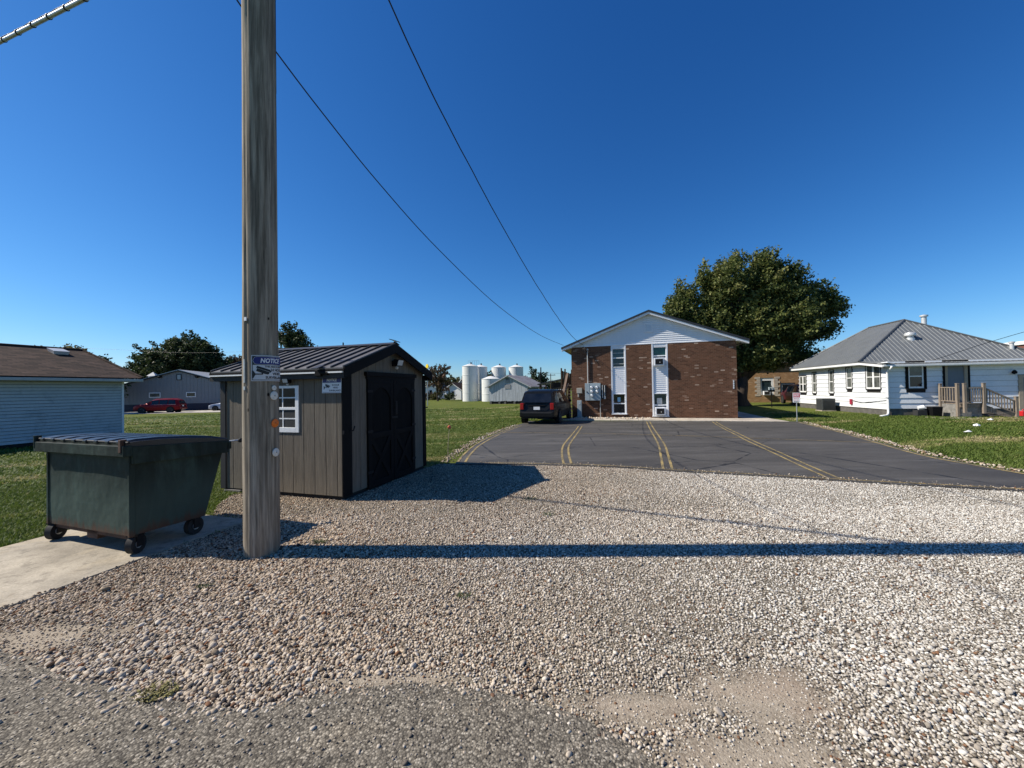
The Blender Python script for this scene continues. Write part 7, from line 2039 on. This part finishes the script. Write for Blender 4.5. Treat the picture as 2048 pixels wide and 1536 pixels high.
# ------------------------------------------------------------------ trees
def tree(name, label, base, h, blobs, trunk_r, mat, nleaf, leaf, group=None, sway=(0, 0, 0.3), trunk_h=None, limbs=7, seed=1, clump=0.75, per=70, limb_from=0.45):
    """blobs: (cx, cy, cz, rx, ry, rz) relative to the base; clumps of leaf-sized faces spread through them"""
    r_ = np.random.default_rng(seed); rnd = random.Random(seed)
    t = thing(name, label, 'tree', (base[0], base[1], gz(base[0], base[1])), 0, group)
    th = trunk_h or h * 0.3
    tops = []
    mb = MB()
    k = 9
    pts = [(trunk_r * 0.25 * math.sin(i * 0.7 + seed), trunk_r * 0.25 * math.cos(i * 0.9), -0.15 + (th + 0.15) * i / k) for i in range(k + 1)]
    rad = [trunk_r * (1.45 - 0.6 * min(1, i * 0.45)) * (1 - 0.25 * i / k) for i in range(k + 1)]
    mb.tube(pts, rad, 12)
    top = Vector(pts[-1])
    for i in range(limbs):
        b = blobs[i % len(blobs)]
        end = Vector((b[0] + rnd.uniform(-.6, .6) * b[3], b[1] + rnd.uniform(-.6, .6) * b[4], b[2] + rnd.uniform(-0.3, 0.6) * b[5]))
        s = Vector(pts[-1 - (i % 4)]); m1 = s.lerp(end, 0.35) + Vector((rnd.uniform(-.3, .3), rnd.uniform(-.3, .3), 0.4)); m2 = s.lerp(end, 0.7) + Vector((rnd.uniform(-.3, .3), rnd.uniform(-.3, .3), 0.3))
        mb.tube([s, m1, m2, end], [trunk_r * 0.55, trunk_r * 0.38, trunk_r * 0.22, trunk_r * 0.06], 7)
        for q in range(3):
            e2 = m2 + Vector((rnd.uniform(-1, 1) * b[3] * 0.6, rnd.uniform(-1, 1) * b[4] * 0.6, rnd.uniform(-0.1, 0.7) * b[5])); mb.tube([m1.lerp(m2, 0.3 + 0.3 * q), e2], [trunk_r * 0.18, trunk_r * 0.03], 5)
    mb.build('trunk', MAT['bark'], t, smooth=True)
    vol = np.array([b[3] * b[4] * b[5] for b in blobs]) ** (2 / 3); vol /= vol.sum()
    nc = max(8, nleaf // per)
    which = r_.choice(len(blobs), nc, p=vol); B = np.array(blobs)[which]
    d = r_.normal(size=(nc, 3)); d /= np.linalg.norm(d, axis=1)[:, None]
    rad = r_.uniform(0.25, 1.0, nc) ** 0.45 * (1 + 0.16 * r_.normal(size=nc))
    cc = B[:, :3] + d * B[:, 3:] * rad[:, None]
    out = d + np.array(sway); out /= np.linalg.norm(out, axis=1)[:, None]
    ci = r_.integers(0, nc, nleaf)
    # leaves string out along each clump's own spray direction
    a = r_.normal(size=(nleaf, 3)) * clump * 0.34
    s = r_.uniform(-0.7, 1.5, nleaf) * clump
    P = cc[ci] + a * (1.0 - 0.35 * np.clip(s / clump, 0, 1))[:, None] + out[ci] * s[:, None]
    P[:, 2] -= 0.10 * (s / clump) ** 2 * clump
    n = r_.normal(size=(nleaf, 3)); n[:, 2] += 0.5; n /= np.linalg.norm(n, axis=1)[:, None]
    u = np.cross(n, r_.normal(size=(nleaf, 3))); u /= np.linalg.norm(u, axis=1)[:, None]; v = np.cross(n, u)
    sz = leaf * r_.uniform(0.6, 1.3, nleaf)[:, None]
    V = np.stack([P - u * sz * 0.9, P - v * sz * 0.55 + n * sz * 0.1, P + u * sz * 1.0 - n * sz * 0.15, P + v * sz * 0.55 + n * sz * 0.1], 1).reshape(-1, 3)
    me = bpy.data.meshes.new('crown')
    me.vertices.add(nleaf * 4); me.vertices.foreach_set('co', V.astype(np.float32).ravel())
    me.loops.add(nleaf * 4); me.loops.foreach_set('vertex_index', np.arange(nleaf * 4, dtype=np.int32))
    me.polygons.add(nleaf); me.polygons.foreach_set('loop_start', np.arange(0, nleaf * 4, 4, dtype=np.int32)); me.polygons.foreach_set('loop_total', np.full(nleaf, 4, np.int32))
    me.update(calc_edges=True)
    ct = r_.normal(0.5, 0.17, nc)
    tt = np.clip(ct[ci] + r_.normal(0, 0.14, nleaf), 0, 1)
    at = me.attributes.new('tint', 'FLOAT', 'POINT'); at.data.foreach_set('value', np.repeat(tt, 4).astype(np.float32))
    me.materials.append(MAT[mat])
    o = bpy.data.objects.new('crown', me); COL.objects.link(o); o.parent = t
    return t
# the big maple between the brick building and the white house
tree('maple_tree', 'large dark green maple towering behind the brick building', (20.05, 33.6), 13.7,
     [(-4.8, 0.2, 8.5, 1.0, 1.2, 1.5), (-6.1, 0.2, 7.9, 0.6, 0.8, 0.6), (-5.0, 0, 10.1, 0.3, 0.4, 0.5), (-3.2, 0, 11.3, 0.25, 0.4, 0.8), (-1.7, 0, 10.2, 1.2, 1.8, 1.8), (-0.8, 0, 12.2, 0.45, 0.7, 0.8), (2.3, 0.2, 10.2, 1.7, 2.2, 1.8), (1.9, 0, 12.2, 0.7, 0.9, 0.7), (3.7, 0, 11.6, 0.5, 0.8, 0.8), (5.2, 0, 10.4, 0.6, 1.1, 1.0), (7.1, 0.3, 8.5, 1.0, 1.3, 0.8), (8.7, 0.3, 8.4, 0.35, 0.6, 0.4), (7.2, 0.2, 9.8, 0.3, 0.5, 0.5), (6.6, 0.2, 6.4, 1.0, 1.3, 0.6), (4.9, -0.4, 4.4, 0.8, 1.0, 0.5), (0.4, 0, 7.4, 2.2, 2.6, 2.1), (3.4, -0.4, 6.7, 1.9, 2.4, 1.7), (-2.7, 0.2, 7.0, 1.6, 2.0, 1.3), (4.9, 0, 8.4, 0.9, 1.6, 1.0), (0.3, -0.4, 4.2, 1.3, 1.8, 1.0), (2.2, 0, 4.2, 1.3, 1.8, 0.8)],
     0.62, 'leaf', 110000, 0.135, None, (0.8, 0, 0.9), 3.4, 24, 3, 0.68, 75)
tree('round_tree', 'dense round dark green tree behind the grey metal building', (-61.5, 71), 13.6,
     [(0.3, 0, 8.0, 5.2, 5, 3.6), (1.6, 0, 10.3, 3.0, 3.4, 2.3), (-4.2, 0, 6.6, 2.8, 3.4, 2.4), (4.4, 0, 8.0, 2.2, 3.4, 2.6)], 0.5, 'leaf_dark', 34000, 0.27, None, (0.1, 0, 0.3), 4.5, 8, 5, 1.0, 70)
tree('leafy_tree', 'upright green tree rising behind the shed roof', (-34.3, 60), 12.9, [(0, 0, 8.4, 2.3, 2.3, 3.2), (-0.3, 0, 11.3, 1.0, 1.2, 1.5), (1.4, 0, 9.8, 1.0, 1.2, 1.3)], 0.3, 'leaf_dark', 9000, 0.2, None, (0.2, 0, 0.6), 4.5, 6, 6, 0.7, 60)
tree('golden_tree', 'yellow autumn tree between the dark tree and the pole', (-55.8, 73.5), 7.9, [(0, 0, 5.4, 1.5, 1.6, 2.3), (0.5, 0, 3.6, 1.6, 1.6, 1.6)], 0.2, 'leaf_gold', 5200, 0.23, None, (0, 0, 0.4), 2.6, 5, 7, 0.7, 60)
tree('autumn_tree', 'rust-coloured tree just left of the utility pole', (-58.0, 82), 10.2, [(0, 0, 7.2, 3.0, 2.5, 2.5), (3.0, 0, 6.8, 2.3, 2.4, 2.2)], 0.25, 'leaf_rust', 6500, 0.24, None, (0.1, 0, 0.5), 3.2, 6, 8, 0.8, 60)
tree('grey_green_tree', 'thin grey-green tree peeking out left of the utility pole', (-52.5, 78), 11.0, [(0, 0, 8.3, 1.7, 1.8, 2.5)], 0.2, 'leaf_olive', 2800, 0.22, None, (0.1, 0, 0.8), 3.5, 5, 9, 0.8, 50)
tree('olive_tree', 'olive tree behind the left part of the garage roof', (-58.5, 50), 8.3, [(0, 0, 5.9, 3.2, 3, 2.3), (-3, 0, 5.4, 2.2, 2, 1.6)], 0.3, 'leaf_olive', 8000, 0.2, None, (0, 0, 0.4), 2.6, 6, 10, 0.8, 60)
tree('olive_tree', 'greener tree sloping down behind the right end of the garage roof', (-54.6, 50), 7.3, [(0, 0, 5.0, 2.0, 2.2, 1.9), (1.6, 0, 3.8, 1.0, 1.4, 1.2)], 0.3, 'leaf_dark', 7000, 0.19, None, (0, 0, 0.4), 2.2, 6, 12, 0.8, 60)
tree('olive_tree', 'pale sparse tree between garage roof and grey building', (-66.5, 70), 7.5, [(0, 0, 5.2, 1.8, 2, 1.8)], 0.2, 'leaf_olive', 1500, 0.2, None, (0, 0, 0.5), 2.6, 5, 13, 0.8, 40)
tree('autumn_tree', 'small reddish tree leaning right beyond the shed corner', (-16.3, 84), 8.0, [(-0.6, 0, 5.2, 1.9, 1.8, 1.9), (0.8, 0, 4.2, 1.9, 1.8, 1.8), (1.3, 0, 6.8, 0.7, 0.8, 0.9)], 0.2, 'leaf_rust', 3600, 0.22, None, (0.3, 0, 0.6), 2.5, 6, 14, 0.7, 50)
for (x, y, h, mt, lab, sd_) in ((-18.5, 124, 7.0, 'leaf_olive', 'low olive tree left of the tall silo', 15), (-13.4, 128, 8.2, 'leaf_dark', 'dark tree just behind the tall silo on its left', 16), (-7.2, 112, 7.4, 'leaf_dark', 'dark tree in the gap between the silos', 17), (6.6, 112, 8.6, 'leaf_dark', 'dark tree behind the barn roof, right of the silos', 18), (9.4, 125, 5.0, 'leaf_dark', 'low dark tree right of the barn behind the poles', 19)):
    tree('distant_tree', lab, (x, y), h, [(0, 0, h * 0.62, h * 0.36, h * 0.36, h * 0.34), (h * 0.2, 0, h * 0.45, h * 0.3, h * 0.3, h * 0.25)], 0.2, mt, 3200, 0.3, 'distant trees beyond the lawn', (0, 0, 0.3), h * 0.3, 5, sd_, 0.8, 50)
for (x, y, r, mt, lab, sd_) in ((-20.6, 96, 1.3, 'leaf_rust', 'reddish bush before the pale blue house', 31), (-18.6, 94, 1.2, 'leaf_olive', 'olive bush left of the white outbuilding', 32), (-22.6, 92, 1.1, 'leaf_dark', 'dark bush by the shed corner far across the lawn', 33), (-14.9, 92.5, 1.0, 'leaf_dark', 'dark bush against the white outbuilding', 34)):
    tree('bush', lab, (x, y), r * 1.6, [(0, 0, r * 0.75, r * 1.2, r, r * 0.7)], 0.05, mt, 1100, 0.2, 'bushes at the far lawn edge', (0, 0, 0.2), 0.4, 4, sd_, 0.4, 30)
# closing wood far off
def far_wood():
    n = 16000; a = rng.uniform(-1.15, 1.15, n); d = rng.uniform(230, 270, n)
    x = d * np.sin(a) * 1.3; y = d * np.cos(a) + 40
    z = gzv(x, y) + rng.random(n) ** 0.8 * (5.0 + 4.0 * vnoise(x, y, 0.05, 3))
    P = np.stack([x, y, z], 1)
    rots = rng.uniform(0, 6.28, (n, 3)); s = rng.uniform(0.8, 1.6, n)
    me = bpy.data.meshes.new('leafspray'); r_ = random.Random(3); v = []; f = []
    for i in range(12):
        c = Vector((r_.gauss(0, .5), r_.gauss(0, .5), r_.gauss(0, .4))); k = len(v)
        q = [Vector((r_.uniform(-.4, .4), r_.uniform(-.4, .4), r_.uniform(-.4, .4))) for _ in range(3)]
        v += [tuple(c + w_) for w_ in q]; f.append((k, k + 1, k + 2))
    me.from_pydata(v, [], f)
    m = NT('far_wood'); m.done(m.ramp(m.attr('tint', 'INSTANCER'), [(0, (0.02, 0.03, 0.014)), (1, (0.07, 0.08, 0.03))]), 0.8, None, 0, 0.2)
    o = scatter('far_wood', P, rots, np.stack([s] * 3, 1), [me], m.m, {'tint': rng.random(n)})
    tag(o, 'distant belt of trees along the horizon', 'wood')
far_wood()
